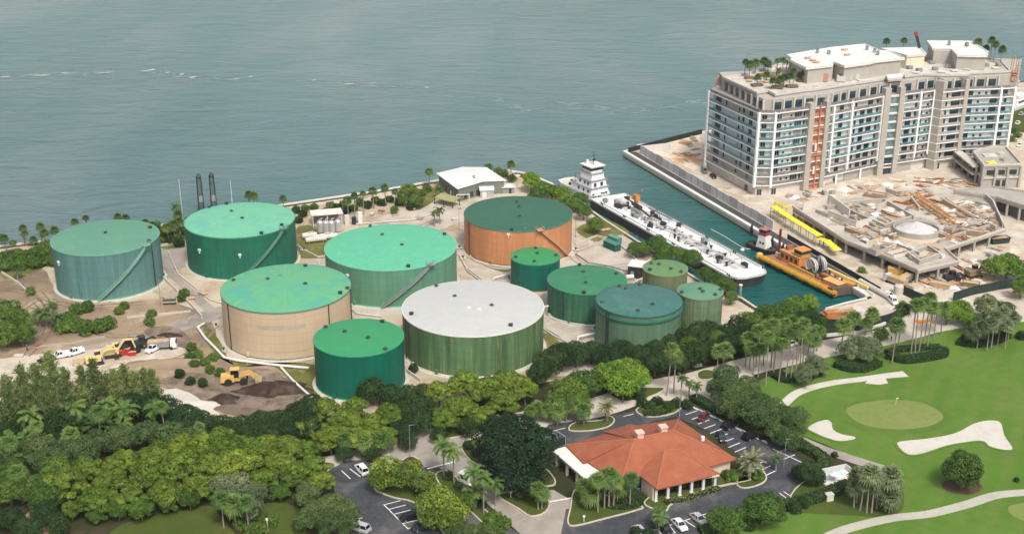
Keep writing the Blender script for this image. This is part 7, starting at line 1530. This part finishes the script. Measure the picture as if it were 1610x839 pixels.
# --- left foreground wood
cluster(tree, 'feather', [(x, y, r_) for x, y, r_ in ((12, 610, 22), (34, 602, 20), (58, 598, 20), (82, 594, 20), (104, 602, 18), (128, 598, 19), (150, 606, 18), (14, 640, 20), (44, 632, 20), (74, 628, 20))], 'the wispy pale green trees', 'at the left edge of the dirt yard', sq=1.0)
cluster(tree, 'feather', [(x, y, r_) for x, y, r_ in ((166, 598, 16), (182, 606, 15), (196, 596, 16), (212, 602, 15), (226, 596, 15), (240, 606, 15), (104, 630, 19), (132, 628, 18))], 'the thin wispy trees', 'below the yellow excavators', sq=1.0)
cluster(tree, 'dark', C3([(20, 668), (58, 662), (98, 664), (140, 650), (172, 640), (206, 634), (238, 640)], 25), 'the dark trees', 'behind the wispy trees, left wood back row')
cluster(tree, 'yellow', [(285, 700, 25), (318, 698, 25), (350, 696, 26), (384, 698, 25), (416, 697, 26), (448, 692, 25), (478, 704, 25), (250, 706, 24)], 'the yellow green trees', 'along the back of the foreground row')
cluster(tree, 'dark', C3([(330, 682), (360, 684), (392, 684), (424, 680), (455, 676), (482, 668), (305, 676)], 23), 'the dark trees', 'between soil heaps and yellow green row')
cluster(tree, 'dark', C3([(262, 650), (290, 656), (318, 664), (348, 668), (378, 670), (408, 664), (438, 658), (466, 652), (488, 640)], 25), 'the dark trees', 'along the near edge of the soil heaps')
cluster(tree, 'olive', C3([(12, 715), (60, 708), (100, 705), (150, 692), (190, 688), (232, 676), (268, 682), (300, 686), (80, 726), (128, 712)], 26), 'the olive green trees', 'in the middle row of the left wood')
cluster(tree, 'mid', C3([(15, 770), (48, 762), (70, 780), (18, 745), (88, 742)], 26), 'the mid green trees', 'at the lower left corner')
cluster(tree, 'dark', C3([(15, 812), (45, 828), (90, 822), (70, 806)], 22), 'the dark trees', 'around the red paving at the lower left corner')
cluster(lambda k, x, y, s, l, g, **q: palmclump(x, y, s, l, g), 'ban', [(134, 660, 1.0), (152, 664, 1.2), (168, 660, 1.0), (178, 672, 1.1), (40, 702, 1.3), (58, 694, 1.1), (210, 646, 1.0)], 'the broad leaved banana clumps', 'in the left wood') if False else None
def banana(x, y, s, label, group):
    hz = 3.0; p = at(x, y, hz); p.z = 0; t = thing('banana_plant', label, 'plant', p, vr.uniform(0, 6), group)
    mb = MB()
    for i in range(4): a = i * 1.6; mb.tube([(.4 * cos(a), .4 * sin(a), 0), (.5 * cos(a), .5 * sin(a), hz * s)], .16, 6, .1)
    mb.build('stem', plain('green_stem', (.12, .15, .06), .8, .2), t); put('foliage', BAN[int(x) % 2], t, (0, 0, hz * s - .4), 0, (s * 1.15,) * 3)
bl = sorted([(126, 672, 1.2), (148, 668, 1.2), (166, 664, 1.1), (184, 676, 1.2), (30, 704, 1.4), (54, 698, 1.2), (212, 650, 1.1), (6, 728, 1.2)])
for i, (x, y, s) in enumerate(bl): banana(x, y, s, '%s of the broad leaved banana plants in the left wood' % ordn(i, len(bl)), 'banana plants in the left wood')
cluster(tree, 'yellow', [(104, 762, 34), (132, 738, 30), (150, 782, 32), (172, 752, 32), (196, 728, 30), (205, 778, 32), (228, 748, 32), (246, 720, 30), (258, 775, 30)], 'the yellow green trees', 'in the left half of the foreground row')
cluster(tree, 'yellow', [(280, 740, 32), (300, 714, 30), (310, 765, 28), (332, 738, 30), (352, 710, 30), (372, 736, 30), (400, 718, 30), (412, 750, 28), (438, 728, 30), (465, 742, 28), (452, 706, 26), (492, 730, 30), (505, 752, 24)], 'the yellow green trees', 'in the right half of the foreground row')
cluster(tree, 'mid', [(112, 802, 15), (150, 806, 17), (186, 802, 15), (222, 800, 18), (262, 792, 15), (298, 784, 17), (332, 772, 14), (440, 768, 18)], 'the low green trees', 'at the foot of the foreground row')
cluster(tree, 'yellow', [(488, 668, 27), (512, 646, 25), (520, 690, 27), (545, 666, 28), (556, 640, 26), (572, 692, 26), (584, 660, 28), (606, 684, 25), (612, 652, 25)], 'the yellow green trees', 'in front of the emerald tank')
cluster(tree, 'dark', C3([(500, 700), (540, 708), (585, 708), (630, 672), (640, 690)], 18), 'the dark trees', 'under the yellow green trees by the left car park')
cluster(tree, 'dark', C3([(585, 615), (612, 620), (640, 622), (660, 640), (636, 648), (664, 615), (655, 662)], 22), 'the dark trees', 'at the right foot of the emerald tank')
cluster(tree, 'yellow', [(690, 612, 29), (722, 640, 30), (728, 604, 30), (764, 612, 30), (760, 650, 28), (792, 630, 30), (800, 600, 28), (700, 655, 26), (826, 612, 27)], 'the yellow green trees', 'in front of the white roofed tank')
cluster(tree, 'dark', C3([(690, 680), (735, 672), (775, 668), (800, 660)], 16), 'the dark low trees', 'behind the intersection island')
cluster(tree, 'grey', C3([(374, 758), (362, 785), (390, 795), (350, 762), (402, 775)], 22), 'the grey green trees', 'at the foot of the foreground row')
cluster(tree, 'olive', [(482, 778, 22), (500, 800, 24), (522, 790, 24), (545, 800, 24), (515, 822, 24), (478, 815, 20), (540, 825, 22)], 'the dull green trees', 'beside the lower left car park')
cluster(tree, 'bush', C3([(378, 822), (395, 828), (410, 832), (372, 806), (425, 815)], 13), 'the shrubs', 'at the right edge of the lower left lawn')
cluster(palm, 'fan', [(24, 740, 694), (66, 730, 668), (118, 728, 684), (160, 702, 648), (206, 706, 672), (262, 690, 640), (318, 705, 672), (36, 790, 742), (100, 790, 756)], 'the palms', 'rising out of the left wood', s=1.05)
cluster(palm, 'royal', [(55, 690, 650), (120, 680, 640), (175, 672, 634), (200, 680, 642), (250, 680, 640)], 'the feathery palms', 'in the left wood behind the banana plants', s=1.2)
cluster(palm, 'fan', [(352, 830, 785), (372, 832, 792), (392, 836, 790), (548, 722, 690), (575, 722, 694), (600, 718, 690)], 'the cabbage palms', 'in front of the yellow green trees', s=1.2)
# --- belt behind the white and green tanks
cluster(tree, 'dark', C3([(846, 588), (862, 572), (884, 562), (906, 556), (930, 550), (954, 556), (978, 548)], 21), 'the dark trees', 'between white roofed tank and double rimmed tank')
cluster(tree, 'mid', [(893, 612, 30), (916, 600, 30), (905, 635, 24), (876, 628, 22)], 'the mid green trees', 'in the road bend right of the white roofed tank')
cluster(tree, 'bright', [(958, 592, 26), (985, 578, 28), (980, 606, 26), (1002, 594, 22)], 'the bright yellow green trees', 'below the double rimmed tank')
cluster(tree, 'dark', C3([(1006, 552), (1030, 546), (1052, 538), (1074, 530), (1096, 522), (1118, 516), (1140, 520), (1162, 512)], 20), 'the dark trees', 'along the front of the olive tanks')
cluster(tree, 'dark', C3([(1030, 572), (1062, 568), (1090, 558), (1118, 548), (1142, 542), (1166, 536), (1186, 530)], 20), 'the dark trees', 'on the tank side of the road verge')
cluster(tree, 'mid', [(1062, 512, 17), (1085, 545, 18), (1130, 530, 17), (1040, 528, 16)], 'the mid green trees', 'poking above the dark belt by the olive tanks')
cluster(tree, 'mid', [(1180, 502, 20), (1205, 496, 22), (1232, 492, 24), (1216, 515, 22)], 'the mid green trees', 'at the near end of the basin')
cluster(tree, 'bright', [(1250, 480, 19), (1272, 478, 18)], 'the bright green trees', 'leaning over the basin end')
cluster(tree, 'dark', C3([(1256, 502), (1275, 498), (1240, 518), (1288, 508), (1190, 522), (1265, 520)], 18), 'the dark trees', 'between basin end and road palms')
# --- by the barge and shore
cluster(tree, 'mid', [(1012, 386, 16), (1032, 384, 16), (1050, 392, 16), (1070, 398, 16), (1088, 408, 15), (1000, 392, 12), (1040, 404, 14)], 'the green trees', 'between the yard and the white barge')
cluster(tree, 'mid', [(1108, 430, 14), (1124, 436, 16), (1142, 448, 16), (1150, 464, 14), (1120, 452, 14)], 'the green trees', 'behind the pale olive tank by the barge bow')
cluster(tree, 'bright', [(835, 285, 16), (852, 294, 15), (868, 302, 16), (884, 308, 16)], 'the bright green trees', 'between the house and the white tug')
cluster(tree, 'mid', [(868, 322, 13), (888, 326, 14), (905, 318, 14), (918, 332, 13), (936, 350, 16), (842, 303, 13), (912, 312, 14)], 'the mid green trees', 'behind the rusty peach tank by the tug')
cluster(tree, 'bush', C3([(783, 268), (792, 272), (768, 262), (805, 280)], 8), 'the shrubs', 'right behind the white roofed house')
for x, by, ty, lab in ((803, 285, 258, 'slim cabbage palm behind the right end of the house'), (675, 292, 270, 'slim palm left of the white roofed house')): palm('fan', x, by, ty, lab, None)
cluster(tree, 'mid', [(642, 304, 15), (655, 314, 12), (633, 312, 11)], 'the round green trees', 'left of the house carport')
cluster(palm, 'fand', [(548, 345, 315), (558, 340, 308), (572, 338, 304), (588, 328, 300), (607, 324, 295), (622, 322, 302), (690, 312, 298)], 'the small palms', 'along the seawall path behind the aqua tank', s=.9)
cluster(palm, 'royald', [(683, 356, 334), (692, 352, 330)], 'the two coconut palms', 'between aqua roofed and rusty peach tanks', s=.75)
cluster(tree, 'dbush', C3([(466, 330), (476, 336), (545, 330), (510, 332), (530, 326), (600, 318), (628, 318), (470, 345), (578, 322), (645, 325)], 8), 'the dark shrubs', 'along the seawall behind the aqua roofed tank')
cluster(palm, 'fand', [(446, 330, 312), (392, 320, 306), (400, 325, 308)], 'the small palms', 'behind the roof of the deep green tank')
palm('royald', 278, 372, 324, 'tall coconut palm left of the deep green tank', None, s=.85)
cluster(palm, 'fan', [(265, 382, 358), (276, 380, 352), (285, 378, 348), (283, 372, 338)], 'the short palms', 'between grey teal and deep green tanks', s=1.05)
cluster(tree, 'dbush', C3([(258, 375), (268, 378), (282, 382), (252, 366)], 9), 'the dark shrubs', 'between grey teal and deep green tanks')
cluster(palm, 'fand', [(10, 392, 374), (39, 384, 358), (42, 388, 367), (54, 386, 377), (66, 380, 356), (72, 384, 366), (88, 382, 362)], 'the small round palms', 'along the seawall left of the grey teal tank', s=.85)
cluster(palm, 'fand', [(120, 366, 348), (137, 360, 342), (187, 358, 341), (200, 358, 343), (229, 362, 350), (240, 364, 353)], 'the small palms', 'showing over the grey teal tank roof', s=.85)
cluster(tree, 'bush', C3([(10, 402), (28, 398), (44, 402), (60, 396), (76, 400), (30, 412), (55, 412), (8, 416), (84, 408), (74, 388)], 14), 'the green shrubs', 'on the bank left of the grey teal tank')
palm('fand', 28, 440, 421, 'lone short palm on the sand left of the grey teal tank', None, s=1.0)
cluster(tree, 'bush', C3([(254, 372), (262, 366), (272, 370), (288, 362), (300, 352), (248, 378), (280, 376)], 10), 'the green shrubs', 'on the shore between the two left tanks')
cluster(tree, 'bush', C3([(480, 326), (494, 324), (520, 322), (556, 326), (566, 318), (590, 314), (612, 312), (664, 302), (672, 296), (712, 292), (620, 330), (540, 322)], 8), 'the green shrubs', 'dotted along the seawall path')
cluster(tree, 'mid', [(0, 372, 8), (20, 380, 7), (100, 372, 8), (112, 366, 8), (246, 352, 8), (298, 344, 8)], 'the small trees', 'along the left seawall', sq=.8)
# --- tank yard planting
cluster(tree, 'bush', [(100, 512, 16), (118, 508, 17), (138, 514, 17), (156, 512, 16), (120, 486, 12), (138, 482, 12), (170, 508, 14), (108, 498, 12)], 'the round green shrubs', 'on the bank before the grey teal tank')
cluster(palm, 'royald', [(63, 512, 490), (74, 515, 494), (86, 512, 480), (92, 518, 498)], 'the coconut palms', 'left of the shrub bank below the grey teal tank', s=.85)
cluster(tree, 'bush', C3([(187, 488), (194, 480), (235, 505), (237, 492), (48, 458), (285, 468), (290, 460)], 9), 'the small shrubs', 'dotted along the yard road below the grey teal tank')
cluster(tree, 'mid', [(8, 488, 24), (22, 508, 24), (6, 520, 24), (34, 526, 18)], 'the mid green trees', 'at the left edge beside the yard road')
cluster(tree, 'bush', C3([(300, 545), (312, 556), (322, 568), (305, 570), (330, 580), (298, 560), (345, 585), (335, 560)], 9), 'the scrubby shrubs', 'between the dirt bank and white pipeline')
cluster(tree, 'dbush', C3([(860, 556), (872, 548), (845, 572), (905, 552), (650, 578), (300, 598), (318, 602), (282, 588)], 9), 'the dark shrubs', 'scattered along the tank yard front')
# --- oak and entrance planting
tree('deep', 812, 702, 66, 'huge dark green shade tree left of the restaurant', None)
tree('dark', 830, 764, 22, 'small round dark tree in the drive island below the huge shade tree', None)
cluster(palm, 'royal', [(698, 754, 698), (714, 762, 708), (746, 800, 740), (760, 808, 752), (779, 795, 760), (748, 798, 769)], 'the royal palms', 'in the drive median islands', s=.95)
cluster(palm, 'fan', [(846, 802, 768), (852, 800, 775)], 'the small palms', 'at the right end of the drive island', s=1.0)
cluster(tree, 'thin', [(610, 740, 24), (632, 748, 24), (596, 752, 20), (650, 742, 20), (668, 758, 22)], 'the thin yellowish trees', 'in the upper island of the left car park')
cluster(tree, 'thin', [(672, 790, 25), (694, 784, 25), (715, 798, 24), (680, 812, 22), (706, 818, 22), (732, 786, 18)], 'the thin yellowish trees', 'in the lower island beside the drive median')
cluster(palm, 'fand', [(664, 785, 755), (676, 780, 750), (650, 770, 745)], 'the small dark palms', 'among the thin car park trees', s=.9)
cluster(tree, 'bush', C3([(776, 812), (790, 822), (782, 832), (764, 830)], 14), 'the round shrubs', 'at the lower tip of the drive median')
cluster(tree, 'olive', [(740, 838, 22), (765, 840, 18), (720, 846, 20)], 'the dull green trees', 'at the bottom edge below the drive median')
cluster(tree, 'dbush', C3([(706, 748), (722, 762), (742, 778), (758, 792), (648, 726), (655, 730), (735, 700), (750, 712), (772, 722), (800, 758)], 9), 'the low dark shrubs', 'in the beds along the entrance drive')
# --- road verge behind the restaurant
cluster(palm, 'fan', [(845, 660, 641), (858, 664, 644), (876, 668, 645), (890, 664, 640), (905, 664, 637), (918, 668, 645), (835, 662, 645)], 'the young cabbage palms', 'along the road verge behind the restaurant', s=1.1)
palm('date', 954, 662, 638, 'date palm in the kerbed bed behind the restaurant roof', None, s=.72)
cluster(palm, 'fan', [(1048, 622, 551), (1059, 618, 558)], 'the tall cabbage palms', 'beside the road bend below the double rimmed tank', s=1.35)
cluster(palm, 'royald', [(1070, 628, 593), (1083, 624, 602), (1095, 632, 606)], 'the small coconut palms', 'at the road mouth of the restaurant lot', s=.6)
cluster(palm, 'fan', [(1128, 580, 553), (1137, 578, 550)], 'the stout cabbage palms', 'on the bend by the verge bench', s=1.25)
cluster(tree, 'dbush', C3([(1010, 632), (1022, 636), (1034, 630), (1050, 640), (1064, 634), (1080, 636), (1006, 622)], 10), 'the trimmed dark shrubs', 'in the bed behind the restaurant roof')
# --- palms in a double row by the road
cluster(palm, 'fan', [(1172, 576, 532), (1184, 590, 552), (1192, 592, 548), (1204, 606, 530), (1216, 588, 540), (1224, 602, 540), (1235, 598, 526), (1243, 600, 518), (1250, 598, 520), (1257, 585, 512), (1262, 572, 530), (1270, 560, 524), (1284, 552, 520)], 'the cabbage palms', 'in the tall row along the road', s=1.1)
cluster(palm, 'fan', [(1188, 578, 520), (1200, 575, 514), (1212, 578, 512), (1228, 572, 508), (1240, 568, 506), (1254, 566, 526), (1178, 582, 545), (1278, 562, 536)], 'the cabbage palms', 'behind the tall road row, nearest the basin', s=1.1)
cluster(tree, 'grey', [(1282, 570, 17), (1270, 580, 15), (1262, 592, 13), (1295, 576, 13)], 'the small grey green trees', 'at the fairway foot of the road palms')
# --- grove between car park and fairway
cluster(tree, 'olive', [(1142, 592, 22), (1158, 612, 26), (1150, 636, 26), (1180, 640, 28), (1175, 610, 22), (1196, 628, 22), (1205, 655, 24), (1132, 612, 20)], 'the olive green trees', 'in the grove above the right car park')
cluster(tree, 'olive', [(1232, 652, 24), (1248, 668, 22), (1222, 676, 22), (1240, 690, 20), (1216, 640, 20), (1258, 650, 16)], 'the olive green trees', 'at the fairway end of the car park grove')
cluster(tree, 'dark', [(1270, 742, 20), (1285, 748, 16), (1258, 738, 14)], 'the dark trees', 'in the kerbed bed near the white terrace')
# --- restaurant planting
cluster(palm, 'fan', [(916, 790, 762), (928, 800, 776), (940, 806, 754), (950, 800, 752), (957, 800, 748), (964, 798, 756), (971, 790, 762), (990, 796, 752), (935, 785, 768)], 'the cabbage palms', 'in front of the restaurant entrance wall', s=1.15)
cluster(palm, 'royald', [(1032, 828, 804), (1036, 836, 812)], 'the small coconut palms', 'at the near driveway left of the white saloon', s=.75)
palm('date', 1178, 752, 724, 'stout date palm at the right corner of the restaurant', None, s=1.0)
palm('royald', 1220, 740, 718, 'slim dark palm standing in the right car park', None, s=.6)
cluster(tree, 'bush', [(1150, 748, 13), (1162, 744, 10), (1190, 748, 10), (1140, 742, 9)], 'the round green shrubs', 'under the date palm at the restaurant corner')
tree('mid', 1140, 816, 30, 'left of the two dense round trees below the restaurant drive', None, sq=.75); tree('mid', 1200, 800, 32, 'right of the two dense round trees below the restaurant drive', None, sq=.75)
cluster(tree, 'dbush', C3([(1250, 798), (1262, 790), (1180, 826), (1112, 832), (1000, 836), (1020, 838)], 11), 'the dark shrubs', 'along the near edge of the restaurant drive')
# --- golf course
tree('golf', 1516, 733, 39, 'big round spreading tree beside the large bunker', None)
overlay('mulch_ring', pts([(1480, 762), (1495, 754), (1530, 756), (1545, 766), (1530, 777), (1495, 775)]), M_mulch, sm=4)
cluster(palm, 'fang', [(1342, 798, 766), (1352, 802, 758), (1362, 806, 744), (1370, 806, 752), (1378, 800, 762), (1392, 804, 750), (1400, 800, 768), (1398, 806, 782), (1346, 790, 748)], 'the cabbage palms', 'in the clump left of the big golf tree', s=1.35)
cluster(tree, 'grey', [(1334, 545, 17), (1350, 540, 18), (1366, 548, 18), (1358, 556, 16), (1342, 556, 14)], 'the silver grey trees', 'above the round hedge left of the tall palms')
cluster(palm, 'fan', [(1381, 558, 524), (1402, 572, 510), (1412, 548, 487), (1432, 556, 478), (1445, 553, 476), (1457, 550, 482), (1468, 530, 486), (1479, 526, 484), (1452, 546, 470), (1438, 562, 482)], 'the tall slender palms', 'rising from the long oval hedge', s=1.2)
cluster(palm, 'fan', [(1322, 552, 512), (1341, 530, 500), (1360, 527, 508), (1370, 524, 494)], 'the palms', 'in front of the work barge screen fence', s=1.25)
cluster(tree, 'bright', [(1490, 492, 18), (1510, 486, 20), (1525, 498, 17)], 'the bright green trees', 'where the road meets the golf course')
cluster(palm, 'fang', [(1528, 546, 522), (1536, 548, 516), (1551, 552, 510), (1558, 548, 500), (1568, 542, 490), (1580, 548, 512), (1548, 540, 478), (1584, 540, 500)], 'the cabbage palms', 'in the right golf clump', s=1.45)
cluster(tree, 'olive', [(1552, 482, 20), (1578, 488, 20), (1565, 505, 22), (1590, 498, 16)], 'the olive green trees', 'behind the right golf palm clump')
cluster(tree, 'bright', [(1565, 422, 20), (1585, 415, 22), (1605, 425, 22)], 'the bright green trees', 'at the right edge of the building site')
tree('mid', 1606, 450, 18, 'dark lower tree at the right edge beside the site screen', None)
tree('bush', 1550, 732, 4, 'tiny dark shrub on the fairway right of the big tree', None) if False else None
tree('dbush', 1598, 754, 5, 'tiny dark shrub on the fairway near the right edge', None); tree('dbush', 1312, 714, 6, 'small dark shrub on the lane edge above the white terrace', None); tree('bush', 1355, 424, 7, 'small green shrub on the quay beside the dredge', None); tree('dbush', 1606, 528, 9, 'dark shrub on the fairway at the right edge near the road', None)
cluster(tree, 'bush', C3([(1590, 218), (1600, 212), (1596, 206)], 7), 'the green shrubs', 'on the lawn behind the right end of the block')
# --- rooftop palms
cluster(palm, 'fand', [(1170, 120, 98), (1178, 121, 102), (1187, 116, 99), (1200, 113, 96), (1207, 112, 101)], 'the rooftop palms', 'on the far left corner of the block roof', z=37, s=1.0)
cluster(palm, 'fand', [(1191, 135, 122), (1205, 126, 118), (1214, 140, 127), (1219, 138, 128), (1226, 139, 125), (1231, 136, 122), (1241, 138, 120), (1247, 132, 112), (1257, 126, 118), (1264, 128, 116)], 'the rooftop palms', 'in the front beds of the block roof', z=37, s=.85)
cluster(palm, 'royald', [(1221, 118, 94), (1230, 118, 93), (1236, 115, 97), (1224, 120, 110)], 'the dark rooftop palms', 'before the white plant room', z=37, s=.6)
cluster(palm, 'fand', [(1392, 82, 65), (1420, 82, 64)], 'the lone palms', 'behind the white plant room roof', z=37, s=.9)
cluster(palm, 'fand', [(1535, 92, 66), (1548, 92, 76), (1557, 94, 64), (1562, 95, 70), (1573, 100, 78)], 'the rooftop palms', 'at the right end of the block roof', z=37, s=.95)
# --- hedges
def hedge(line, wd, h, label, m=None, closed=False):
    L = smooth_line([at(*p)[:] for p in line], 3); o_ = L[0].copy(); r = random.Random(len(label)); V = []; F = []
    for a, b_ in zip(L, L[1:]):
        d = b_ - a; n = int(d.length * 26 * (wd + 2 * h) / 3); s = Vector((-d.y, d.x, 0)).normalized()
        for i in range(n):
            p = a + d * r.random() - o_; k = r.random()
            if k < wd / (wd + 2 * h): q = p + s * r.uniform(-.5, .5) * wd + Vector((0, 0, h + r.uniform(-.15, .12))); nn = Vector((0, 0, 1))
            else: u = r.choice((-1, 1)); q = p + s * u * (wd / 2 + r.uniform(-.12, .12)) + Vector((0, 0, r.uniform(0, h))); nn = s * u
            leafquad(V, F, q, (nn + rdir(r) * .5).normalized(), r.uniform(.3, .55), r.uniform(.22, .4), r)
    t = thing('hedge', label, 'hedge', o_); me = finish('foliage', V, F, m or L_hedge); put('foliage', me, t)
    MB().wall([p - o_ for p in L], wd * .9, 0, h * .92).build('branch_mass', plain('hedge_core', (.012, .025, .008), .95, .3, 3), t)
hedge([(1215, 672), (1240, 690), (1262, 705), (1285, 718), (1297, 730), (1290, 742)], 3, 1.6, 'tall hedge running from the grove to the white terrace')
hedge([(1232, 800), (1262, 792), (1300, 780), (1335, 765)], 3, 1.7, 'clipped hedge below the white terrace'); hedge([(1100, 838), (1130, 832), (1180, 815), (1230, 800)], 2.6, 1.4, 'hedge along the near edge of the restaurant drive, under two round trees')
hedge([(1090, 628), (1120, 645), (1150, 660), (1180, 676), (1205, 690)], 3, 1.6, 'dark hedge along the upper edge of the right car park', L_dark)
hedge([(917, 775), (935, 790), (955, 798), (985, 800), (1008, 793)], 1.4, .8, 'low clipped hedge in front of the restaurant palms'); hedge([(960, 785), (985, 788), (1008, 780)], 4, 1.4, 'thick hedge block under the restaurant entrance wall')
hedge([(1012, 652), (1035, 652), (1054, 642)], 2.2, 1.2, 'clipped pale hedge in the bed behind the restaurant roof', L_mid)
hedge([(1396, 562), (1420, 569), (1450, 566), (1481, 560), (1480, 553)], 3.0, 1.8, 'front side of the long oval golf hedge'); hedge([(1395, 558), (1410, 553), (1440, 550), (1478, 549)], 2.2, 1.4, 'back side of the long oval golf hedge')
hedge([(1318, 574), (1335, 580), (1355, 580), (1376, 572)], 5, 1.8, 'round hedge mass beneath the silver grey trees'); hedge([(1507, 538), (1530, 542), (1560, 536), (1578, 528)], 5, 1.6, 'dark hedge under the right golf palm clump', L_dark)
hedge([(1220, 590), (1236, 598), (1262, 594), (1285, 588)], 4, 1.2, 'low hedge at the fairway foot of the road palms'); hedge([(1045, 792), (1090, 782), (1130, 768)], 1.6, .7, 'flowering low hedge before the restaurant porch', leafmat('leaf_flowering', (.12, .13, .04), (.20, .18, .08)))
hedge([(770, 700), (800, 712), (835, 735)], 4, 1.4, 'hedge between the entrance drive and the huge shade tree')
